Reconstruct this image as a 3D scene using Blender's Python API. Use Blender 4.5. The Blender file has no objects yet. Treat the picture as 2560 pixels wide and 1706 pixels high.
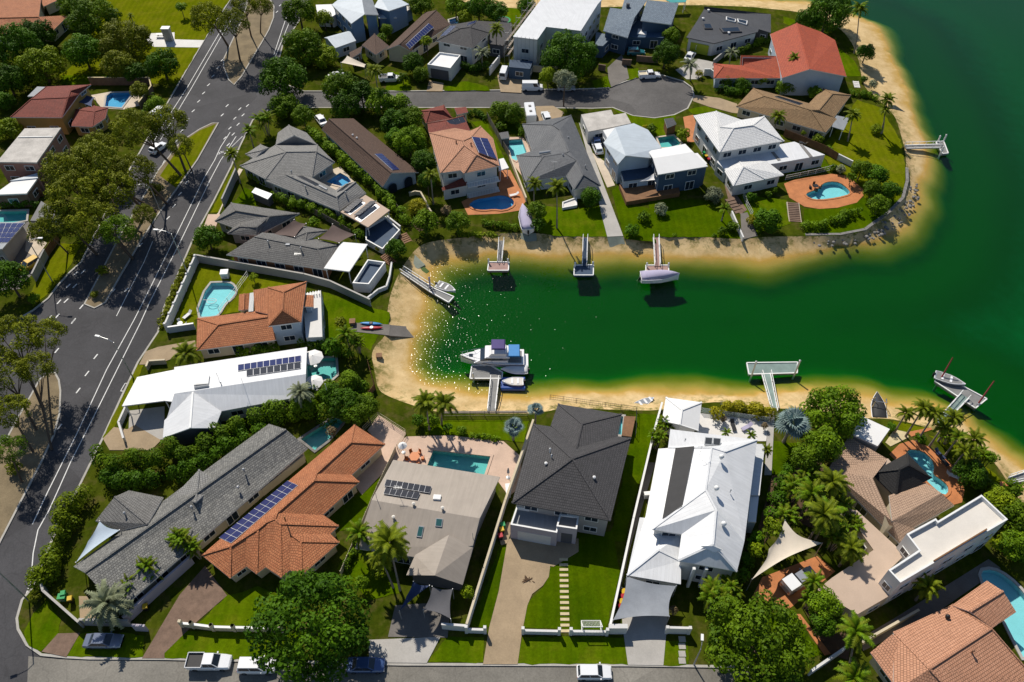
import bpy, bmesh, math, random
import numpy as np
from mathutils import Vector, Matrix
from mathutils.geometry import delaunay_2d_cdt, tessellate_polygon

# ------------------------------------------------------------------ camera, sky, sun, exposure
scn = bpy.context.scene
COL = scn.collection
CAM_H, CAM_P, CAM_F = 100.0, math.radians(47.9), 1991.0       # height, pitch below horizon, focal length in photo pixels
cam = bpy.data.cameras.new('camera')
cam.sensor_width = 36.0
cam.lens = 36.0 * CAM_F / 2560.0
cam.clip_start, cam.clip_end = 1.0, 3000.0
camo = bpy.data.objects.new('camera', cam)
COL.objects.link(camo)
camo.location = (0, 0, CAM_H)
camo.rotation_euler = (math.pi / 2 - CAM_P, 0, 0)
scn.camera = camo

SUN_EL, SUN_AZ = math.radians(47), math.radians(-25)            # azimuth from +Y, negative = left
to_sun = Vector((math.sin(SUN_AZ) * math.cos(SUN_EL), math.cos(SUN_AZ) * math.cos(SUN_EL), math.sin(SUN_EL)))
world = bpy.data.worlds.new('World')
scn.world = world
world.use_nodes = True
wn = world.node_tree
bg = wn.nodes['Background']
sky = wn.nodes.new('ShaderNodeTexSky')
sky.sky_type = 'NISHITA'
sky.sun_disc = False
sky.sun_elevation = SUN_EL
sky.sun_rotation = SUN_AZ
wn.links.new(sky.outputs[0], bg.inputs[0])
sky.dust_density = 0.4
sky.ozone_density = 2.5
bg.inputs[1].default_value = 0.085
sl = bpy.data.lights.new('sun', 'SUN')
sl.energy = 5.0
sl.angle = math.radians(0.5)
sl.color = (1.0, 0.93, 0.82)
so = bpy.data.objects.new('sun', sl)
COL.objects.link(so)
so.rotation_euler = to_sun.to_track_quat('Z', 'Y').to_euler()
vs = scn.view_settings
vs.view_transform, vs.look, vs.exposure, vs.gamma = 'Standard', 'None', 0.0, 1.0
vs.use_curve_mapping = False
scn.cycles.use_denoising = True
scn.cycles.max_bounces = 6
scn.cycles.diffuse_bounces = 2
scn.cycles.glossy_bounces = 3
scn.cycles.transmission_bounces = 3
scn.cycles.transparent_max_bounces = 10
scn.cycles.volume_bounces = 0
scn.cycles.sample_clamp_indirect = 4.0
scn.cycles.sample_clamp_direct = 5.0
random.seed(7)

# ------------------------------------------------------------------ survey helpers: a place on the plan from its bearing and height
FW = Vector((0, math.cos(CAM_P), -math.sin(CAM_P)))
UP = Vector((0, math.sin(CAM_P), math.cos(CAM_P)))
EYE = Vector((0, 0, CAM_H))
TILES = {'A': (0, 0, 3.647), 'B': (640, 0, 3.647), 'C': (1280, 0, 3.647), 'D': (1920, 0, 3.647), 'E': (0, 400, 3.647),
         'F': (560, 280, 3.647), 'G': (1000, 250, 3.647), 'I': (1640, 180, 3.267), 'J': (0, 800, 3.647), 'K': (400, 640, 3.647),
         'L': (900, 580, 2.736), 'M': (1800, 860, 3.075), 'N': (0, 1230, 3.294), 'O': (480, 980, 2.941), 'Q': (1100, 980, 2.674),
         'R': (1000, 1300, 3.361), 'S': (1660, 1230, 2.614), 'W': (0, 0, 0.919), 'P': (0, 0, 1.0)}


def ray(u, v):
    return FW + Vector((1, 0, 0)) * ((u - 1280) / CAM_F) - UP * ((v - 853) / CAM_F)


def at(u, v, z=0.0):
    d = ray(u, v)
    return EYE + d * ((z - CAM_H) / d.z)


def tp(t, x, y):
    a, b, s = TILES[t]
    return a + x / s, b + y / s


def on_plane(t, x, y, pl):
    d = ray(*tp(t, x, y))
    p0, n = pl
    return EYE + d * ((p0 - EYE).dot(n) / d.dot(n))


def plane(a, b, c):
    n = (b - a).cross(c - a).normalized()
    return (a, n if n.z > 0 else -n)


def T(spec, z=0.0, t=None):
    """'K:340,565 980,555,4 ...' -> plan points; a tile letter holds until the next one"""
    out = []
    for tok in spec.split():
        if ':' in tok:
            t, tok = tok.split(':')
        c = [float(q) for q in tok.split(',')]
        out.append(at(*tp(t, c[0], c[1]), c[2] if len(c) > 2 else z))
    return out


def lerp(a, b, t):
    return a + (b - a) * t


# ------------------------------------------------------------------ materials
MATS = {}


def newmat(name):
    m = bpy.data.materials.new(name)
    m.use_nodes = True
    MATS[name] = m
    return m, m.node_tree, m.node_tree.nodes['Principled BSDF']


def N(nt, kind, **kw):
    n = nt.nodes.new('ShaderNode' + kind)
    for k, v in kw.items():
        setattr(n, k, v)
    return n


def ramp(nt, fac, c0, c1, p0=0.3, p1=0.7):
    r = N(nt, 'ValToRGB')
    r.color_ramp.elements[0].position, r.color_ramp.elements[1].position = p0, p1
    r.color_ramp.elements[0].color, r.color_ramp.elements[1].color = (*c0, 1), (*c1, 1)
    nt.links.new(fac, r.inputs[0])
    return r.outputs[0]


def mixc(nt, fac, a, b, mode='MIX'):
    m = N(nt, 'MixRGB', blend_type=mode)
    for s, v in ((0, fac), (1, a), (2, b)):
        if hasattr(v, 'is_output'):
            nt.links.new(v, m.inputs[s])
        elif s == 0:
            m.inputs[0].default_value = v
        else:
            m.inputs[s].default_value = (*v, 1)
    return m.outputs[0]


def coords(nt, which='Object'):
    return N(nt, 'TexCoord').outputs[which]


def noise(nt, vec, scale, detail=4, rough=0.6):
    n = N(nt, 'TexNoise')
    n.inputs['Scale'].default_value, n.inputs['Detail'].default_value, n.inputs['Roughness'].default_value = scale, detail, rough
    nt.links.new(vec, n.inputs['Vector'])
    return n.outputs['Fac']


def bump(nt, h, b, strength=0.4, dist=0.05):
    n = N(nt, 'Bump')
    n.inputs['Strength'].default_value, n.inputs['Distance'].default_value = strength, dist
    nt.links.new(h, n.inputs['Height'])
    nt.links.new(n.outputs[0], b.inputs['Normal'])


def plain(name, col, rough=0.7, var=0.25, scale=0.6, spec=0.3, metal=0.0, fine=6.0):
    """painted / rendered / concrete surfaces: one colour with large stains and fine grain"""
    m, nt, b = newmat(name)
    co = N(nt, 'NewGeometry').outputs['Position']
    a = noise(nt, co, scale, 5)
    g = noise(nt, co, fine, 3)
    lo = tuple(c * (1 - var) for c in col)
    hi = tuple(min(0.95, c * (1 + var * 0.45)) for c in col)
    c = ramp(nt, a, lo, hi, 0.32, 0.66)
    c = mixc(nt, 0.35, c, ramp(nt, g, lo, hi, 0.35, 0.65))
    nt.links.new(c, b.inputs['Base Color'])
    b.inputs['Roughness'].default_value = rough
    b.inputs['Specular IOR Level'].default_value = spec
    b.inputs['Metallic'].default_value = metal
    return m


def tiled(name, col, col2, rough=0.8, depth=0.9, course=0.34, wid=0.30, moss=0.3, mosscol=(0.05, 0.045, 0.035)):
    """tiled roof: courses across the slope, staggered tiles, weathering; UV is metres along eave / up the slope"""
    m, nt, b = newmat(name)
    uv = coords(nt, 'UV')
    br = N(nt, 'TexBrick')
    br.inputs['Scale'].default_value = 1.0
    br.inputs['Brick Width'].default_value, br.inputs['Row Height'].default_value = wid, course
    br.inputs['Mortar Size'].default_value = 0.03
    br.inputs['Mortar Smooth'].default_value = 0.6
    br.inputs['Color1'].default_value, br.inputs['Color2'].default_value = (*col, 1), (*col2, 1)
    br.inputs['Mortar'].default_value = (*(c * 0.45 for c in col), 1)
    nt.links.new(uv, br.inputs['Vector'])
    pos = N(nt, 'NewGeometry').outputs['Position']
    w = noise(nt, pos, 0.55, 6, 0.65)
    w2 = noise(nt, pos, 3.5, 4, 0.7)
    c = mixc(nt, ramp(nt, w, (0, 0, 0), (moss, moss, moss), 0.48, 0.75), br.outputs['Color'], mosscol)
    c = mixc(nt, 0.5, c, ramp(nt, w2, (0.62, 0.62, 0.62), (1.25, 1.25, 1.25), 0.3, 0.7), 'MULTIPLY')
    nt.links.new(c, b.inputs['Base Color'])
    b.inputs['Roughness'].default_value = rough
    b.inputs['Specular IOR Level'].default_value = 0.25
    # each course is a sloping step
    sx = N(nt, 'SeparateXYZ')
    nt.links.new(uv, sx.inputs[0])
    q = N(nt, 'Math', operation='DIVIDE')
    q.inputs[1].default_value = course
    nt.links.new(sx.outputs[1], q.inputs[0])
    fr = N(nt, 'Math', operation='FRACT')
    nt.links.new(q.outputs[0], fr.inputs[0])
    inv = N(nt, 'Math', operation='SUBTRACT')
    inv.inputs[0].default_value = 1.0
    nt.links.new(fr.outputs[0], inv.inputs[1])
    ad = N(nt, 'Math', operation='MULTIPLY_ADD')
    ad.inputs[1].default_value = -0.6
    nt.links.new(br.outputs['Fac'], ad.inputs[0])
    nt.links.new(inv.outputs[0], ad.inputs[2])
    bump(nt, ad.outputs[0], b, depth, 0.06)
    return m


def ribbed(name, col, rough=0.45, pitch=0.25, metal=0.0, stain=0.12, depth=0.5, wide=0.12):
    """sheet-metal roofing: ribs run down the slope"""
    m, nt, b = newmat(name)
    uv = coords(nt, 'UV')
    sx = N(nt, 'SeparateXYZ')
    nt.links.new(uv, sx.inputs[0])
    q = N(nt, 'Math', operation='DIVIDE')
    q.inputs[1].default_value = pitch
    nt.links.new(sx.outputs[0], q.inputs[0])
    fr = N(nt, 'Math', operation='FRACT')
    nt.links.new(q.outputs[0], fr.inputs[0])
    rb = N(nt, 'Math', operation='LESS_THAN')
    rb.inputs[1].default_value = wide / pitch
    nt.links.new(fr.outputs[0], rb.inputs[0])
    pos = N(nt, 'NewGeometry').outputs['Position']
    w = noise(nt, pos, 0.5, 6, 0.65)
    c = ramp(nt, w, tuple(k * (1 - stain) for k in col), col, 0.3, 0.6)
    mp = N(nt, 'Mapping')
    mp.inputs['Scale'].default_value = (2.2, 0.16, 1)
    nt.links.new(uv, mp.inputs[0])
    c = mixc(nt, 0.45, c, ramp(nt, noise(nt, mp.outputs[0], 1.0, 5), (1 - stain * 2.2,) * 3, (1, 1, 1), .3, .6), 'MULTIPLY')
    c = mixc(nt, rb.outputs[0], c, tuple(k * 0.88 for k in col))
    nt.links.new(c, b.inputs['Base Color'])
    b.inputs['Roughness'].default_value = rough
    b.inputs['Metallic'].default_value = metal
    b.inputs['Specular IOR Level'].default_value = 0.3
    bump(nt, rb.outputs[0], b, depth, 0.03)
    return m


def glossy(name, col, rough=0.12, spec=0.5, metal=0.0, coat=0.0):
    m, nt, b = newmat(name)
    b.inputs['Base Color'].default_value = (*col, 1)
    b.inputs['Roughness'].default_value = rough
    b.inputs['Specular IOR Level'].default_value = spec
    b.inputs['Metallic'].default_value = metal
    b.inputs['Coat Weight'].default_value = coat
    return m


def grassy(name, lo, hi, dry, amount=0.25, scale=0.18):
    m, nt, b = newmat(name)
    pos = N(nt, 'NewGeometry').outputs['Position']
    a = noise(nt, pos, scale, 6, 0.65)
    f = noise(nt, pos, 2.6, 5, 0.75)
    d = noise(nt, pos, scale * 1.9, 5, 0.6)
    wv = N(nt, 'TexWave')
    wv.inputs['Scale'].default_value = 0.22
    wv.inputs['Distortion'].default_value = 3.0
    wv.inputs['Detail Scale'].default_value = 0.4
    nt.links.new(pos, wv.inputs['Vector'])
    c = ramp(nt, a, lo, hi, 0.35, 0.65)
    c = mixc(nt, 0.22, c, ramp(nt, wv.outputs['Fac'], (.7, .7, .7), (1.2, 1.2, 1.2), .2, .8), 'MULTIPLY')
    c = mixc(nt, ramp(nt, d, (0, 0, 0), (amount * 2, amount * 2, amount * 2), 0.5, 0.8), c, dry)
    c = mixc(nt, 0.55, c, ramp(nt, f, (0.55, 0.55, 0.55), (1.35, 1.35, 1.35), 0.3, 0.7), 'MULTIPLY')
    nt.links.new(c, b.inputs['Base Color'])
    b.inputs['Roughness'].default_value = 1.0
    b.inputs['Specular IOR Level'].default_value = 0.0
    bump(nt, noise(nt, pos, 7.0, 3), b, 0.5, 0.08)
    return m


def leafy(name, lo, hi, trans=0.25, spread=0.5):
    """foliage: every leaf face gets its own shade, every plant its own tint"""
    m, nt, b = newmat(name)
    at_ = N(nt, 'Attribute', attribute_name='shade')
    oi = N(nt, 'ObjectInfo')
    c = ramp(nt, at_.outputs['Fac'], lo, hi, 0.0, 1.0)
    k = N(nt, 'Math', operation='MULTIPLY_ADD')
    k.inputs[1].default_value, k.inputs[2].default_value = spread, 1 - spread / 2
    nt.links.new(oi.outputs['Random'], k.inputs[0])
    cc = N(nt, 'CombineColor')
    for i in range(3):
        nt.links.new(k.outputs[0], cc.inputs[i])
    c = mixc(nt, 1.0, c, cc.outputs[0], 'MULTIPLY')
    nt.links.new(c, b.inputs['Base Color'])
    b.inputs['Roughness'].default_value = 0.6
    b.inputs['Specular IOR Level'].default_value = 0.12
    tr = N(nt, 'BsdfTranslucent')
    nt.links.new(c, tr.inputs[0])
    mx = N(nt, 'MixShader')
    mx.inputs[0].default_value = trans
    nt.links.new(b.outputs[0], mx.inputs[1])
    nt.links.new(tr.outputs[0], mx.inputs[2])
    nt.links.new(mx.outputs[0], nt.nodes['Material Output'].inputs['Surface'])
    return m


def watery(name, sigma, wave=0.35, scale=0.9, dist=0.05, rough=0.03, detail=3):
    """clear surface over a body that absorbs: the bed shows where it is shallow"""
    m, nt, b = newmat(name)
    nt.nodes.remove(b)
    out = nt.nodes['Material Output']
    pos = N(nt, 'NewGeometry').outputs['Position']
    n1 = noise(nt, pos, scale, detail, 0.6)
    bp = N(nt, 'Bump')
    bp.inputs['Strength'].default_value, bp.inputs['Distance'].default_value = wave, dist
    nt.links.new(n1, bp.inputs['Height'])
    fr = N(nt, 'Fresnel')
    fr.inputs['IOR'].default_value = 1.33
    ge = N(nt, 'NewGeometry')
    om = N(nt, 'Math', operation='SUBTRACT')
    om.inputs[0].default_value = 1.0
    nt.links.new(ge.outputs['Backfacing'], om.inputs[1])
    fm = N(nt, 'Math', operation='MULTIPLY')
    nt.links.new(fr.outputs[0], fm.inputs[0])
    nt.links.new(om.outputs[0], fm.inputs[1])
    gl = N(nt, 'BsdfGlossy')
    gl.inputs['Roughness'].default_value = rough
    nt.links.new(bp.outputs[0], gl.inputs['Normal'])
    tr = N(nt, 'BsdfTransparent')
    mx = N(nt, 'MixShader')
    nt.links.new(fm.outputs[0], mx.inputs[0])
    nt.links.new(tr.outputs[0], mx.inputs[1])
    nt.links.new(gl.outputs[0], mx.inputs[2])
    nt.links.new(mx.outputs[0], out.inputs['Surface'])
    va = N(nt, 'VolumeAbsorption')
    d = max(sigma)
    va.inputs['Density'].default_value = d
    va.inputs['Color'].default_value = (*(1 - s / d for s in sigma), 1)
    nt.links.new(va.outputs[0], out.inputs['Volume'])
    return m


def bitumen(name, col):
    m, nt, b = newmat(name)
    pos = N(nt, 'NewGeometry').outputs['Position']
    v = N(nt, 'TexVoronoi')
    v.inputs['Scale'].default_value = 0.07
    nt.links.new(pos, v.inputs['Vector'])
    e = N(nt, 'TexVoronoi', feature='DISTANCE_TO_EDGE')
    e.inputs['Scale'].default_value = 0.16
    wv = N(nt, 'MixRGB', blend_type='ADD')
    wv.inputs[0].default_value = 1.0
    nz = N(nt, 'TexNoise')
    nz.inputs['Scale'].default_value = 0.8
    nt.links.new(pos, nz.inputs['Vector'])
    nt.links.new(pos, wv.inputs[1])
    nt.links.new(nz.outputs['Color'], wv.inputs[2])
    nt.links.new(wv.outputs[0], e.inputs['Vector'])
    g = lambda k: tuple(c * k for c in col)
    c = ramp(nt, noise(nt, pos, 0.09, 6, 0.7), g(.78), g(1.2), 0.35, 0.65)
    c = mixc(nt, 0.6, c, ramp(nt, v.outputs['Color'], (.8, .8, .8), (1.2, 1.2, 1.2), 0.2, 0.8), 'MULTIPLY')
    c = mixc(nt, 0.5, c, ramp(nt, noise(nt, pos, 5.0, 3), (.7, .7, .7), (1.3, 1.3, 1.3), .3, .7), 'MULTIPLY')
    c = mixc(nt, ramp(nt, e.outputs['Distance'], (.3, .3, .3), (0, 0, 0), 0.0, 0.012), c, g(.4))
    nt.links.new(c, b.inputs['Base Color'])
    b.inputs['Roughness'].default_value = 0.85
    b.inputs['Specular IOR Level'].default_value = 0.25


bitumen('asphalt', (0.060, 0.059, 0.063))
bitumen('asphalt_old', (0.20, 0.187, 0.162))
bitumen('asphalt_mid', (0.105, 0.10, 0.097))
plain('concrete', (0.36, 0.27, 0.17), 0.85, 0.28, 0.3)
plain('concrete_pale', (0.42, 0.40, 0.37), 0.85, 0.2, 0.3)
plain('concrete_dark', (0.17, 0.155, 0.14), 0.85, 0.3, 0.3)
plain('concrete_green', (0.28, 0.31, 0.25), 0.85, 0.3, 0.4)
plain('paving_pink', (0.58, 0.42, 0.32), 0.8, 0.2, 0.4)
plain('paving_terracotta', (0.50, 0.19, 0.07), 0.75, 0.3, 0.5)
plain('paving_cream', (0.58, 0.49, 0.38), 0.8, 0.2, 0.4)
plain('paving_white', (0.68, 0.66, 0.63), 0.8, 0.12, 0.4)
plain('brick_brown', (0.19, 0.125, 0.09), 0.85, 0.35, 0.9)
plain('brick_orange', (0.36, 0.16, 0.07), 0.85, 0.25, 0.9)
plain('brick_pink', (0.36, 0.19, 0.15), 0.85, 0.25, 0.9)
plain('dirt', (0.20, 0.13, 0.08), 0.95, 0.4, 0.5)
plain('mulch', (0.10, 0.06, 0.035), 0.95, 0.4, 0.8)
plain('median_soil', (0.22, 0.17, 0.10), 0.95, 0.45, 0.35)
plain('white_line', (0.72, 0.72, 0.70), 0.7, 0.2, 1.5)
plain('kerb', (0.42, 0.40, 0.36), 0.85, 0.25, 0.5)
plain('wall_white', (0.64, 0.635, 0.62), 0.75, 0.14, 0.3)
plain('wall_cream', (0.58, 0.50, 0.36), 0.8, 0.15, 0.3)
plain('wall_grey', (0.34, 0.33, 0.32), 0.8, 0.2, 0.3)
plain('wall_dark', (0.10, 0.10, 0.11), 0.8, 0.2, 0.3)
plain('wall_blue', (0.13, 0.22, 0.36), 0.75, 0.15, 0.3)
plain('wall_pale_blue', (0.42, 0.50, 0.58), 0.75, 0.15, 0.3)
plain('wall_navy', (0.05, 0.09, 0.15), 0.75, 0.15, 0.3)
plain('wall_mustard', (0.42, 0.27, 0.08), 0.8, 0.2, 0.3)
plain('wall_lilac', (0.42, 0.38, 0.42), 0.8, 0.15, 0.3)
plain('fascia', (0.62, 0.61, 0.59), 0.6, 0.1, 0.5)
plain('fascia_dark', (0.07, 0.07, 0.075), 0.6, 0.1, 0.5)
plain('fascia_brown', (0.14, 0.08, 0.05), 0.6, 0.1, 0.5)
plain('flat_white', (0.74, 0.74, 0.73), 0.6, 0.07, 0.35)
plain('flat_cream', (0.66, 0.62, 0.56), 0.75, 0.12, 0.3)
plain('flat_beige', (0.50, 0.38, 0.29), 0.8, 0.12, 0.3)
plain('flat_stained', (0.52, 0.49, 0.45), 0.85, 0.35, 0.45)
plain('flat_grey', (0.22, 0.21, 0.20), 0.8, 0.2, 0.3)
plain('deck_wood', (0.22, 0.11, 0.05), 0.7, 0.35, 1.2)
plain('deck_grey', (0.22, 0.22, 0.215), 0.75, 0.25, 0.8)
plain('deck_pink', (0.36, 0.23, 0.20), 0.75, 0.25, 0.8)
plain('deck_green', (0.20, 0.27, 0.25), 0.75, 0.25, 0.8)
plain('deck_navy', (0.04, 0.07, 0.12), 0.7, 0.25, 0.8)
plain('timber_fence', (0.20, 0.10, 0.05), 0.85, 0.35, 1.0)
plain('timber_grey', (0.26, 0.22, 0.18), 0.85, 0.3, 1.0)
plain('white_paint', (0.78, 0.78, 0.76), 0.5, 0.08, 0.8)
plain('black_paint', (0.02, 0.02, 0.022), 0.5, 0.2, 1.0)
plain('galvanised', (0.42, 0.43, 0.44), 0.4, 0.15, 1.0, 0.5, 0.5)
plain('stone', (0.22, 0.21, 0.20), 0.9, 0.4, 1.2)  # base colour darkened to carry the shade on the shore boulders
plain('sandstone', (0.60, 0.50, 0.30), 0.9, 0.2, 1.2)
plain('bark', (0.12, 0.085, 0.06), 0.9, 0.35, 1.2)
plain('bark_pale', (0.30, 0.25, 0.20), 0.9, 0.35, 1.2)
plain('canvas_white', (0.74, 0.73, 0.72), 0.8, 0.08, 0.8)
plain('canvas_cream', (0.66, 0.58, 0.47), 0.8, 0.1, 0.8)
plain('canvas_grey', (0.27, 0.29, 0.32), 0.8, 0.15, 0.8)
plain('canvas_brown', (0.11, 0.075, 0.065), 0.8, 0.15, 0.8)
plain('canvas_navy', (0.04, 0.06, 0.13), 0.8, 0.2, 0.8)
plain('canvas_purple', (0.09, 0.07, 0.20), 0.8, 0.15, 0.8)
plain('canvas_lilac', (0.40, 0.37, 0.50), 0.8, 0.12, 0.8)
plain('turf_mat', (0.09, 0.14, 0.04), 0.95, 0.2, 0.8)
plain('turf_teal', (0.05, 0.30, 0.30), 0.7, 0.15, 0.8)
plain('rubber', (0.015, 0.015, 0.016), 0.8, 0.2, 2.0)
plain('plastic_black', (0.015, 0.015, 0.017), 0.5, 0.2, 2.0)
plain('plastic_red', (0.42, 0.02, 0.03), 0.4, 0.1, 2.0)
plain('sleeve_red', (0.22, 0.035, 0.035), 0.6, 0.3, 1.5)
plain('plastic_yellow', (0.62, 0.40, 0.02), 0.4, 0.1, 2.0)
plain('plastic_green', (0.02, 0.30, 0.09), 0.4, 0.1, 2.0)
plain('plastic_blue', (0.02, 0.20, 0.50), 0.4, 0.1, 2.0)
plain('plastic_orange', (0.55, 0.16, 0.03), 0.45, 0.1, 2.0)
plain('lime', (0.36, 0.42, 0.03), 0.6, 0.1, 0.8)
plain('pool_plaster', (0.36, 0.62, 0.66), 0.7, 0.08, 0.6)
plain('pool_plaster_green', (0.17, 0.46, 0.43), 0.7, 0.1, 0.6)
plain('pool_plaster_blue', (0.10, 0.34, 0.62), 0.7, 0.1, 0.6)
plain('pool_dark', (0.02, 0.06, 0.14), 0.7, 0.1, 0.6)
plain('cover_dark', (0.035, 0.035, 0.037), 0.7, 0.2, 0.9)
ribbed('ribs_white', (0.72, 0.73, 0.74), 0.42, 0.5, 0, 0.10, 0.35, 0.05)
ribbed('ribs_beige', (0.36, 0.31, 0.26), 0.5, 0.5, 0, 0.12, 0.25, 0.05)
ribbed('ribs_pale_blue', (0.52, 0.58, 0.63), 0.45, 0.4, 0, 0.12, 0.3, 0.06)
ribbed('ribs_grey', (0.28, 0.30, 0.32), 0.45, 0.4, 0, 0.15, 0.3, 0.06)
ribbed('ribs_dark', (0.07, 0.072, 0.078), 0.5, 0.4, 0, 0.15, 0.3, 0.06)
tiled('tile_orange', (0.50, 0.20, 0.09), (0.42, 0.15, 0.065), 0.75, 0.9, 0.34, 0.30, 0.35, (0.14, 0.06, 0.035))
tiled('tile_salmon', (0.56, 0.29, 0.18), (0.50, 0.25, 0.15), 0.75, 0.9, 0.36, 0.30, 0.2, (0.2, 0.1, 0.06))
tiled('tile_red', (0.46, 0.10, 0.045), (0.38, 0.075, 0.04), 0.7, 0.5, 0.34, 0.30, 0.35, (0.15, 0.05, 0.035))
tiled('tile_maroon', (0.25, 0.06, 0.04), (0.20, 0.05, 0.035), 0.75, 0.8, 0.36, 0.30, 0.3, (0.06, 0.03, 0.025))
tiled('tile_grey', (0.205, 0.20, 0.19), (0.165, 0.16, 0.155), 0.8, 0.8, 0.36, 0.32, 0.25)
tiled('tile_pale_grey', (0.30, 0.295, 0.28), (0.25, 0.245, 0.235), 0.8, 0.9, 0.36, 0.32, 0.3, (0.13, 0.13, 0.12))
tiled('tile_weathered', (0.27, 0.265, 0.245), (0.16, 0.16, 0.155), 0.85, 1.0, 0.34, 0.30, 0.45, (0.055, 0.055, 0.05))
tiled('tile_charcoal', (0.085, 0.082, 0.085), (0.068, 0.066, 0.068), 0.75, 0.8, 0.36, 0.30, 0.2, (0.03, 0.03, 0.03))
tiled('tile_slate', (0.135, 0.142, 0.152), (0.115, 0.12, 0.13), 0.6, 0.6, 0.36, 0.32, 0.3, (0.22, 0.22, 0.22))
tiled('tile_tan', (0.34, 0.22, 0.115), (0.27, 0.17, 0.09), 0.85, 0.7, 0.34, 0.30, 0.4, (0.15, 0.11, 0.06))
tiled('tile_peach', (0.44, 0.30, 0.21), (0.40, 0.27, 0.19), 0.8, 0.9, 0.38, 0.30, 0.15, (0.2, 0.13, 0.09))
tiled('tile_brown', (0.12, 0.075, 0.055), (0.10, 0.062, 0.047), 0.8, 0.6, 0.36, 0.30, 0.3, (0.06, 0.04, 0.03))
tiled('tile_white', (0.78, 0.78, 0.77), (0.74, 0.74, 0.735), 0.6, 0.6, 0.36, 0.34, 0.1, (0.5, 0.5, 0.5))
tiled('tile_black', (0.03, 0.029, 0.029), (0.024, 0.023, 0.023), 0.7, 0.6, 0.36, 0.30, 0.1, (0.02, 0.02, 0.02))
tiled('shingle_blue', (0.20, 0.25, 0.30), (0.14, 0.18, 0.23), 0.7, 0.8, 0.40, 0.45, 0.25, (0.10, 0.12, 0.15))
glossy('glass', (0.02, 0.03, 0.045), 0.08, 0.6)
glossy('glass_teal', (0.03, 0.10, 0.10), 0.08, 0.6)
glossy('solar_blue', (0.022, 0.028, 0.11), 0.18, 0.5)
glossy('solar_black', (0.02, 0.021, 0.028), 0.22, 0.5)
glossy('solar_frame', (0.62, 0.63, 0.65), 0.35, 0.5, 0.3)
glossy('paint_white', (0.78, 0.79, 0.80), 0.25, 0.5, 0, 0.5)
glossy('paint_silver', (0.40, 0.42, 0.45), 0.3, 0.5, 0.4, 0.5)
glossy('paint_blue_grey', (0.16, 0.19, 0.26), 0.25, 0.5, 0.4, 0.5)
glossy('paint_blue', (0.06, 0.11, 0.26), 0.25, 0.5, 0.3, 0.5)
glossy('paint_teal', (0.03, 0.17, 0.20), 0.25, 0.5, 0.2, 0.5)
glossy('paint_yellow', (0.65, 0.40, 0.03), 0.3, 0.5, 0, 0.5)
glossy('paint_black', (0.015, 0.016, 0.018), 0.25, 0.5, 0, 0.5)
glossy('paint_cream', (0.60, 0.52, 0.36), 0.4, 0.5)
glossy('gelcoat', (0.80, 0.80, 0.80), 0.22, 0.5, 0, 0.3)
glossy('gelcoat_blue', (0.02, 0.07, 0.30), 0.3, 0.5, 0, 0.3)
glossy('light_glass', (0.7, 0.7, 0.68), 0.1, 0.6)
glossy('tail_red', (0.35, 0.01, 0.01), 0.2, 0.5)
glossy('chrome', (0.6, 0.6, 0.62), 0.15, 0.5, 1.0)
grassy('lawn', (0.052, 0.100, 0.001), (0.092, 0.142, 0.002), (0.165, 0.15, 0.012), 0.22)
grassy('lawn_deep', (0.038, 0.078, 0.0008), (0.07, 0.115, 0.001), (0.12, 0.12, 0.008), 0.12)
grassy('lawn_olive', (0.095, 0.122, 0.002), (0.145, 0.160, 0.004), (0.20, 0.165, 0.02), 0.25)
grassy('ground_cover', (0.030, 0.048, 0.003), (0.070, 0.085, 0.007), (0.13, 0.09, 0.04), 0.38, 0.25)
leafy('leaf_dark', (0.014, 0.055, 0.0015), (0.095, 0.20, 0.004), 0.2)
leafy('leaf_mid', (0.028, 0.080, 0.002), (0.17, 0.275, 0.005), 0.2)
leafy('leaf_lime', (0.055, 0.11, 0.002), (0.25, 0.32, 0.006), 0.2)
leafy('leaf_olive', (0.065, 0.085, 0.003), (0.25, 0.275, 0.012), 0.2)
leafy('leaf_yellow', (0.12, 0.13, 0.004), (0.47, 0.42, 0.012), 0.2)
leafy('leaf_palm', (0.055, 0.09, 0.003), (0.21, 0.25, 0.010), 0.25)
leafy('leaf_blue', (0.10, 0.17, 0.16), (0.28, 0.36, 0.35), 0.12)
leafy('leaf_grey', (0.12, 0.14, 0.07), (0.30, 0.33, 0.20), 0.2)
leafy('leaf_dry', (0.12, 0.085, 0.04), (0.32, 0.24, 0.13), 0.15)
watery('canal_water', (0.45, 0.12, 0.30), 1.0, 2.6, 0.08, 0.06, 0)
watery('pool_water', (0.30, 0.02, 0.02), 0.12, 1.5, 0.03, 0.03)


def M(n):
    return MATS[n]


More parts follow.
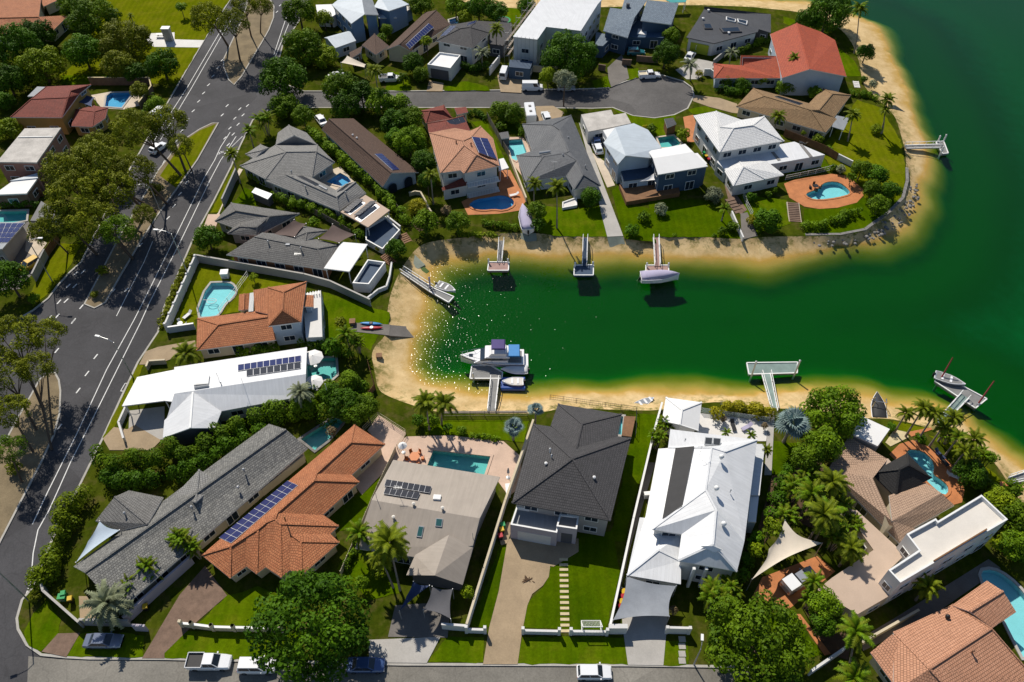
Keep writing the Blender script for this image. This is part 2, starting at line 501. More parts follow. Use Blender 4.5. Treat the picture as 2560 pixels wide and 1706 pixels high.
# ------------------------------------------------------------------ mesh helpers
class MB:
    """collects faces (world or local points) and links them as one mesh object"""

    def __init__(self):
        self.v, self.f, self.m = [], [], []

    def face(self, pts_, mi=0):
        k = len(self.v)
        self.v += [tuple(p) for p in pts_]
        self.f.append(tuple(range(k, k + len(pts_))))
        self.m.append(mi)

    def faces(self, vs_, fs, mi=0):
        k = len(self.v)
        self.v += [tuple(p) for p in vs_]
        for f in fs:
            self.f.append(tuple(k + i for i in f))
            self.m.append(mi)

    def box(self, c, sx, sy, sz, ang=0.0, mi=0):
        """c = centre of the bottom face"""
        ca, sa = math.cos(ang), math.sin(ang)
        q = []
        for z in (0, sz):
            for x, y in ((-1, -1), (1, -1), (1, 1), (-1, 1)):
                X, Y = x * sx / 2, y * sy / 2
                q.append((c[0] + X * ca - Y * sa, c[1] + X * sa + Y * ca, c[2] + z))
        self.faces(q, ((3, 2, 1, 0), (4, 5, 6, 7), (0, 1, 5, 4), (1, 2, 6, 5), (2, 3, 7, 6), (3, 0, 4, 7)), mi)

    def prism(self, poly, z0, z1, mi=0, cap=True, mi_side=None):
        n = len(poly)
        poly = ccw(poly)
        lo = [(p[0], p[1], z0) for p in poly]
        hi = [(p[0], p[1], z1) for p in poly]
        self.faces(lo + hi, [(i, (i + 1) % n, n + (i + 1) % n, n + i) for i in range(n)], mi if mi_side is None else mi_side)
        if cap:
            self.face(hi, mi)
            self.face(lo[::-1], mi)

    def beam(self, a, b, w, h, mi=0, up=Vector((0, 0, 1))):
        a, b = Vector(a), Vector(b)
        d = (b - a).normalized()
        s = d.cross(up)
        if s.length < 1e-4:
            s = d.cross(Vector((1, 0, 0)))
        s.normalize()
        u = s.cross(d)
        q = [p + s * (i * w / 2) + u * (j * h / 2) for p in (a, b) for i, j in ((-1, -1), (1, -1), (1, 1), (-1, 1))]
        self.faces(q, ((0, 1, 2, 3), (7, 6, 5, 4), (0, 4, 5, 1), (1, 5, 6, 2), (2, 6, 7, 3), (3, 7, 4, 0)), mi)

    def tube(self, path, rad, n=6, mi=0, cap=True):
        path = [Vector(p) for p in path]
        if not hasattr(rad, '__len__'):
            rad = [rad] * len(path)
        rings = []
        for i, p in enumerate(path):
            d = (path[min(i + 1, len(path) - 1)] - path[max(i - 1, 0)]).normalized()
            s = d.cross(Vector((0, 0, 1)))
            if s.length < 1e-3:
                s = Vector((1, 0, 0))
            s.normalize()
            u = s.cross(d)
            rings.append([p + (s * math.cos(2 * math.pi * k / n) + u * math.sin(2 * math.pi * k / n)) * rad[i] for k in range(n)])
        vs_ = [q for r in rings for q in r]
        fs = [(i * n + k, i * n + (k + 1) % n, (i + 1) * n + (k + 1) % n, (i + 1) * n + k) for i in range(len(path) - 1) for k in range(n)]
        if cap:
            fs += [tuple(range(n))[::-1], tuple((len(path) - 1) * n + k for k in range(n))]
        self.faces(vs_, fs, mi)

    def lathe(self, c, prof, n=10, mi=0):
        """prof: (radius, z) from bottom to top"""
        vs_ = [(c[0] + r * math.cos(2 * math.pi * k / n), c[1] + r * math.sin(2 * math.pi * k / n), c[2] + z) for r, z in prof for k in range(n)]
        fs = [(i * n + k, i * n + (k + 1) % n, (i + 1) * n + (k + 1) % n, (i + 1) * n + k) for i in range(len(prof) - 1) for k in range(n)]
        fs += [tuple(range(n))[::-1], tuple((len(prof) - 1) * n + k for k in range(n))]
        self.faces(vs_, fs, mi)

    def mesh(self, name, mats, uv=False, smooth=False, org=None):
        me = bpy.data.meshes.new(name)
        o = Vector(org) if org is not None else None
        vs_ = self.v if o is None else [(p[0] - o.x, p[1] - o.y, p[2] - o.z) for p in self.v]
        me.from_pydata(vs_, [], self.f)
        for m in ([mats] if isinstance(mats, str) else mats):
            me.materials.append(M(m))
        if any(self.m):
            me.polygons.foreach_set('material_index', self.m)
        if smooth:
            me.polygons.foreach_set('use_smooth', [True] * len(me.polygons))
        if uv:
            slope_uv(me)
        me.update()
        return me

    def build(self, name, mats, parent=None, uv=False, smooth=False):
        org = parent_origin(parent)
        return link(name, self.mesh(name, mats, uv, smooth, org), parent)


def parent_origin(p):
    o = Vector((0, 0, 0))
    while p is not None:
        o += Vector(p.location)
        p = p.parent
    return o


def link(name, data, parent=None):
    ob = bpy.data.objects.new(name, data)
    COL.objects.link(ob)
    if parent is not None:
        ob.parent = parent
    return ob


def slope_uv(me):
    uvl = me.uv_layers.new(name='UVMap')
    Z = Vector((0, 0, 1))
    for p in me.polygons:
        n = p.normal
        e = Z.cross(n)
        e = e.normalized() if e.length > 1e-4 else Vector((1, 0, 0))
        s = n.cross(e)
        for li in p.loop_indices:
            co = me.vertices[me.loops[li].vertex_index].co
            uvl.data[li].uv = (co.dot(e), co.dot(s))


def ccw(poly):
    a = sum(poly[i][0] * poly[(i + 1) % len(poly)][1] - poly[(i + 1) % len(poly)][0] * poly[i][1] for i in range(len(poly)))
    return list(poly) if a > 0 else list(poly)[::-1]


def inside(x, y, poly):
    c = False
    j = len(poly) - 1
    for i in range(len(poly)):
        xi, yi, xj, yj = poly[i][0], poly[i][1], poly[j][0], poly[j][1]
        if (yi > y) != (yj > y) and x < (xj - xi) * (y - yi) / (yj - yi) + xi:
            c = not c
        j = i
    return c


def offset(poly, d):
    """move the edges of a ccw loop inwards by d (keeps z)"""
    n = len(poly)
    out = []
    for i in range(n):
        p, a, b = Vector(poly[i]), Vector(poly[i - 1]), Vector(poly[(i + 1) % n])
        e1, e2 = (p - a).to_2d(), (b - p).to_2d()
        if e1.length < 1e-5 or e2.length < 1e-5:
            out.append(p.copy())
            continue
        e1.normalize()
        e2.normalize()
        n1, n2 = Vector((-e1.y, e1.x)), Vector((-e2.y, e2.x))
        m = n1 + n2
        if m.length < 0.2:
            m = n1
            k = 1
        else:
            m.normalize()
            k = 1 / max(0.45, m.dot(n1))
        out.append(p + Vector((m.x * d * k, m.y * d * k, 0)))
    return out


def smooth_loop(pts_, k=2, closed=True):
    for _ in range(k):
        q = []
        n = len(pts_)
        for i in range(n if closed else n - 1):
            a, b = Vector(pts_[i]), Vector(pts_[(i + 1) % n])
            q += [a.lerp(b, .25), a.lerp(b, .75)]
        if not closed:
            q = [Vector(pts_[0])] + q + [Vector(pts_[-1])]
        pts_ = q
    return pts_


def tag(o, label, cat, group=None):
    o['label'] = label
    o['category'] = cat
    if group:
        o['group'] = group
    return o


def thing(name, label, cat, loc, rz=0.0, group=None):
    o = bpy.data.objects.new(name, None)
    o.empty_display_size = 0.3
    COL.objects.link(o)
    o.location = loc
    o.rotation_euler = (0, 0, rz)
    return tag(o, label, cat, group)


def struct(o):
    o['kind'] = 'structure'
    return o


def copy_tree(o, parent=None):
    c = o.copy()
    COL.objects.link(c)
    c.parent = parent
    for ch in o.children:
        copy_tree(ch, c)
    return c


POOLS = []          # plan outlines that every sheet leaves open
HOLES_ROAD = []


def in_any(x, y, polys):
    return any(b[0] <= x <= b[1] and b[2] <= y <= b[3] and inside(x, y, p) for p, b in polys)


def boxed(p):
    return (p, (min(q[0] for q in p), max(q[0] for q in p), min(q[1] for q in p), max(q[1] for q in p)))


_layer = [0]


def sheet(name, poly, mat, layer=1, parent=None, z=None, skip_pools=True, thick=0.0):
    """a thin slab of lawn / paving that follows the flat lots and leaves the pools open"""
    _layer[0] += 1
    z = 0.03 * layer + 0.0018 * (_layer[0] % 14) if z is None else z
    poly = ccw([Vector((p[0], p[1], 0)) for p in poly])
    if mat[:4] in ('lawn', 'mulc', 'grou'):
        q = [Vector((p.x, p.y, 0)) for p in densify(poly + [poly[0]], .9)[:-1]]
        poly = [p + Vector((random.uniform(-.14, .14), random.uniform(-.14, .14), 0)) for p in q]
    vs_ = [p.to_2d() for p in poly]
    n = len(vs_)
    ed = [(i, (i + 1) % n) for i in range(n)]
    holes = []
    if skip_pools:
        for pl, b in POOLS:
            if any(inside(q[0], q[1], poly) for q in pl):
                k = len(vs_)
                vs_ += [Vector((q[0], q[1])) for q in pl]
                ed += [(k + i, k + (i + 1) % len(pl)) for i in range(len(pl))]
                holes.append((pl, b))
    mb = MB()
    if holes:
        r = delaunay_2d_cdt(vs_, ed, [], 0, 1e-4)
        for f in r[2]:
            c = sum((r[0][i] for i in f), Vector((0, 0))) / len(f)
            if inside(c.x, c.y, poly) and not in_any(c.x, c.y, holes):
                q = ccw([(r[0][i].x, r[0][i].y, z) for i in f])
                mb.face(q)
    else:
        mb.face([(p.x, p.y, z) for p in poly])
    for i in range(n):
        a, b = poly[i], poly[(i + 1) % n]
        mb.face([(a.x, a.y, -0.05), (b.x, b.y, -0.05), (b.x, b.y, z), (a.x, a.y, z)])
    o = mb.build(name, mat, parent)
    return struct(o) if parent is None else o

# ------------------------------------------------------------------ ground, beach, canal, roads
WATER_Z = -1.6
pool_specs = [   # outline, plaster, coping, label
    ('K:440,252 560,248 630,248 675,275 695,335 650,400 600,430 565,485 545,525 505,555 325,562', 'pool_plaster', 'concrete_pale', 'turquoise kidney shaped pool with a hose on the lawn behind the orange tiled roof'),
    ('O:1045,190 1120,215 1000,360 905,432 800,350', 'pool_plaster_green', 'stone', 'shaded dark green pool at the end of the long weathered grey roof'),
    ('O:1775,432 2195,478 2140,640 1720,570', 'pool_plaster_green', 'paving_pink', 'rectangular teal pool in pink paving behind the beige metal roof'),
    ('K:1460,940 1600,930 1610,1090 1560,1135 1350,1120 1345,1010', 'pool_plaster_green', 'concrete_pale', 'small teal pool beside the gable end of the white metal roof'),
    ('G:620,960 690,905 790,895 900,870 980,880 1040,920 1035,970 950,1010 850,1000 760,1010 680,1000', 'pool_plaster_blue', 'paving_terracotta', 'shaded blue kidney pool in terracotta paving below the two storey orange house'),
    ('G:970,370 1110,360 1155,480 1060,560 1020,540', 'pool_plaster', 'paving_pink', 'narrow turquoise pool beside the dark slate roof'),
    ('I:1215,1000 1290,970 1340,955 1360,915 1420,898 1500,905 1570,960 1590,1000 1480,1030 1330,1050 1250,1035', 'pool_plaster', 'paving_terracotta', 'turquoise kidney pool on the round orange terrace at the point'),
    ('C:1325,1260 1470,1240 1540,1310 1500,1345 1360,1350', 'pool_plaster_green', 'paving_cream', 'small dark green pool with cream edging by the cul-de-sac'),
    ('A:975,880 1010,850 1180,845 1190,880 1110,985 960,975', 'pool_plaster_blue', 'concrete_pale', 'bright blue pool in the walled yard beside the maroon roof'),
    ('M:1430,825 1480,812 1560,828 1630,890 1648,950 1635,1005 1690,1040 1750,1090 1757,1140 1720,1170 1640,1110 1570,1040 1450,900', 'pool_plaster', 'paving_terracotta', 'curved turquoise pool in orange paving behind the black pyramid roof'),
    ('S:2060,520 2150,505 2250,560 2350,660 2440,800 2450,1000 2360,1110 2300,1000 2200,800 2100,640', 'pool_plaster', 'concrete_pale', 'large curved turquoise pool at the right edge behind the salmon tiled roof'),
    ('F:930,640 1060,560 1130,600 1160,640 1080,685 1000,665', 'pool_plaster_blue', 'paving_cream', 'small deep blue pool in the courtyard of the pale grey tiled house'),
    ('E:-120,475 250,465 240,555 100,580 -120,580', 'pool_plaster_green', 'concrete_pale', 'dark green pool at the left edge behind the solar panelled roof'),
    ('Q:1196,165 1224,168 1214,290 1190,288', 'pool_plaster', 'concrete_pale', 'thin turquoise lap pool beside the charcoal tiled roof'),
    ('B:1760,185 1830,165 1840,215 1770,225', 'pool_plaster_blue', 'concrete_pale', 'tiny blue pool behind the brown gabled roof with solar panels'),
]
pool_data = []
for spec, plaster, cope, lab in pool_specs:
    pl = ccw(T(spec))
    if len(pl) > 6:
        pl = smooth_loop(pl, 1)
    POOLS.append(boxed([tuple(p) for p in pl]))
    pool_data.append((pl, plaster, cope, lab))

road_poly = T('P:690,-220 640,-150 600,-40 575,0 548,41 526,74 505,110 466,175 450,203 400,290 350,380 290,480 240,580 203,655 175,680 143,715 '
              '121,745 82,776 40,800 -60,815 -260,830 -320,1300 -260,1900 900,1880 1800,1850 1905,1780 1890,1668 1571,1663 1000,1661 410,1647 225,1646 167,1643 103,1637 67,1612 '
              '45,1573 42,1546 55,1500 88,1461 127,1357 182,1248 255,1099 300,1000 345,905 395,830 411,767 450,674 483,597 535,501 578,416 600,365 '
              '632,300 670,276 730,269 1032,269 1302,269 1480,271 1532,269 1582,289 1636,295 1686,287 1719,271 1735,239 1730,219 1708,203 1650,186 1598,192 1565,203 1521,219 '
              '1472,222 1271,225 991,228 914,228 760,228 712,210 692,170 706,115 750,49 769,0 800,-60 870,-220')
ROAD = boxed([tuple(p) for p in road_poly])
land_edge = T('P:1150,5 1265,22 1400,20 1521,18 1700,12 1860,16 1920,22 1985,28 2040,40 2100,70 2130,105 2148,153 2153,189 2161,219 2183,238 2235,285 '
              '2246,315 2254,343 2260,365 2266,398 2264,430 I:2040,900 2010,1040 1900,1150 1700,1300 1500,1340 1200,1345 900,1345 700,1370 400,1350 100,1340 0,1345 '
              'G:1900,1250 1450,1245 1240,1212 900,1215 640,1250 300,1285 150,1340 L:270,270 205,430 180,600 190,700 70,810 100,950 120,1080 200,1130 400,1200 560,1240 '
              '1140,1245 1250,1235 1400,1200 1900,1225 2100,1215 M:0,430 400,500 640,495 1100,575 1300,570 1600,640 1750,720 2000,820 2120,920 2220,1075 2337,1250 P:2660,1330 2900,1420')
wet = [p.to_2d() for p in land_edge] + [p.to_2d() for p in T('P:3300,1500 3900,900 3600,-300 1150,-300')]
shore = T('P:1100,-20 1265,-2 1400,-6 1700,-12 1860,-4 1960,2 2050,12 2120,30 D:900,180 1010,270 1080,370 1130,480 1160,590 1200,700 1250,820 1300,930 1330,1040 1370,1150 '
          '1400,1260 1430,1370 1450,1480 1455,1568 I:2140,880 2125,990 2105,1090 2050,1200 1950,1300 1840,1370 1700,1400 1500,1425 1300,1455 1100,1500 900,1522 700,1522 400,1530 '
          '100,1512 0,1510 L:2200,160 2100,168 1800,155 1500,150 1300,170 1100,135 900,152 700,175 600,195 500,235 440,300 420,400 430,520 430,610 400,700 345,760 320,850 350,950 440,1030 560,1080 '
          '700,1112 900,1130 1100,1140 1300,1112 1500,1107 1700,1112 1900,1112 2100,1092 M:0,385 330,378 650,375 900,385 1100,410 1350,450 1550,460 1700,490 1850,565 1950,650 2080,740 2200,850 '
          '2337,970 P:2660,1240 2900,1340', WATER_Z)
water_poly = [p.to_2d() for p in shore] + [p.to_2d() for p in T('P:3300,1400 3900,800 3600,-320 1100,-320', WATER_Z)]


def densify(pl, step):
    q = []
    for i in range(len(pl) - 1):
        a, b = Vector(pl[i][:2]), Vector(pl[i + 1][:2])
        k = max(1, int((b - a).length / step))
        q += [a.lerp(b, j / k) for j in range(k)]
    return q + [Vector(pl[-1][:2])]


def soft(pl):
    q = [p.to_2d() if len(p) == 3 else p for p in pl]
    for _ in range(2):
        q = [q[0]] + [s for i in range(len(q) - 1) for s in (q[i].lerp(q[i + 1], .25), q[i].lerp(q[i + 1], .75))] + [q[-1]]
    return q


le = densify(soft(land_edge), 1.0)
sh = densify(soft(shore), 1.0)
sh = [p + Vector((math.sin(i * .31) + .6 * math.sin(i * .83 + 1), math.cos(i * .27) + .6 * math.sin(i * .71))) * .42 for i, p in enumerate(sh)]
wet = le + wet[len(land_edge):]
water_poly = sh + water_poly[len(shore):]


def np_inside(P, poly):
    x, y = P[:, 0], P[:, 1]
    c = np.zeros(len(P), bool)
    xs = np.array([[q[0], q[1]] for q in poly])
    j = len(xs) - 1
    for i in range(len(xs)):
        xi, yi, xj, yj = xs[i, 0], xs[i, 1], xs[j, 0], xs[j, 1]
        if yi != yj:
            c ^= ((yi > y) != (yj > y)) & (x < (xj - xi) * (y - yi) / (yj - yi) + xi)
        j = i
    return c


def np_dist(P, line):
    L = np.array([[q[0], q[1]] for q in line])
    d = np.full(len(P), 1e9)
    for k in range(0, len(L), 200):
        dd = ((P[:, None, :] - L[None, k:k + 200, :]) ** 2).sum(2).min(1)
        d = np.minimum(d, dd)
    return np.sqrt(d)


def bed_z(P):
    iw = np_inside(P, water_poly)
    dl, dw = np_dist(P, le), np_dist(P, sh)
    depth = np.minimum(2.4, (0.19 + 0.09 * np.sin(P[:, 0] * .21 + 1.3 * np.sin(P[:, 1] * .13))) * dw + 0.03 * dw ** 2) + 1.8 * np.clip((dw - 14) / 22, 0, 1)
    t = dl / (dl + dw + 1e-6)
    z = np.where(iw, WATER_Z - depth, -0.25 - 1.35 * t ** 0.9)
    z += 0.05 * np.sin(P[:, 0] * 1.3 + 2 * np.sin(P[:, 1] * .7)) * np.sin(P[:, 1] * 1.1)
    return np.where(dl < 0.3, -0.02, z)


def build_ground():
    gx, gy = np.meshgrid(np.arange(-40, 190, 1.3), np.arange(45, 235, 1.3))
    G = np.stack([gx.ravel(), gy.ravel()], 1)
    G = G + np.random.RandomState(3).uniform(-.3, .3, G.shape)
    iw = np_inside(G, wet)
    d = np.minimum(np_dist(G, sh), 60)
    keep = iw & (np_dist(G, le) > 0.6) & ((d < 15) | (np.arange(len(G)) % 17 == 0))
    G = G[keep]
    V = [Vector((-420, -60)), Vector((420, -60)), Vector((420, 620)), Vector((-420, 620))]
    E = [(0, 1), (1, 2), (2, 3), (3, 0)]

    def loop(pl, closed=True):
        k = len(V)
        V.extend(Vector((p[0], p[1])) for p in pl)
        n = len(pl)
        E.extend((k + i, k + (i + 1) % n) for i in range(n if closed else n - 1))
    loop(le, False)
    loop(ROAD[0])
    for pl, b in POOLS:
        loop(pl)
    V.extend(Vector((float(p[0]), float(p[1]))) for p in G)
    r = delaunay_2d_cdt(V, E, [], 0, 1e-4)
    P = np.array([[v.x, v.y] for v in r[0]])
    F = np.array(r[2])
    C = P[F].mean(1)
    wetf = np_inside(C, wet)
    drop = np_inside(C, ROAD[0])
    for pl, b in POOLS:
        drop |= np_inside(C, pl)
    Z = np.where(np_inside(P, wet), bed_z(P), 0.0)
    nearle = np_dist(P, le) < 0.02
    Z[nearle] = 0.0
    for nm, sel, mt in (('ground', ~wetf & ~drop, 'ground_cover'), ('beach', wetf, 'sand')):
        fs = F[sel]
        used = np.unique(fs)
        rm = np.full(len(P), -1)
        rm[used] = np.arange(len(used))
        vv = [(P[i, 0], P[i, 1], float(Z[i])) for i in used]
        ff = []
        for a, b, c in rm[fs]:
            A, B, C_ = vv[a], vv[b], vv[c]
            s = (B[0] - A[0]) * (C_[1] - A[1]) - (B[1] - A[1]) * (C_[0] - A[0])
            ff.append((a, b, c) if s > 0 else (a, c, b))
        me = bpy.data.meshes.new(nm)
        me.from_pydata(vv, [], ff)
        me.materials.append(M(mt))
        if nm == 'beach':
            me.polygons.foreach_set('use_smooth', [True] * len(me.polygons))
            at_ = me.attributes.new('veg', 'FLOAT', 'POINT')
            at_.data.foreach_set('value', np.clip(1.15 - np_dist(P[used], le) / 3.2, 0, 1).astype(np.float32))
        struct(link(nm, me))


m, nt, b = newmat('sand')
pos = N(nt, 'NewGeometry').outputs['Position']
sx = N(nt, 'SeparateXYZ')
nt.links.new(pos, sx.inputs[0])
a1 = noise(nt, pos, 0.35, 6, 0.7)
a2 = noise(nt, pos, 2.2, 5, 0.7)
c = ramp(nt, a1, (0.46, 0.32, 0.145), (0.66, 0.49, 0.26), 0.32, 0.68)
# scattered wrack on the sand, ochre silt in the shallows, green weed on the deep bed
c = mixc(nt, ramp(nt, a2, (0, 0, 0), (0.55, 0.55, 0.55), 0.58, 0.75), c, (0.22, 0.17, 0.09))
wob = N(nt, 'Math', operation='MULTIPLY_ADD')
wob.inputs[1].default_value = 0.5
nt.links.new(a1, wob.inputs[0])
nt.links.new(sx.outputs[2], wob.inputs[2])


def depth_fac(d0, d1):
    mr = N(nt, 'MapRange', interpolation_type='SMOOTHSTEP')
    mr.inputs['From Min'].default_value, mr.inputs['From Max'].default_value = WATER_Z - d0 + 0.25, WATER_Z - d1 + 0.25
    nt.links.new(wob.outputs[0], mr.inputs[0])
    return mr.outputs[0]


c = mixc(nt, depth_fac(-0.42, 0.12), c, (0.44, 0.27, 0.055))
c = mixc(nt, depth_fac(0.12, 0.95), c, (0.22, 0.155, 0.002))
c = mixc(nt, depth_fac(0.85, 2.0), c, (0.003, 0.115, 0.002))
c = mixc(nt, depth_fac(2.7, 4.2), c, (0.001, 0.34, 0.32))
vg = N(nt, 'Attribute', attribute_name='veg')
vm = N(nt, 'Math', operation='MULTIPLY')
nt.links.new(vg.outputs['Fac'], vm.inputs[0])
nt.links.new(ramp(nt, noise(nt, pos, 0.6, 6, 0.75), (0, 0, 0), (1, 1, 1), 0.47, 0.60), vm.inputs[1])
c = mixc(nt, vm.outputs[0], c, (0.14, 0.135, 0.03))
nt.links.new(c, b.inputs['Base Color'])
b.inputs['Roughness'].default_value = 0.95
b.inputs['Specular IOR Level'].default_value = 0.1
bump(nt, a2, b, 0.4, 0.1)
build_ground()

# canal: one closed body of water
mb = MB()
wx0, wx1, wy0, wy1 = -46.0, 420.0, 40.0, 620.0
mb.faces([(wx0, wy0, -9), (wx1, wy0, -9), (wx1, wy1, -9), (wx0, wy1, -9), (wx0, wy0, WATER_Z), (wx1, wy0, WATER_Z), (wx1, wy1, WATER_Z), (wx0, wy1, WATER_Z)],
         ((3, 2, 1, 0), (4, 5, 6, 7), (0, 1, 5, 4), (1, 2, 6, 5), (2, 3, 7, 6), (3, 0, 4, 7)))
struct(mb.build('canal_water', 'canal_water'))

# pools
for pl, plaster, cope, lab in pool_data:
    c0 = sum(pl, Vector()) / len(pl)
    root = thing('swimming_pool', lab, 'pool', (c0.x, c0.y, 0))
    n = len(pl)
    mb = MB()
    hi = [(p.x, p.y, 0.02) for p in pl]
    lo = [(p.x, p.y, -0.82) for p in pl]
    mb.faces(hi + lo, [((i + 1) % n, i, n + i, n + (i + 1) % n) for i in range(n)])
    mb.face(lo)
    mb.build('basin', plaster, root)
    out = offset(pl, -0.38)
    mb = MB()
    mb.faces([(p.x, p.y, 0.16) for p in pl] + [(p.x, p.y, 0.16) for p in out] + [(p.x, p.y, -0.2) for p in out] + [(p.x, p.y, -0.06) for p in pl],
             [f for i in range(n) for j in ((i + 1) % n,) for f in ((i, n + i, n + j, j), (n + i, 2 * n + i, 2 * n + j, n + j), (3 * n + i, i, j, 3 * n + j))])
    mb.build('coping', cope, root)
    mb = MB()
    q = [c0 + (p - c0) * .997 for p in pl]
    mb.prism(q, -0.805, -0.10, cap=False)
    for tri in tessellate_polygon([[Vector((p.x, p.y, 0)) for p in q]]):
        tr = ccw([q[i] for i in tri])
        mb.face([(p.x, p.y, -0.10) for p in tr])
        mb.face([(p.x, p.y, -0.805) for p in tr][::-1])
    mb.build('water', 'pool_water', root)

# roads
def road_sheet():
    mb = MB()
    mb.face([(p.x, p.y, -0.13) for p in ccw(road_poly)])
    return struct(mb.build('road', 'asphalt'))


road = road_sheet()
KZ = -0.122


def strip(path, w, z, mb):
    n = len(path)
    L, R_ = [], []
    for i in range(n):
        d = (Vector(path[min(i + 1, n - 1)]) - Vector(path[max(i - 1, 0)])).to_2d().normalized()
        s = Vector((-d.y, d.x))
        L.append((path[i][0] + s.x * w / 2, path[i][1] + s.y * w / 2, z))
        R_.append((path[i][0] - s.x * w / 2, path[i][1] - s.y * w / 2, z))
    for i in range(n - 1):
        mb.face([R_[i], R_[i + 1], L[i + 1], L[i]])


def kerb(path, name='kerb', w=0.32, parent=None):
    """concrete kerb with a real upstand"""
    path = densify(path, 3.0)
    mb = MB()
    n = len(path)
    prof = ((-w / 2, -0.2), (-w / 2, 0.02), (w / 2, 0.02), (w / 2, -0.2))
    rows = []
    for i in range(n):
        d = (path[min(i + 1, n - 1)] - path[max(i - 1, 0)]).normalized()
        s = Vector((-d.y, d.x))
        rows.append([(path[i].x + s.x * o, path[i].y + s.y * o, z) for o, z in prof])
    for i in range(n - 1):
        for k in range(3):
            mb.face([rows[i][k], rows[i + 1][k], rows[i + 1][k + 1], rows[i][k + 1]])
    return struct(mb.build(name, 'kerb', parent))


kerb(T('P:640,-150 600,-40 575,0 548,41 526,74 505,110 466,175 450,203 400,290 350,380 290,480 240,580 203,655 175,680 143,715 121,745 82,776 40,800 -60,815'))
kerb(T('P:1890,1668 1571,1663 1000,1661 410,1647 225,1646 167,1643 103,1637 67,1612 45,1573 42,1546 55,1500 88,1461 127,1357 182,1248 255,1099 300,1000 345,905 395,830 411,767 '
       '450,674 483,597 535,501 578,416 600,365 632,300 670,276 730,269 1032,269 1302,269 1480,271 1532,269 1582,289 1636,295 1686,287 1719,271 1735,239 1730,219 1708,203 1650,186 '
       '1598,192 1565,203 1521,219 1472,222 1271,225 991,228 914,228 760,228 712,210 692,170 706,115 750,49 769,0 800,-60'))
# the culs-de-sac have newer or older surfaces
mb = MB()
mb.face([(p.x, p.y, -0.118) for p in ccw(offset(ccw(T('P:735,230 914,230 1271,227 1472,224 1521,221 1565,205 1598,194 1650,188 1708,205 1730,221 1735,239 1719,270 1686,286 1636,293 1582,287 1532,268 1302,267 1032,267 735,267')), 0.2))])
struct(mb.build('road_surface', 'asphalt_mid'))
mb = MB()
mb.face([(p.x, p.y, -0.118) for p in ccw(T('P:150,1648 420,1653 1000,1666 1571,1668 1880,1674 1880,1778 1780,1845 900,1870 60,1870 70,1640'))])
struct(mb.build('road_surface', 'asphalt_old'))

# islands with soil and dry grass
for spec, mt in (('P:672,-60 676,0 685,16 684,44 672,75 655,105 640,130 603,192 585,212 572,200 559,167 559,148 581,101 600,60 615,20 630,-60', 'median_soil'),
                 ('P:546,307 493,400 472,430 398,532 355,597 300,690 263,756 236,770 211,760 296,597 354,499 395,427 452,354 499,323 530,308', 'median_soil'),
                 ('P:137,932 147,950 151,978 149,1033 134,1088 101,1159 64,1230 0,1354 -60,1480 -120,1480 -60,1230 -5,1115 19,1093 47,1041 77,989 100,948 120,933', 'median_soil')):
    pl = ccw(T(spec))
    mb = MB()
    mb.prism(pl, -0.3, 0.0)
    struct(mb.build('median', mt))
    kerb([*pl, pl[0]], w=0.28)
mb = MB()
mb.prism(ccw(T('P:540,310 492,398 470,428 440,470 400,440 456,356 500,326')), -0.3, 0.012)
struct(mb.build('median_grass', 'lawn_olive'))

# painted markings
def line(spec, w=0.14, t='P'):
    mb = MB()
    strip(densify(T(spec), 4.0), w, KZ + 0.01, mb)
    o = mb.build('painted_line', 'white_line', road)
    return o


line('P:575,330 551,367 536,400 510,444 439,589 370,729 334,800 266,923 192,1082 118,1230 80,1310')
line('P:590,340 562,384 551,400 526,447 452,600 373,756 351,805 304,899 236,1036 175,1156 142,1230 121,1276 94,1324 82,1382 76,1455 60,1495')
line('P:588,20 559,63 469,216 414,301 380,360')
line('P:596,22 562,74 477,222 430,300 400,350')
line('P:684,137 714,47 730,0 742,-40')
line('P:687,143 722,58 744,0 756,-40')
line('P:606,340 560,384', 0.12)
line('E:1390,740 1310,930 1200,1140 1060,1420', 0.12)
line('P:411,400 356,499 300,590', 0.12)
dash = None
dspec = ('A:2025,545 1985,615 1940,690 1900,770 1855,845 1810,920 1760,1008 1710,1090 1655,1190 1605,1285 2070,960 2185,990 2255,960 2025,1045 2140,1075 2215,1045 2170,1130 2095,1165 2125,1220 '
         '2050,1255 2080,1315 2085,20 2150,120 2250,135 E:1750,105 1700,200 1640,305 1585,415 1530,525 1465,640 1280,770 755,1015 690,1030 680,1145 620,1145 600,1280 535,1290 520,1420 450,1435 670,1460 740,1335 '
         '1150,1180 1030,1190 J:870,330 790,485 710,640 540,970 665,10 355,130 515,275 440,410 B:220,45 190,105')
mb = MB()
mb.box((0, 0, 0), 0.22, 1.1, 0.006)
dme = mb.mesh('lane_dash', 'white_line')
for p in T(dspec):
    o = link('lane_dash', dme, road)
    ahead = 0.5 if p.y < 110 else 0.42
    o.location = (p.x, p.y, KZ)
    o.rotation_euler = (0, 0, -math.radians(14 if p.y < 100 else 20))
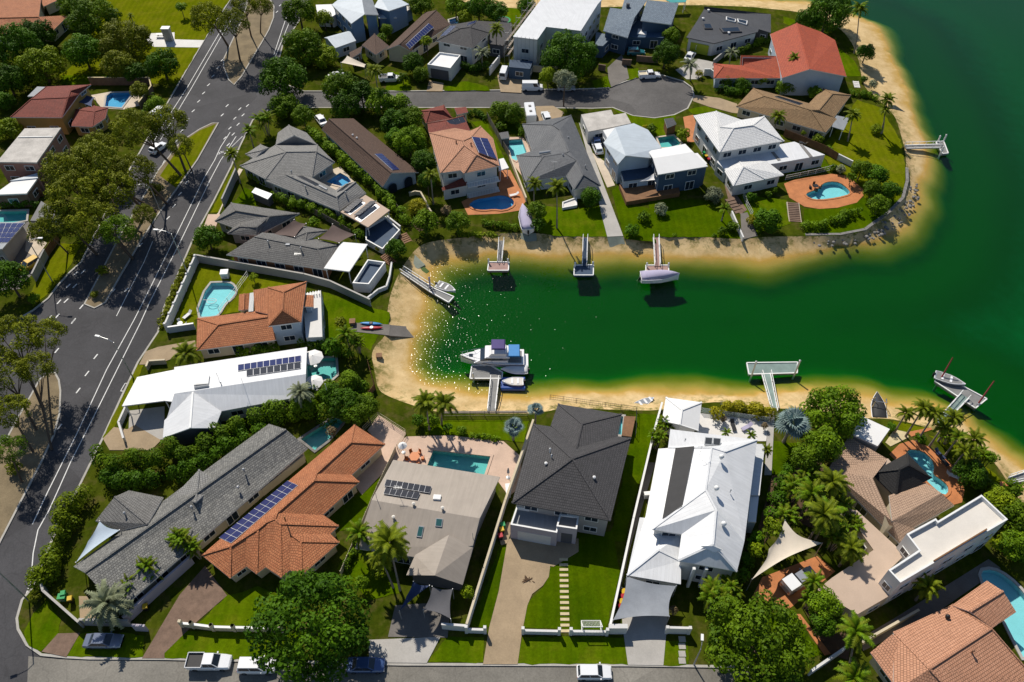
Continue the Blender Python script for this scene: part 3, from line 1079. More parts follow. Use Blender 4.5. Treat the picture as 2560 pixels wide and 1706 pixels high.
# bicycle stencil between the two lines
p = T('A:2010,1390')[0]
mb = MB()
for dx in (-0.35, 0.35):
    ring = [(p.x + dx + 0.28 * math.cos(a), p.y + 0.9 * dx + 0.28 * math.sin(a), 0) for a in np.linspace(0, 2 * math.pi, 13)]
    strip(ring, 0.09, KZ + 0.011, mb)
strip([(p.x - .35, p.y - .3, 0), (p.x + .1, p.y - .2, 0), (p.x + .35, p.y + .3, 0), (p.x - .1, p.y + .5, 0), (p.x - .35, p.y - .3, 0)], 0.09, KZ + 0.012, mb)
mb.build('bicycle_stencil', 'white_line', road)
p = T('J:1140,610')[0]
mb = MB()
for a, b_ in (((-.5, -.8), (.5, -.8)), ((.5, -.8), (.7, .8)), ((.7, .8), (-.3, .8)), ((-.3, .8), (-.5, -.8))):
    strip([(p.x + a[0], p.y + a[1], 0), (p.x + b_[0], p.y + b_[1], 0)], 0.12, KZ + 0.011, mb)
mb.build('painted_box', 'white_line', road)

# ------------------------------------------------------------------ houses
def parse(spec, t=None):
    """'a K:340,565,2.6 b 980,555,4.1' -> {name: plan point}"""
    out = {}
    tk = spec.split()
    for nm, c in zip(tk[::2], tk[1::2]):
        if ':' in c:
            t, c = c.split(':')
        x, y, z = (float(q) for q in c.split(','))
        out[nm] = at(*tp(t, x, y), z)
    return out


WIN = {}


def window_mesh(w, h):
    k = (round(w, 1), round(h, 1))
    if k not in WIN:
        w, h = k
        mb = MB()
        t = 0.09
        for c, sx_, sz in (((0, 0, 0), w, t), ((0, 0, h - t), w, t), ((-w / 2 + t / 2, 0, t), t, h - 2 * t), ((w / 2 - t / 2, 0, t), t, h - 2 * t), ((0, 0.01, t), 0.06, h - 2 * t)):
            mb.box(c, sx_, 0.10, sz)
        f = mb.mesh('window', 'white_paint')
        mb = MB()
        mb.box((0, 0, t), w - 2 * t - .01, 0.05, h - 2 * t - .01)
        WIN[k] = (f, mb.mesh('pane', 'glass'))
    return WIN[k]


def put_window(root, p, ang, w, h, name='window'):
    f, g = window_mesh(w, h)
    o = link(name, f, root)
    o.location = Vector(p) - parent_origin(root)
    o.rotation_euler = (0, 0, ang)
    link('pane', g, o)
    return o


def wall_windows(root, a, b, zb, zt, every=3.4):
    """windows along one wall that looks towards the camera side"""
    d = (b - a).to_2d()
    L = d.length
    if L < 1.9:
        return
    d.normalize()
    n = Vector((d.y, -d.x))
    mid = (a + b) / 2
    if n.dot((EYE - mid).to_2d().normalized()) < 0.12:
        return
    ang = math.atan2(d.y, d.x)
    k = max(1, int(L / every))
    rows = [0.9] if zt - zb < 4.4 else [0.9, 3.6]
    for i in range(k):
        w = min(1.9, L / k * 0.6)
        for r, sill in enumerate(rows):
            q = a.lerp(b, (i + .5) / k)
            h = 1.25
            s = sill
            if r == 0 and i % 3 == 1:
                s, h = 0.05, 2.1
            if s + h > zt - zb - .15:
                h = zt - zb - .15 - s
            if h < .5:
                continue
            put_window(root, (q.x + n.x * .05, q.y + n.y * .05, zb + s), ang, w, h, 'glass_door' if s < .5 else 'window')


def boundary(faces):
    cnt = {}
    for f in faces:
        for i in range(len(f)):
            cnt[(f[i], f[(i + 1) % len(f)])] = 1
    nxt = {a: b for (a, b) in cnt if (b, a) not in cnt}
    loops = []
    while nxt:
        s = next(iter(nxt))
        lp = [s]
        c = nxt.pop(s)
        while c != s and c in nxt:
            lp.append(c)
            c = nxt.pop(c)
        loops.append(lp)
    return loops


def up_face(V, f):
    n = Vector((0, 0, 0))
    for i in range(len(f)):
        a, b = V[f[i]], V[f[(i + 1) % len(f)]]
        n.z += a.x * b.y - b.x * a.y
    return list(f) if n.z > 0 else list(f)[::-1]


def roof(root, spec, faces, rm, wm='wall_white', base=0.0, inset=0.5, drop=0.2, cap=True, walls=True, fascia='fascia', win=True, capm=None):
    V = parse(spec)
    F = [up_face(V, f.split()) if ' ' in f.strip() else up_face(V, list(f)) for f in faces]
    mb = MB()
    for f in F:
        for tri in tessellate_polygon([[Vector((V[k].x, V[k].y, 0)) for k in f]]):
            g = up_face(V, [f[i] for i in tri])
            mb.face([V[k] for k in g])
            mb.face([V[k] - Vector((0, 0, drop)) for k in g][::-1], 1)
    loops = boundary(F)
    for lp in loops:
        for i in range(len(lp)):
            a, b = V[lp[i]], V[lp[(i + 1) % len(lp)]]
            d = Vector((0, 0, drop))
            mb.face([a - d, b - d, b, a], 1)
    mb.build('roof', [rm, fascia], root, uv=True)
    if cap:
        ed = {}
        for fi, f in enumerate(F):
            n = Vector((0, 0, 0))
            for i in range(len(f)):
                a, b = V[f[i]], V[f[(i + 1) % len(f)]]
                n += a.cross(b)
            n.normalize()
            c = sum((V[k] for k in f), Vector()) / len(f)
            for i in range(len(f)):
                ed.setdefault(frozenset((f[i], f[(i + 1) % len(f)])), []).append((n, c))
        for e, fs in ed.items():
            if len(fs) == 2 and len(e) == 2:
                (n1, c1), (n2, c2) = fs
                a, b = (V[k] for k in e)
                if n1.dot(n2) < 0.985 and (c2 - c1).dot(n1) < 0:
                    m2 = MB()
                    m2.beam(a + Vector((0, 0, .03)), b + Vector((0, 0, .03)), 0.26, 0.10, up=(n1 + n2).normalized())
                    m2.build('ridge_cap', capm or rm, root, uv=True)
    if walls:
        for lp in loops:
            P = ccw([V[k] for k in lp])
            I = offset(P, inset)
            mw = MB()
            n = len(P)
            for i in range(n):
                a, b = I[i], I[(i + 1) % n]
                za, zb_ = P[i].z - drop - .01, P[(i + 1) % n].z - drop - .01
                mw.face([(a.x, a.y, base), (b.x, b.y, base), (b.x, b.y, zb_), (a.x, a.y, za)])
                if win and abs(za - zb_) < 0.8:
                    wall_windows(root, a, b, base, min(za, zb_))
            mw.build('wall', wm, root)
    return V


def flat(root, spec, z, rm='flat_white', wm='wall_white', base=0.0, parapet=0.0, over=0.0, thick=0.25, walls=True, win=True, posts=False, cap='white_paint'):
    """flat roof slab (over = eave overhang) or a parapet roof"""
    P = ccw(T(spec, z))
    if parapet > 0:
        I = offset(P, 0.22)
        n = len(P)
        mb = MB()
        mb.face([(p.x, p.y, z - parapet) for p in I])
        mb.build('roof', rm, root, uv=True)
        mb = MB()
        for i in range(n):
            j = (i + 1) % n
            mb.face([P[i], P[j], I[j], I[i]])
            mb.face([I[i], I[j], (I[j].x, I[j].y, z - parapet - .02), (I[i].x, I[i].y, z - parapet - .02)])
        mb.build('parapet', cap, root)
        W_ = P
        zt = z
    else:
        mb = MB()
        mb.prism(P, z - thick, z)
        mb.build('roof', rm, root, uv=True)
        W_ = offset(P, over)
        zt = z - thick
    if posts:
        for q in W_:
            mb = MB()
            q2 = offset(P, 0.25)[W_.index(q)]
            mb.box((q2.x, q2.y, base), 0.14, 0.14, zt - base)
            mb.build('post', 'white_paint', root)
    elif walls:
        mb = MB()
        n = len(W_)
        for i in range(n):
            a, b = W_[i], W_[(i + 1) % n]
            mb.face([(a.x, a.y, base), (b.x, b.y, base), (b.x, b.y, zt), (a.x, a.y, zt)])
            if win:
                wall_windows(root, Vector(a), Vector(b), base, zt - parapet)
        mb.build('wall', wm, root)
    return P


def panels(root, t, quad, cols, rows, pl, mat='solar_blue', lift=0.12, gap=0.04, name='solar_panel'):
    """quad: four corners in order; cols along the first edge; each panel a slab of its own on an alloy tray"""
    q = [on_plane(t, *c, pl) for c in quad]
    n = pl[1]

    def P(u, v):
        return q[0].lerp(q[1], u).lerp(q[3].lerp(q[2], u), v)
    mb = MB()
    r = [P(0, 0), P(1, 0), P(1, 1), P(0, 1)]
    r = [p + n * (lift - .05) for p in r]
    k = [p - n * .05 for p in r]
    if (r[1] - r[0]).cross(r[3] - r[0]).dot(n) < 0:
        r, k = r[::-1], k[::-1]
    mb.faces(r + k, ((0, 1, 2, 3), (7, 6, 5, 4), (4, 5, 1, 0), (5, 6, 2, 1), (6, 7, 3, 2), (7, 4, 0, 3)))
    mb.build('panel_tray', 'solar_frame', root)
    for i in range(cols):
        for j in range(rows):
            gu, gv = gap, gap
            u0, u1, v0, v1 = (i + gu) / cols, (i + 1 - gu) / cols, (j + gv) / rows, (j + 1 - gv) / rows
            c = [P(u0, v0), P(u1, v0), P(u1, v1), P(u0, v1)]
            hi = [p + n * lift for p in c]
            lo = [p + n * (lift - .045) for p in c]
            if (hi[1] - hi[0]).cross(hi[3] - hi[0]).dot(n) < 0:
                hi, lo = hi[::-1], lo[::-1]
            mb = MB()
            mb.faces(hi + lo, ((0, 1, 2, 3), (4, 5, 1, 0), (5, 6, 2, 1), (6, 7, 3, 2), (7, 4, 0, 3)))
            mb.build(name, mat, root)


def vent(root, t, x, y, pl, h=0.6, r=0.16, mat='galvanised', kind='pipe'):
    p = on_plane(t, x, y, pl)
    r *= .72
    mb = MB()
    if kind == 'pipe':
        mb.tube([p - Vector((0, 0, .1)), p + Vector((0, 0, h))], r, 8)
        mb.lathe(p + Vector((0, 0, h)), ((r * 1.6, 0), (r * 1.6, .05), (r * .3, .16)), 8)
        mb.build('vent_pipe', mat, root)
    elif kind == 'whirly':
        mb.lathe(p - Vector((0, 0, .1)), ((r, 0), (r, .3), (r * 1.8, .38), (r * 2.1, .6), (r * 1.5, .8), (r * .2, .88)), 10)
        mb.build('roof_ventilator', mat, root, smooth=True)


def skylight(root, t, quad, pl, mat='glass_teal', lift=0.14, frame='galvanised'):
    n = pl[1]
    q = [on_plane(t, *c, pl) for c in quad]
    c0 = sum(q, Vector()) / 4
    if (q[1] - q[0]).cross(q[3] - q[0]).dot(n) < 0:
        q = q[::-1]
    hi, lo = [p + n * lift for p in q], [p - n * .05 for p in q]
    mb = MB()
    mb.faces(hi + lo, ((0, 1, 2, 3), (4, 5, 1, 0), (5, 6, 2, 1), (6, 7, 3, 2), (7, 4, 0, 3)))
    s = mb.build('skylight', frame, root)
    mb = MB()
    mb.face([c0 + (p - c0) * .82 + n * (lift + .02) for p in q])
    mb.build('pane', mat, s)


def facade(root, t, quad_px, mat, name, depth=0.08, z=0.0, off=0.0):
    """flat panel (door, garage door) given by two ground points and its height"""
    a, b, h = quad_px
    A, B = T(f'{t}:{a[0]},{a[1]} {b[0]},{b[1]}', z)
    d = (B - A).to_2d().normalized()
    n = Vector((d.y, -d.x))
    mb = MB()
    c = (A + B) / 2
    mb.box((c.x + n.x * (off + depth / 2), c.y + n.y * (off + depth / 2), 0.02), (B - A).length, depth, h, math.atan2(d.y, d.x))
    return mb.build(name, mat, root)


def house(label, t, x, y, name='house', cat='house'):
    p = T(f'{t}:{x},{y}')[0]
    return thing(name, label, cat, (p.x, p.y, 0))


def pl3(V, a, b, c):
    return plane(V[a], V[b], V[c])


# --- long weathered grey tiled house, lower left
h = house('long weathered grey tiled house with a hipped side wing, lower left corner', 'N', 1300, 500)
V = roof(h, 'nl N:605,615,2.7 rl 700,665,4.7 sl 981,975,2.7 sr O:850,415,2.7 rr 690,275,4.7 nr 565,235,2.7', ('nl rl rr nr', 'rl sl sr rr'), 'tile_weathered', 'wall_cream')
V2 = roof(h, 'a N:785,240,2.75 b 945,40,4.3 c 1215,265,4.55 d 985,320,2.75 e 1062,-12,2.75 f 1345,45,2.75', ('a b c d', 'b e f c'), 'tile_grey', 'wall_cream')
roof(h, 'p P:498,1174,4.4 q 545,1205,3.5 r 489,1257,4.75 s 437,1238,3.0', ('p q r', 's p r'), 'tile_pale_grey', walls=False, capm='tile_pale_grey')
vent(h, 'N', 1035, 190, pl3(V2, 'a', 'b', 'c'))
vent(h, 'N', 1585, 140, pl3(V, 'rl', 'sl', 'rr'))
vent(h, 'O', 385, 585, pl3(V, 'rl', 'sl', 'rr'))
vent(h, 'O', 340, 705, pl3(V, 'rl', 'sl', 'rr'), 0.25, 0.2)

# --- terracotta house with the long solar array
h = house('terracotta tiled house with a long double row of solar panels and a folded front roof', 'O', 700, 950)
V = roof(h, 'w O:70,1200,2.6 n 1195,240,2.6 e 1420,385,2.6 r1 1170,370,4.3 s1 1175,610,2.6 r2 915,600,4.4 r3 900,650,4.8 e2 1232,662,2.6 s2 965,905,2.6 r4 625,890,4.9 r5 610,935,4.9 r6 650,970,4.8 '
         'e3 1080,985,2.6 s3 1020,1045,2.6 r7 725,1045,4.1 r8 800,1100,3.8 e4 1085,1105,2.6 f8 805,1350,2.6 f7 720,1310,2.6 f6 655,1365,2.6 v5 545,960,4.8 f5 540,1290,2.6 r9 485,1010,4.7 f4 475,1340,2.6 '
         'v6 395,1065,4.4 f3 400,1285,2.6 ra 285,1135,4.2 f2 280,1370,2.6',
         ('w n r1 r2 r3 r4 r5 v5 r9 v6 ra', 'n e r1', 'r1 e s1 r2', 'r2 s1 e2 r3', 'r3 e2 s2 r4', 'r4 s2 e3 r6 r5', 'r6 e3 s3 r7', 'r7 s3 e4 r8', 'r8 e4 f8', 'r7 r8 f8 f7', 'r6 r7 f7 f6',
          'v5 r5 r6 f6 f5', 'r9 v5 f5 f4', 'v6 r9 f4 f3', 'ra v6 f3 f2', 'w ra f2'), 'tile_orange', 'wall_cream')
panels(h, 'O', ((705, 655), (780, 690), (290, 1115), (200, 1075)), 2, 12, plane(V['w'], V['n'], V['r4']), gap=.05)
vent(h, 'O', 690, 950, plane(V['r4'], V['s2'], V['e3']), .9, .12, 'brick_orange')

# --- beige metal roof
h = house('beige metal roofed house with a front gable and two short rows of solar panels', 'O', 1700, 900)
V = roof(h, 'a O:1480,500,3.3 b 2265,625,3.3 c 2115,930,5.0 d 1320,795,5.0 e 1200,1150,3.3 f 1640,1215,3.3 g 2065,1130,4.1', ('a b c d', 'd c g f e'), 'ribs_beige', 'wall_grey', cap=False)
V2 = roof(h, 'r O:1890,1050,4.7 s 1785,1350,4.5 p 1575,1348,3.0 q 1640,1200,3.4 t 2068,1140,3.9 u 1990,1420,2.9', ('r s p q', 'r t u s'), 'ribs_beige', 'wall_dark', fascia='fascia_dark', cap=False)
pn = pl3(V, 'a', 'b', 'c')
panels(h, 'O', ((1430, 652), (1762, 705), (1748, 753), (1413, 700)), 8, 1, pn, 'solar_black', .3)
panels(h, 'O', ((1425, 712), (1677, 750), (1655, 797), (1408, 757)), 6, 1, pn, 'solar_black', .3)
ps = pl3(V, 'd', 'c', 'e')
skylight(h, 'O', ((1795, 930), (1845, 935), (1838, 995), (1788, 990)), ps)
skylight(h, 'O', ((1668, 985), (1706, 990), (1690, 1072), (1650, 1066)), ps)
skylight(h, 'O', ((1778, 765), (1832, 768), (1826, 802), (1772, 798)), pn, 'flat_white', .3, 'white_paint')
vent(h, 'O', 1483, 930, ps, .4, .22, 'flat_cream')
vent(h, 'O', 1843, 860, ps, .3, .22, 'flat_cream')
vent(h, 'O', 1630, 828, ps, .25, .22, 'flat_cream')
vent(h, 'O', 2065, 1075, ps, 1.2, .05)
vent(h, 'O', 1360, 790, pn, 1.4, .05)

# --- charcoal hip-roofed house
h = house('two storey house with a charcoal pyramid tile roof and a white parapet garage in front', 'Q', 850, 700)
V = roof(h, 'a Q:625,215,5.4 b 1275,310,5.4 c 1140,862,5.4 d 480,742,5.4 e 885,447,8.4', ('a b e', 'b c e', 'c d e', 'd a e'), 'tile_charcoal', 'wall_grey', fascia='fascia_dark')
roof(h, 'a Q:790,80,5.0 b 1215,150,5.0 c 1190,297,5.4 d 912,378,7.3 e 740,225,5.4 f 950,215,7.0', ('a b f', 'b c d f', 'a f d e'), 'tile_charcoal', 'wall_grey', fascia='fascia_dark')
flat(h, 'Q:470,887 782,942 820,800 512,762', 3.8, 'ribs_grey', 'wall_lilac', parapet=.7, win=False)
flat(h, 'Q:778,898 916,918 930,830 800,815', 4.2, 'flat_grey', 'wall_lilac', parapet=.3, win=False)
pe = pl3(V, 'b', 'c', 'e')
pw = pl3(V, 'd', 'a', 'e')
vent(h, 'Q', 1030, 578, pe, .3, .2, 'flat_white')
vent(h, 'Q', 708, 485, pw, .3, .2, 'flat_white')
vent(h, 'Q', 745, 440, pw, .7, .1, 'white_paint')
vent(h, 'Q', 735, 405, pw, .9, .12, 'white_paint')
facade(h, 'Q', ((520, 895), (745, 935), 2.4), 'fascia', 'garage_door', .05, 3.8)
facade(h, 'Q', ((815, 903), (890, 914), 2.6), 'wall_dark', 'door', .05, 4.2)

# --- big white house
h = house('big two storey white metal roofed house with a dark pool heating mat on the roof', 'Q', 1750, 700)
V = roof(h, 'a Q:1540,250,5.5 b 2120,320,5.5 c 2035,1000,5.5 d 1985,1202,5.5 e 1590,1130,5.5 f 1615,952,5.5 g 1415,920,5.5 k 1525,372,5.5 p 1815,372,7.7 q 1905,400,7.5 r 1775,655,7.9 s 1845,790,7.9 t 1825,1022,7.6',
         ('a b q p k', 'k p r g', 'r s f g', 's t e f', 't d e', 'b c d t s r p q'), 'ribs_white', 'wall_white', inset=.4)
V2 = roof(h, 'a Q:1460,380,3.0 b 1540,375,3.3 c 1455,930,3.6 d 1462,1058,4.0 e 1250,1226,3.0 f 1335,840,3.0 g 1372,842,3.0 k 1612,1130,3.6 m 1610,1286,3.0 x 1625,945,4.4', ('a b c d e f g', 'd k m e', 'c x k d'), 'ribs_white', 'wall_white', inset=.3)
roof(h, 'a Q:2116,348,3.4 b 2172,350,3.2 c 2136,692,3.2 d 2070,690,3.4', ('a b c d',), 'ribs_white', 'wall_pale_blue', inset=.1)
flat(h, 'Q:2075,690 2132,694 2112,872 2058,868', 3.0, 'flat_white', 'wall_pale_blue')
pw = pl3(V, 'k', 'r', 'g')
panels(h, 'Q', ((1575, 378), (1700, 366), (1620, 770), (1488, 850)), 1, 1, pw, 'cover_dark', .1, .0, 'pool_heating_mat')
skylight(h, 'Q', ((1772, 308), (1823, 312), (1818, 362), (1766, 356)), pl3(V, 'a', 'b', 'q'), 'solar_black')
skylight(h, 'Q', ((1826, 312), (1878, 317), (1872, 367), (1822, 362)), pl3(V, 'a', 'b', 'q'), 'solar_black')
pe = pl3(V, 'b', 'c', 's')
for x, y in ((1878, 445), (1845, 655), (1893, 893)):
    vent(h, 'Q', x, y, pe, .6, .24, 'white_paint', 'whirly')
vent(h, 'Q', 1638, 328, pl3(V, 'a', 'b', 'q'), .4, .1)
vent(h, 'Q', 1940, 668, pe, .4, .1)
skylight(h, 'Q', ((1740, 1030), (1825, 1026), (1890, 1055), (1835, 1078)), pl3(V, 't', 'd', 'e'), 'wall_pale_blue', .1, 'white_paint')
for x in (1655, 1735):
    p = T(f'Q:{x},1300')[0]
    mb = MB()
    mb.box((p.x, p.y, 0), .35, .35, 5.2)
    mb.build('column', 'white_paint', h)
g = house('white hip roofed garden pavilion beside the sandy bank', 'Q', 1620, 180, 'pavilion', 'pavilion')
roof(g, 'a Q:1510,37,3.2 b 1750,70,3.2 c 1727,260,3.2 d 1483,193,3.2 e 1617,122,4.3 f 1603,220,4.3', ('a b e', 'b c f e', 'c d f', 'd a e f'), 'flat_white', 'wall_white')

# --- tan house with the black pyramid
h = house('sprawling peach tiled house wrapped round a black pyramid pavilion roof', 'M', 1200, 1100)
V = roof(h, 'w M:830,965,3.0 n 990,710,3.0 e 1290,887,3.0 p 1175,1032,4.9 s 1390,1545,3.0 q 1322,1362,4.9 k 1500,1420,3.4', ('w n e p', 'w p q s', 'q k s'), 'tile_peach', 'wall_cream', cap=False)
roof(h, 'a M:1300,1165,3.6 b 1575,1065,3.0 c 1702,1147,4.6 d 1322,1362,4.95 e 1802,1242,3.0 f 1482,1417,3.2', ('a b c d', 'd c e f'), 'tile_peach', 'wall_cream', cap=False)
flat(h, 'S:1195,60 1575,410 1460,520 1515,655 1265,800 1000,640 1100,560 1370,380 1262,225', 3.2, 'flat_beige', 'wall_cream')
flat(h, 'M:1095,557 1306,655 1212,786 1010,692', 3.4, 'flat_white', 'wall_grey', thick=.3)
flat(h, 'M:1160,1000 1360,1190 1500,1110 1290,880', 3.1, 'flat_beige', 'wall_cream', win=False)
g = house('black tiled pyramid pavilion at the curved pool', 'M', 1400, 1020, 'pavilion', 'pavilion')
roof(g, 'w M:1165,990,3.4 n 1437,840,3.4 e 1627,1030,3.4 s 1350,1180,3.4 a 1378,965,5.6 b 1448,930,5.6', ('w n b a', 'n e b', 'e s a b', 's w a'), 'tile_black', 'wall_dark', fascia='fascia_dark', win=False)
h = house('tall white modern flat roofed building with a stepped parapet, right side', 'S', 1900, 350)
flat(h, 'S:1467,510 1545,593 2248,180 2075,18 1790,190 1776,172 1585,275 1665,380', 7.0, 'flat_cream', 'wall_white', parapet=.55)
mb = MB()
a, b_ = T('S:1764,452 2108,245', 7.15)
mb.beam(a, b_, .16, .3)
mb.build('roof_upstand', 'deck_wood', h)

# --- salmon house, lower right
h = house('salmon tiled house filling the bottom right corner', 'S', 1900, 950)
V = roof(h, 'a S:1500,915,2.9 b 1885,735,2.9 c 2140,893,5.4 d 1735,1157,5.4 e 2440,1240,2.9 f 2040,1480,2.9 g 1500,1310,2.9', ('a b c d', 'd c e f', 'a d f g', 'b e c'), 'tile_salmon', 'wall_cream')
roof(h, 'a S:1880,742,3.0 b 2110,580,3.0 c 2215,648,4.2 d 2000,782,4.6 e 2302,785,3.0 f 2145,890,3.2', ('a b c d', 'd c e f'), 'tile_salmon', 'wall_cream')
roof(h, 'a S:1348,1050,2.6 b 1492,930,3.3 c 1775,1240,3.3 d 1560,1340,2.6', ('a b c d',), 'tile_salmon', 'wall_cream')
vent(h, 'S', 1845, 825, pl3(V, 'a', 'b', 'c'), .5, .2, 'black_paint', 'whirly')
vent(h, 'S', 2010, 1050, pl3(V, 'd', 'c', 'e'), .6, .16, 'tile_salmon')

# --- white metal roofed house by the arterial road
h = house('white metal roofed house with staggered solar rows beside the main road', 'K', 700, 1150)
V = roof(h, 'a K:130,1015,3.1 b 1340,832,3.1 c 1330,1078,4.7 d 130,1257,4.7 e 1326,1275,3.1 f 555,1417,3.1 g 60,1490,3.1', ('a b c d', 'd c e f g'), 'ribs_white', 'wall_white', cap=False)
roof(h, 'a K:300,1243,4.75 b 275,1570,4.3 c 40,1500,3.15 d 25,1660,3.05 e 500,1570,3.05 f 560,1420,3.15', ('a b d c', 'a f e b'), 'ribs_white', 'wall_dark', capm='white_paint')
flat(h, 'J:1250,522 1632,446 1590,748 1500,737 1112,786', 3.2, 'ribs_white', 'wall_dark', thick=.2, posts=True)
pn = pl3(V, 'a', 'b', 'c')
panels(h, 'K', ((712, 1000), (1288, 915), (1288, 970), (712, 1055)), 10, 1, pn, 'solar_blue', .2)
panels(h, 'K', ((790, 1050), (1285, 980), (1285, 1032), (790, 1105)), 8, 1, pn, 'solar_black', .2)
skylight(h, 'K', ((322, 1112), (455, 1103), (445, 1180), (312, 1192)), pn, 'flat_white', .35)
mb = MB()
mb.tube(T('K:315,1205 445,1185', 4.75), .22, 8)
mb.build('water_tank', 'galvanised', h)
vent(h, 'K', 560, 1175, pn, .5, .1)
vent(h, 'K', 535, 1120, pn, 1.2, .04)

# --- orange house with the kidney pool
h = house('orange tiled house with an upper storey and white rear deck beside the kidney pool', 'K', 850, 600)
V = roof(h, 'a K:340,570,2.7 b 870,502,2.7 c 985,530,3.2 d 982,557,4.3 e 530,627,4.3 f 330,862,2.7 g 1060,766,2.7 k 1030,640,3.7', ('a b c d e', 'a e f', 'e d k g f'), 'tile_orange', 'wall_cream')
roof(h, 'a K:985,287,5.4 b 1337,235,5.4 c 1288,602,5.4 d 985,642,5.4 e 1127,330,7.2 f 1115,495,7.2', ('a b e', 'b c f e', 'c d f', 'd a e f'), 'tile_orange', 'wall_pale_blue')
roof(h, 'a K:850,312,3.2 b 990,288,4.0 c 988,532,4.0 d 866,502,3.2', ('a b c d',), 'tile_orange', 'wall_cream')
roof(h, 'a K:1290,352,5.0 b 1400,360,4.6 c 1400,466,4.6 d 1292,462,5.0', ('a b c d',), 'tile_orange', 'wall_pale_blue')
roof(h, 'a K:722,350,2.7 b 815,340,2.7 c 808,488,2.7 d 715,495,2.7 e 768,345,3.3 f 762,492,3.3', ('a e f d', 'e b c f'), 'tile_orange', 'wall_cream', inset=.25)
roof(h, 'a K:818,340,2.9 b 858,332,2.9 c 850,505,2.9 d 806,510,2.9', ('a b c d',), 'ribs_grey', 'wall_cream', inset=.2)
flat(h, 'K:1300,350 1466,316 1480,738 1330,745', 2.9, 'paving_white', 'wall_white', thick=.3)
mb = MB()
for q in ('1345,335', '1370,330', '1395,325', '1420,322', '1445,318'):
    x, y = q.split(',')
    a, b_ = T(f'K:{x},{y} {float(x) + 4},{float(y) + 32}', 3.3)
    mb = MB()
    mb.beam(a, b_, .12, .14)
    mb.build('pergola_rafter', 'white_paint', h)

# --- grey tiled house with brown sails
h = house('grey tiled house with orange brick walls and a white patio roof below the brown sails', 'F', 500, 1200)
roof(h, 'a P:578,507,2.7 b 749,534,2.7 c 641,590,2.7 d 537,553,2.7 e 590,527,4.2 f 674,541,4.2', ('a b f e', 'b c f', 'c d e f', 'd a e'), 'tile_grey', 'wall_grey')
roof(h, 'a F:150,985,2.8 b 415,950,4.1 c 300,1125,2.9 d 30,1108,2.7 e 142,1045,3.6 f 300,1052,3.9', ('a b f e', 'a e d', 'e f c d', 'b c f'), 'tile_grey', 'wall_grey')
V = roof(h, 'a F:20,1302,2.7 b 280,1137,4.4 c 852,1247,4.4 d 945,1442,2.7 e 350,1100,3.4 f 700,1130,2.7 g 1062,1210,2.7', ('a b c d', 'b e f g c', 'c g d'), 'tile_grey', 'brick_orange')
roof(h, 'a F:700,1035,2.8 b 945,1080,2.8 c 740,1180,3.3 d 630,1150,3.3 e 755,1100,3.7', ('a b e', 'b c e', 'c d e', 'd a e'), 'tile_grey', 'wall_grey', walls=False)
flat(h, 'F:1075,1186 1310,1206 1142,1456 910,1426', 3.3, 'flat_white', thick=.22, posts=True)
vent(h, 'F', 405, 1200, pl3(V, 'a', 'b', 'c'))
vent(h, 'F', 705, 1260, pl3(V, 'a', 'b', 'c'))
skylight(h, 'F', ((565, 1203), (605, 1203), (600, 1218), (560, 1218)), pl3(V, 'a', 'b', 'c'), 'flat_white')

# --- pale grey tiled house
h = house('large pale grey tiled house with many hips and a flat rear patio roof', 'F', 600, 450)
V = roof(h, 'w F:145,492,2.7 s 375,612,2.7 t 800,600,2.7 e 1008,458,2.7 n 850,298,2.7 m 470,300,2.7 a 565,365,5.0 b 840,362,4.8', ('w s a', 's t b a', 't e b', 'e n b', 'n m a b', 'm w a'), 'tile_pale_grey', 'wall_grey')
roof(h, 'a F:490,190,2.7 b 590,120,3.9 c 752,190,2.7 d 850,300,2.9 e 640,215,4.6 f 470,300,2.9', ('a b e f', 'b c d e'), 'tile_pale_grey', 'wall_grey')
roof(h, 'a F:195,385,2.7 b 332,296,2.7 c 412,328,2.7 d 280,430,2.8 e 350,350,3.6', ('a b e', 'b c e', 'c d e', 'd a e'), 'tile_pale_grey', 'wall_grey')
V = roof(h, 'a F:375,628,2.7 b 570,572,4.2 c 1027,775,4.2 d 1047,907,2.7 e 1200,640,4.2 f 1297,742,2.7 g 800,600,2.8 k 1020,712,2.8 m 1110,655,2.8', ('a b c d', 'b g k c', 'c k m e', 'c e f d'), 'tile_pale_grey', 'wall_grey')
panels(h, 'F', ((665, 590), (720, 590), (880, 670), (830, 680)), 1, 7, pl3(V, 'b', 'g', 'k'), 'solar_black', .15)
panels(h, 'F', ((1120, 665), (1175, 645), (1085, 715), (1030, 735)), 1, 3, pl3(V, 'c', 'k', 'e'), 'solar_black', .15)
vent(h, 'F', 618, 560, pl3(V, 'a', 'b', 'c'))
vent(h, 'F', 745, 700, pl3(V, 'a', 'b', 'c'))
vent(h, 'F', 1112, 755, pl3(V, 'c', 'e', 'd'))
mb = MB()
mb.tube(T('F:868,672 940,710', 4.5), .24, 8)
mb.build('water_tank', 'galvanised', h)
P = flat(h, 'F:1290,757 1512,897 1312,1052 1062,912', 3.2, 'flat_beige', 'wall_white', thick=.3, posts=True)
pf = (P[0], Vector((0, 0, 1)))
skylight(h, 'F', ((1265, 820), (1290, 835), (1150, 940), (1110, 920)), pf, 'glass', .05, 'solar_frame')
skylight(h, 'F', ((1385, 840), (1420, 870), (1245, 1005), (1195, 975)), pf, 'glass', .05, 'solar_frame')
panels(h, 'F', ((1215, 805), (1275, 805), (1135, 925), (1085, 910)), 1, 6, pf, 'solar_black', .35)
panels(h, 'F', ((1335, 825), (1395, 822), (1240, 950), (1180, 955)), 1, 6, pf, 'solar_black', .35)

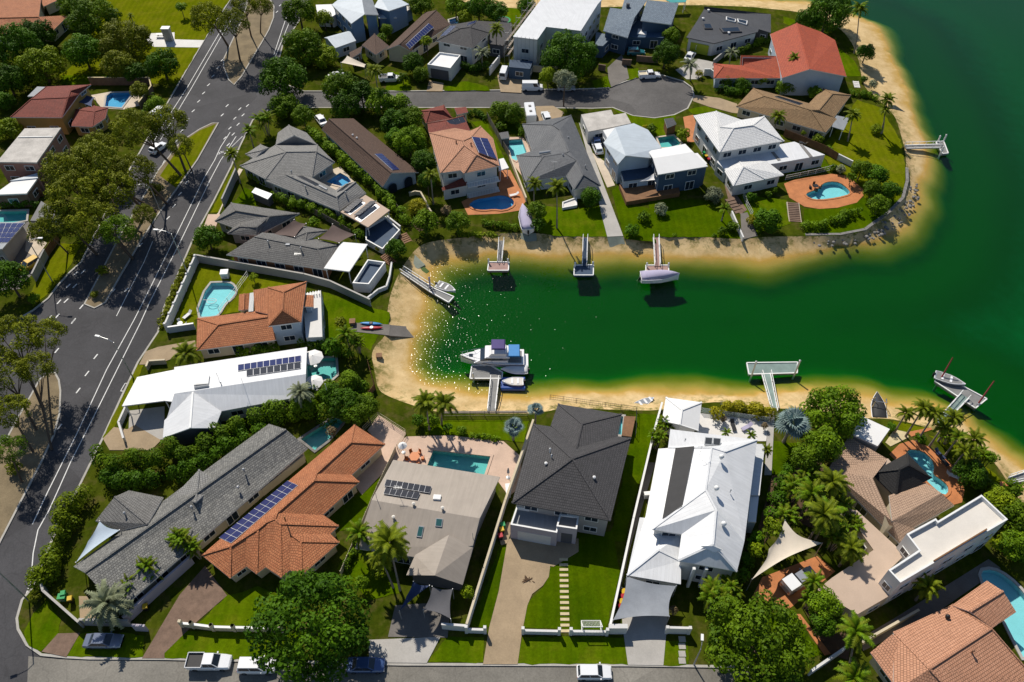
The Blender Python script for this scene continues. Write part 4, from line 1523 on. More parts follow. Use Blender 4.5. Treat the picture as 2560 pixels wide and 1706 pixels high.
# --- brown gable
h = house('long brown gabled roof with seven solar panels above white arches', 'F', 1300, 400)
V = roof(h, 'a F:890,158,2.9 b 958,62,4.9 c 1527,557,4.9 d 1447,685,2.9 e 1180,60,2.9 f 1775,550,2.9', ('a b c d', 'b e f c'), 'tile_brown', 'wall_pale_blue', fascia='fascia', win=False)
panels(h, 'F', ((1372, 388), (1440, 385), (1602, 530), (1535, 536)), 1, 7, pl3(V, 'b', 'e', 'c'), 'solar_blue', .15)
vent(h, 'F', 1175, 218, pl3(V, 'b', 'e', 'c'), .3, .18, 'flat_white')
vent(h, 'F', 1212, 245, pl3(V, 'b', 'e', 'c'), .3, .18, 'flat_white')
for t_ in (.28, .72):
    a, b_ = V['d'], V['f']
    d = (b_ - a).to_2d().normalized()
    q = a.lerp(b_, t_)
    n = Vector((d.y, -d.x)) * -0.42
    mb = MB()
    ang = math.atan2(d.y, d.x)
    pts_ = [(-.95, 0), (.95, 0), (.95, 1.5)] + [(.95 * math.cos(k), 1.5 + .8 * math.sin(k)) for k in np.linspace(0, math.pi, 9)[1:-1]] + [(-.95, 1.5)]
    mb.face([(q.x + n.x + math.cos(ang) * x, q.y + n.y + math.sin(ang) * x, z + .1) for x, z in pts_])
    mb.build('arched_door', 'glass', h)

# --- terracotta two storey, centre
h = house('two storey terracotta tiled house with balconies and a kidney pool at the bank', 'G', 600, 480)
V = roof(h, 'nw G:265,300,5.5 n1 500,256,5.5 n2 640,282,5.8 n3 735,240,5.5 ne 850,352,5.5 se 907,602,5.5 s2 580,672,5.5 s1 552,642,5.6 sw 368,667,5.5 r1 575,375,7.5 r2 585,412,7.5 r3 645,342,7.4 r4 697,497,7.3',
         ('nw r1 r2 sw', 'sw r2 s1', 'r2 r4 s2 s1', 'r4 se s2', 'n3 ne se r4 r2 r1 r3', 'nw n1 n2 n3 r3 r1'), 'tile_salmon', 'wall_white')
roof(h, 'a G:165,105,2.7 b 400,47,2.7 c 478,165,2.7 d 235,212,2.7 e 270,100,3.9 f 395,95,3.9', ('a b f e', 'b c f', 'c d e f', 'd a e'), 'tile_maroon', 'wall_cream')
V2 = roof(h, 'a G:250,215,3.0 b 580,146,3.0 c 640,275,3.0 d 545,312,3.4 e 260,298,3.2 f 415,190,4.2 g 480,300,4.4', ('a b f', 'f b c d g', 'a f g e'), 'tile_maroon', 'wall_cream')
roof(h, 'a G:495,72,2.7 b 602,65,2.7 c 622,112,2.7 d 520,135,2.7', ('a b c d',), 'tile_maroon', 'wall_cream', inset=.3)
roof(h, 'a G:380,800,2.9 b 600,695,3.5 c 615,780,2.7 d 388,828,2.6', ('a b c d',), 'tile_maroon', 'wall_white', inset=.3)
panels(h, 'G', ((650, 345), (795, 362), (882, 552), (715, 490)), 2, 5, plane(V['r3'], V['ne'], V['se']), gap=.03, lift=.3)
panels(h, 'G', ((425, 195), (575, 155), (632, 272), (545, 305)), 3, 2, plane(V2['f'], V2['b'], V2['d']), 'solar_black', gap=.02)
vent(h, 'G', 513, 395, pl3(V, 'nw', 'r1', 'sw'), .5, .16, 'tile_maroon')
vent(h, 'G', 648, 415, plane(V['r1'], V['ne'], V['se']), .5, .16, 'tile_maroon')
flat(h, 'G:885,545 945,530 992,618 905,645', 2.9, 'flat_white', thick=.2, posts=True)
a, b_ = T('G:605,668 895,606', 5.5)
for zf in (2.7, 0.15):
    mb = MB()
    c = (a + b_) / 2
    d = (b_ - a)
    ang = math.atan2(d.y, d.x)
    mb.box((c.x, c.y - .1, zf - .2), d.length, 1.9, .2, ang)
    mb.build('balcony', 'wall_white', h)
    mb = MB()
    for k in range(13):
        q = a.lerp(b_, k / 12)
        mb.box((q.x, q.y - 1.0, zf), .06, .06, 1.0, ang)
    mb.beam((a.x, a.y - 1.0, zf + 1), (b_.x, b_.y - 1.0, zf + 1), .07, .07)
    mb.build('balustrade', 'white_paint', h)

# --- dark slate roof
h = house('sprawling dark slate tiled house beside the narrow turquoise pool', 'G', 1450, 500)
V = roof(h, 'nw G:1115,222,2.9 ne 1560,140,2.9 se 1832,782,2.9 s1 1585,817,2.9 s2 1515,692,3.0 sw 1145,748,2.9 w2 1060,507,2.9 wn 1207,466,3.0 wm 1345,442,3.6 r1 1387,228,4.9 r2 1458,275,5.0 r3 1540,470,4.8 '
         'r4 1502,487,4.7 r5 1305,517,4.7 r6 1613,553,4.8 r7 1671,683,4.4',
         ('nw r1 wn', 'r1 r2 wm wn', 'r2 r3 wm', 'wm r3 r4 r5 w2 wn', 'w2 r5 sw', 'r5 r4 r6 s2 sw', 'r6 r7 s1 s2', 'r7 se s1', 'ne se r7 r6 r4 r3 r2 r1', 'nw ne r1'), 'tile_slate', 'wall_white')
mb = MB()
mb.tube(T('G:1268,485 1370,470', 4.6), .25, 8)
mb.build('water_tank', 'galvanised', h)
vent(h, 'G', 1485, 520, plane(V['r5'], V['r4'], V['sw']))
vent(h, 'G', 1690, 620, plane(V['ne'], V['se'], V['r3']))
vent(h, 'G', 1535, 350, plane(V['ne'], V['se'], V['r3']), .3)

# --- pale blue-white metal houses
h = house('pale blue metal gabled house with a white skillion wing and a dark rear deck', 'C', 1200, 1350)
roof(h, 'w C:835,1302,5.3 n 942,1162,6.9 s 1037,1420,6.9 f 965,1502,5.3 e 1110,1125,5.8 g 1240,1185,5.6 k 1362,1345,5.4 m 1268,1442,5.5', ('n w f s', 'n e g k m s'), 'ribs_pale_blue', 'wall_pale_blue', cap=False)
roof(h, 'a P:1620,378,5.8 b 1713,360,5.8 c 1733,380,6.2 d 1632,396,6.2 e 1645,437,5.5 f 1770,416,5.5', ('a b c d', 'd c f e'), 'flat_white', 'wall_navy', cap=False)
flat(h, 'C:1655,1400 1692,1396 1780,1492 1750,1510', 5.2, 'flat_white', 'wall_navy', win=False)
flat(h, 'P:1548,462 1690,445 1700,482 1566,505', 1.0, 'deck_wood', 'deck_wood', thick=.2, win=False)
flat(h, 'P:1550,420 1640,400 1655,440 1560,452', 2.9, 'deck_navy', 'wall_pale_blue', thick=.25)
h = house('low stained flat roof carport building beside the cul-de-sac', 'C', 850, 1100)
flat(h, 'C:630,1046 905,1002 926,1050 1035,1031 1086,1126 695,1202', 3.0, 'flat_stained', 'wall_white', thick=.25)
flat(h, 'C:830,1190 1000,1150 960,1240 870,1262', 3.3, 'flat_white', 'wall_white', thick=.2)

# --- white tiled two storey
h = house('white tiled two storey house with low blue-shaded wings near the round terrace', 'I', 750, 550)
V = roof(h, 'nw I:305,357,5.5 na 492,320,6.9 nb 700,392,5.5 ne 885,362,5.5 se 1047,565,5.5 sw 518,657,5.5 ra 632,460,7.4 rb 792,437,7.4 rc 527,452,7.1', ('nw na rc ra sw', 'ra rb se sw', 'ne se rb', 'rc nb ne rb ra', 'na nb rc'), 'tile_white', 'wall_white')
flat(h, 'I:498,738 525,668 1010,592 1130,570 1380,677 985,746 570,806', 3.0, 'ribs_white', 'wall_white', thick=.3)
roof(h, 'a I:560,810,3.1 b 672,720,3.2 c 905,730,3.2 d 1047,842,3.0 e 895,877,3.0 f 630,932,3.0 g 713,776,4.4', ('a b g f', 'g e f', 'b c d e g'), 'tile_white', 'wall_white')
for q in ('1170,590 1195,590 1280,690 1255,697', '870,790 895,785 955,850 930,858', '940,655 965,652 1020,720 995,725'):
    a = T('I:' + q, 3.08)
    mb = MB()
    mb.prism(a, 3.01, 3.08)
    mb.build('skylight_strip', 'flat_grey', h)

# --- tan hip roof
h = house('tan tiled hip roofed house on the point lawn with a grey awning', 'I', 1100, 300)
V = roof(h, 'w I:655,282,2.7 n 795,133,2.7 m 1250,257,2.8 p 1365,135,2.7 e 1592,190,2.7 f 1455,372,2.9 g 1478,385,2.7 s 1385,497,2.7 r1 885,198,4.5 r2 1265,312,4.9 r3 1330,312,4.6 r4 1440,180,4.3',
         ('w n r1', 'n m r3 r2 r1', 'p r4 r3 m', 'p e r4', 'r4 e f r3', 'r2 r3 f g', 'r2 g s', 'w r1 r2 s'), 'tile_tan', 'wall_cream')
panels(h, 'I', ((965, 205), (1000, 200), (1200, 262), (1165, 272)), 1, 6, pl3(V, 'n', 'm', 'r2'), 'solar_black', .15)
flat(h, 'I:1470,355 1582,377 1532,477 1437,447', 2.7, 'ribs_grey', thick=.15, posts=True)

# --- red roof
h = house('red tiled gabled house with pale blue gable wall near the sandy point', 'D', 300, 450)
roof(h, 'a D:262,212,7.0 b 20,312,4.8 c 75,500,4.8 d 128,712,4.6 e 380,632,7.0 f 480,290,5.2 g 612,367,4.8 k 717,698,4.6', ('a b c d e', 'a e k g f'), 'tile_red', 'wall_pale_blue')
roof(h, 'a C:1838,580,2.8 b 2080,597,3.0 c 2085,505,4.6 d D:80,512,4.6 e 130,714,2.8 f C:1840,714,2.8 g 1925,607,3.9', ('a b g', 'b c d e f g', 'a g f'), 'tile_red', 'wall_pale_blue')

# --- dark modern, blue shingles, scaffolded white roof
h = house('dark grey angular roofed house with a lime green garage door', 'C', 1850, 250)
V = roof(h, 'a C:1752,85,4.6 b 2250,267,3.6 c 2242,292,3.5 d 1842,397,3.6 e 1590,342,3.8 f 1692,185,4.3', ('a b c d e f',), 'ribs_dark', 'wall_white', fascia='fascia_dark')
roof(h, 'a C:1752,60,5.0 b 2360,130,4.2 c 2360,300,3.2 d 2252,268,3.4 e 1765,88,4.2', ('a b c d e',), 'ribs_dark', 'wall_dark', fascia='fascia_dark')
pd = pl3(V, 'a', 'b', 'e')
skylight(h, 'C', ((1740, 225), (1810, 225), (1830, 270), (1755, 270)), pd, 'glass', .3, 'fascia_dark')
skylight(h, 'C', ((1890, 265), (2070, 255), (2095, 298), (1920, 305)), pd, 'glass', .3, 'fascia_dark')
skylight(h, 'C', ((1950, 160), (2040, 185), (2035, 210), (1950, 190)), pd, 'glass', .3, 'white_paint')
skylight(h, 'C', ((2050, 180), (2145, 200), (2140, 235), (2060, 210)), pd, 'glass', .3, 'white_paint')
for q in ((1790, 105), (1740, 180), (1975, 310)):
    vent(h, 'C', q[0], q[1], pd, .4, .3, 'flat_white')
facade(h, 'C', ((1600, 345), (1800, 389), 2.6), 'lime', 'garage_door', .08, 3.7, -.5)
h = house('blue grey shingled house with navy walls and a curved carport', 'C', 1150, 200)
roof(h, 'a C:895,72,5.2 b 1000,86,5.2 c 1032,-30,5.6 d 1232,0,6.6 e 1118,160,6.0 f 1055,346,5.0 g 832,282,5.0', ('a b c d e f g',), 'shingle_blue', 'wall_navy')
roof(h, 'a C:1232,0,6.7 b 1520,30,5.4 c 1452,226,5.0 d 1172,188,6.2', ('a b c d',), 'shingle_blue', 'wall_navy')
flat(h, 'C:1060,340 1120,165 1450,230 1400,340 1380,345', 2.9, 'wall_navy', 'wall_navy', thick=.2)
flat(h, 'C:765,292 950,335 985,345 905,345 830,420 760,415', 3.2, 'shingle_blue', 'wall_navy', thick=.25)
skylight(h, 'C', ((1150, 270), (1230, 280), (1225, 325), (1140, 315)), (Vector((0, 0, 2.9)), Vector((0, 0, 1))), 'flat_white', .2, 'flat_white')
mb = MB()
mb.box(on_plane('C', 1055, 75, (Vector((0, 0, 5.4)), Vector((0, 0, 1)))), .8, .8, 1.2)
mb.build('chimney', 'wall_dark', h)
flat(h, 'C:1400,0 1600,-12 1580,22 1450,25', 3.0, 'turf_teal', thick=.1, posts=True)
h = house('white flat roofed three storey building under scaffolding', 'C', 400, 150)
V = roof(h, 'a C:265,-5,8.0 b 825,-8,8.0 c 780,42,7.8 d 628,282,7.6 e 312,246,7.6 f 232,362,7.5 g 8,336,7.5', ('a b c d e f g',), 'ribs_white', 'wall_white', cap=False, inset=.15)
flat(h, 'C:-20,545 190,560 165,630 -30,612', 3.0, 'deck_navy', 'wall_navy', thick=.3)
for k in range(6):
    q = at(*tp('C', 270 - k * 52, -5 + k * 68), 7.0) + Vector((-1.0, 0, 0))
    mb = MB()
    for dx in (0, -1.1):
        mb.tube([(q.x + dx, q.y, 0), (q.x + dx, q.y, 8.6)], .045, 5)
    for z in (2, 4, 6, 8):
        mb.tube([(q.x, q.y, z), (q.x - 1.1, q.y, z)], .04, 5)
    mb.build('scaffold_frame', 'galvanised', h)
qa, qb = at(*tp('C', 270, -5), 7.0) + Vector((-1.5, 0, 0)), at(*tp('C', 10, 335), 7.0) + Vector((-1.5, 0, 0))
for z in (2, 4, 6, 7.6):
    mb = MB()
    mb.beam((qa.x, qa.y, z), (qb.x, qb.y, z), .5 if z < 7 else .06, .06)
    mb.build('scaffold_board', 'timber_grey', h)
for k in range(7):
    q = lerp(at(*tp('C', 10, 345), 7.4), at(*tp('C', 232, 370), 7.4), k / 6) + Vector((0, -.9, 0))
    mb = MB()
    mb.tube([(q.x, q.y, 0), (q.x, q.y, 8.4)], .045, 5)
    mb.build('scaffold_pole', 'galvanised', h)

# --- white cube garage and dark hip
h = house('dark grey hip roofed house with a white cube garage on the cul-de-sac', 'B', 1800, 400)
V = roof(h, 'a B:1640,373,4.8 b 1785,228,4.8 c 2010,188,4.8 d 2132,302,4.8 e 1975,442,4.8 f 1860,262,6.4 g 1950,250,6.4', ('a b f', 'b c g f', 'c d g', 'd e g', 'e a f g'), 'tile_charcoal', 'wall_white')
panels(h, 'B', ((1775, 238), (1830, 240), (1735, 325), (1680, 335)), 2, 4, plane(V['a'], V['b'], V['f']), gap=.04)
panels(h, 'B', ((1935, 215), (2010, 190), (1995, 215), (1920, 240)), 3, 1, plane(V['b'], V['c'], V['g']), gap=.04)
flat(h, 'B:1562,587 1672,476 1866,502 1772,622', 3.4, 'flat_white', 'wall_white', parapet=.4, win=False)
facade(h, 'B', ((1590, 592), (1752, 619), 2.5), 'wall_dark', 'garage_door', .06, 3.4)
flat(h, 'B:2010,190 2330,210 2334,300 2250,420 2130,400 2135,305', 3.2, 'tile_charcoal', 'wall_dark', thick=.3)

# --- brown gable with array
h = house('brown tiled gable house with a ladder of solar panels', 'B', 1450, 300)
V = roof(h, 'a B:1180,456,3.0 b 1302,410,4.8 c 1642,93,4.8 d 1540,115,3.0 e 1775,225,3.0 f 1415,470,3.0', ('a b c d', 'b f e c'), 'tile_brown', 'wall_cream')
panels(h, 'B', ((1362, 420), (1570, 225), (1618, 262), (1398, 460)), 12, 1, plane(V['b'], V['e'], V['c']), gap=.06, lift=.45)
h = house('small brown roofed bungalow beside the white shed', 'B', 1080, 430)
roof(h, 'a B:965,412,2.8 b 1080,308,3.8 c 1212,420,2.8 d 1092,502,2.8', ('a b d', 'b c d'), 'tile_brown', 'wall_cream')
roof(h, 'a B:850,480,2.4 b 970,420,3.0 c 955,480,3.0 d 860,540,2.4', ('a b c d',), 'tile_brown', 'brick_brown', inset=.3)
h = house('pale metal garage shed with a low gable beside the leafy corner', 'B', 760, 370, 'shed', 'shed')
roof(h, 'a B:622,345,3.0 b 840,285,3.2 c 862,292,3.6 d 650,352,3.6 e 912,372,2.8 f 722,440,2.8', ('a b c d', 'd c e f'), 'ribs_pale_blue', 'wall_pale_blue', cap=False, inset=.15)
h = house('two storey blue weatherboard house with a pale metal gable at the top edge', 'B', 900, 150)
roof(h, 'a B:690,45,5.6 b 790,-35,5.6 c 990,130,7.0 d 868,217,5.6 e 1118,137,5.8 f 960,-40,7.0', ('a b f c d', 'f e c') if False else ('a b f c d',), 'ribs_pale_blue', 'wall_blue', cap=False)
roof(h, 'c B:990,132,6.95 e 1118,138,5.6 g 1050,-30,5.6 f 960,-40,6.95', ('c e g f',), 'ribs_grey', 'wall_blue', cap=False)
roof(h, 'a B:1075,65,5.6 b 1210,102,6.4 c 1395,40,5.6 d 1270,-30,5.6 e 1130,-30,6.2', ('a b e', 'b c d e'), 'ribs_pale_blue', 'wall_blue', cap=False)
roof(h, 'a B:1100,90,3.8 b 1215,105,4.6 c 1285,162,3.8 d 1110,168,3.8', ('a b c d',), 'ribs_pale_blue', 'wall_blue', cap=False)
flat(h, 'B:1240,110 1395,50 1420,70 1285,165', 3.2, 'flat_cream', 'wall_blue', thick=.25)
flat(h, 'B:545,45 690,40 735,125 700,150 560,140', 3.0, 'flat_white', 'wall_white', thick=.2)
h = house('grey hip roofed bungalow behind the dark fence at the far lawn', 'B', 2250, 300) if False else None

# --- left side of the arterial
h = house('orange tiled house at the top left corner behind dark trees', 'A', 200, 180)
roof(h, 'a A:-160,330,2.8 b -60,165,4.8 c 355,155,4.8 d 625,140,2.8 e 470,292,2.8 f 380,-60,2.8 g -60,-60,2.8', ('a b c e', 'c d e', 'b g f c'), 'tile_orange', 'wall_cream')
roof(h, 'a A:360,0,2.7 b 420,-90,3.2 c 620,-40,2.7 d 400,60,2.7', ('a b c d',), 'tile_orange', 'wall_cream', win=False)
h = house('maroon tiled mustard walled house beside the blue pool', 'A', 350, 950)
roof(h, 'a A:95,1070,4.6 b 285,905,6.0 c 620,890,6.0 d 720,860,4.8 e 565,1072,4.6 f 425,790,4.8 g 830,772,4.8 k 640,830,6.0', ('a b c e', 'a f b', 'f g k c b', 'g d c k', 'c d e') , 'tile_maroon', 'wall_mustard')
roof(h, 'a A:690,1000,2.7 b 860,965,2.7 c 985,985,2.7 d 960,1080,2.7 e 840,1160,2.7 f 650,1150,2.7 g 860,1020,3.8', ('a b g', 'b c g', 'c d e g', 'e f a g'), 'tile_maroon', 'wall_mustard')
roof(h, 'a A:250,880,4.4 b 340,790,4.4 c 435,795,4.6 d 360,880,4.6', ('a b c d',), 'ribs_grey', walls=False, cap=False)
h = house('pink brick block of flats with a grey flat roof at the left edge', 'A', 280, 1320)
flat(h, 'A:-30,1478 335,1482 556,1166 225,1172', 5.6, 'flat_stained', 'brick_pink', thick=.3)
a, b_ = T('A:165,1252 480,1247', 5.7)
mb = MB()
mb.beam(a, b_, .2, .14)
mb.build('roof_flashing', 'white_paint', h)
h = house('white skillion roofed annexe below the flat roofed brick block', 'E', 200, 240)
flat(h, 'E:-60,318 242,306 342,168 120,190', 3.2, 'flat_white', 'brick_brown', thick=.3)
flat(h, 'E:90,190 340,120 345,165 120,188', 3.4, 'ribs_pale_blue', 'brick_pink', thick=.2)
h = house('low roofed house carrying a grid of solar panels at the left edge', 'E', 120, 700)
V = roof(h, 'a E:-140,565,3.0 b 232,572,3.0 c 20,812,4.2 d -140,815,4.2', ('a b c d',), 'ribs_grey', 'wall_grey', cap=False)
panels(h, 'E', ((-110, 582), (225, 580), (75, 757), (-110, 762)), 6, 4, pl3(V, 'a', 'b', 'c'), gap=.04)
flat(h, 'E:275,555 375,375 520,470 470,560', 3.0, 'ribs_dark', 'wall_grey', thick=.2)

for lab_t, x, y, z in (('O', 1525, 760, 5.0), ('K', 760, 1170, 4.7), ('G', 1405, 640, 4.2), ('Q', 1735, 420, 7.6), ('F', 690, 1370, 3.2)):
    p = at(*tp(lab_t, x, y), z)
    hs = min((o for o in COL.objects if o.name.startswith('house') and o.type == 'EMPTY'), key=lambda o: (Vector(o.location).to_2d() - p.to_2d()).length)
    mb = MB()
    mb.tube([p - Vector((0, 0, .5)), p + Vector((0, 0, 2.0))], .025, 5)
    for k in range(6):
        q = p + Vector((-.5 + .2 * k, 0, 2.0))
        mb.beam(q - Vector((0, .35 - .03 * k, 0)), q + Vector((0, .35 - .03 * k, 0)), .02, .02)
    mb.beam(p + Vector((-.6, 0, 2.0)), p + Vector((.6, 0, 2.0)), .03, .03)
    mb.build('aerial', 'galvanised', hs)

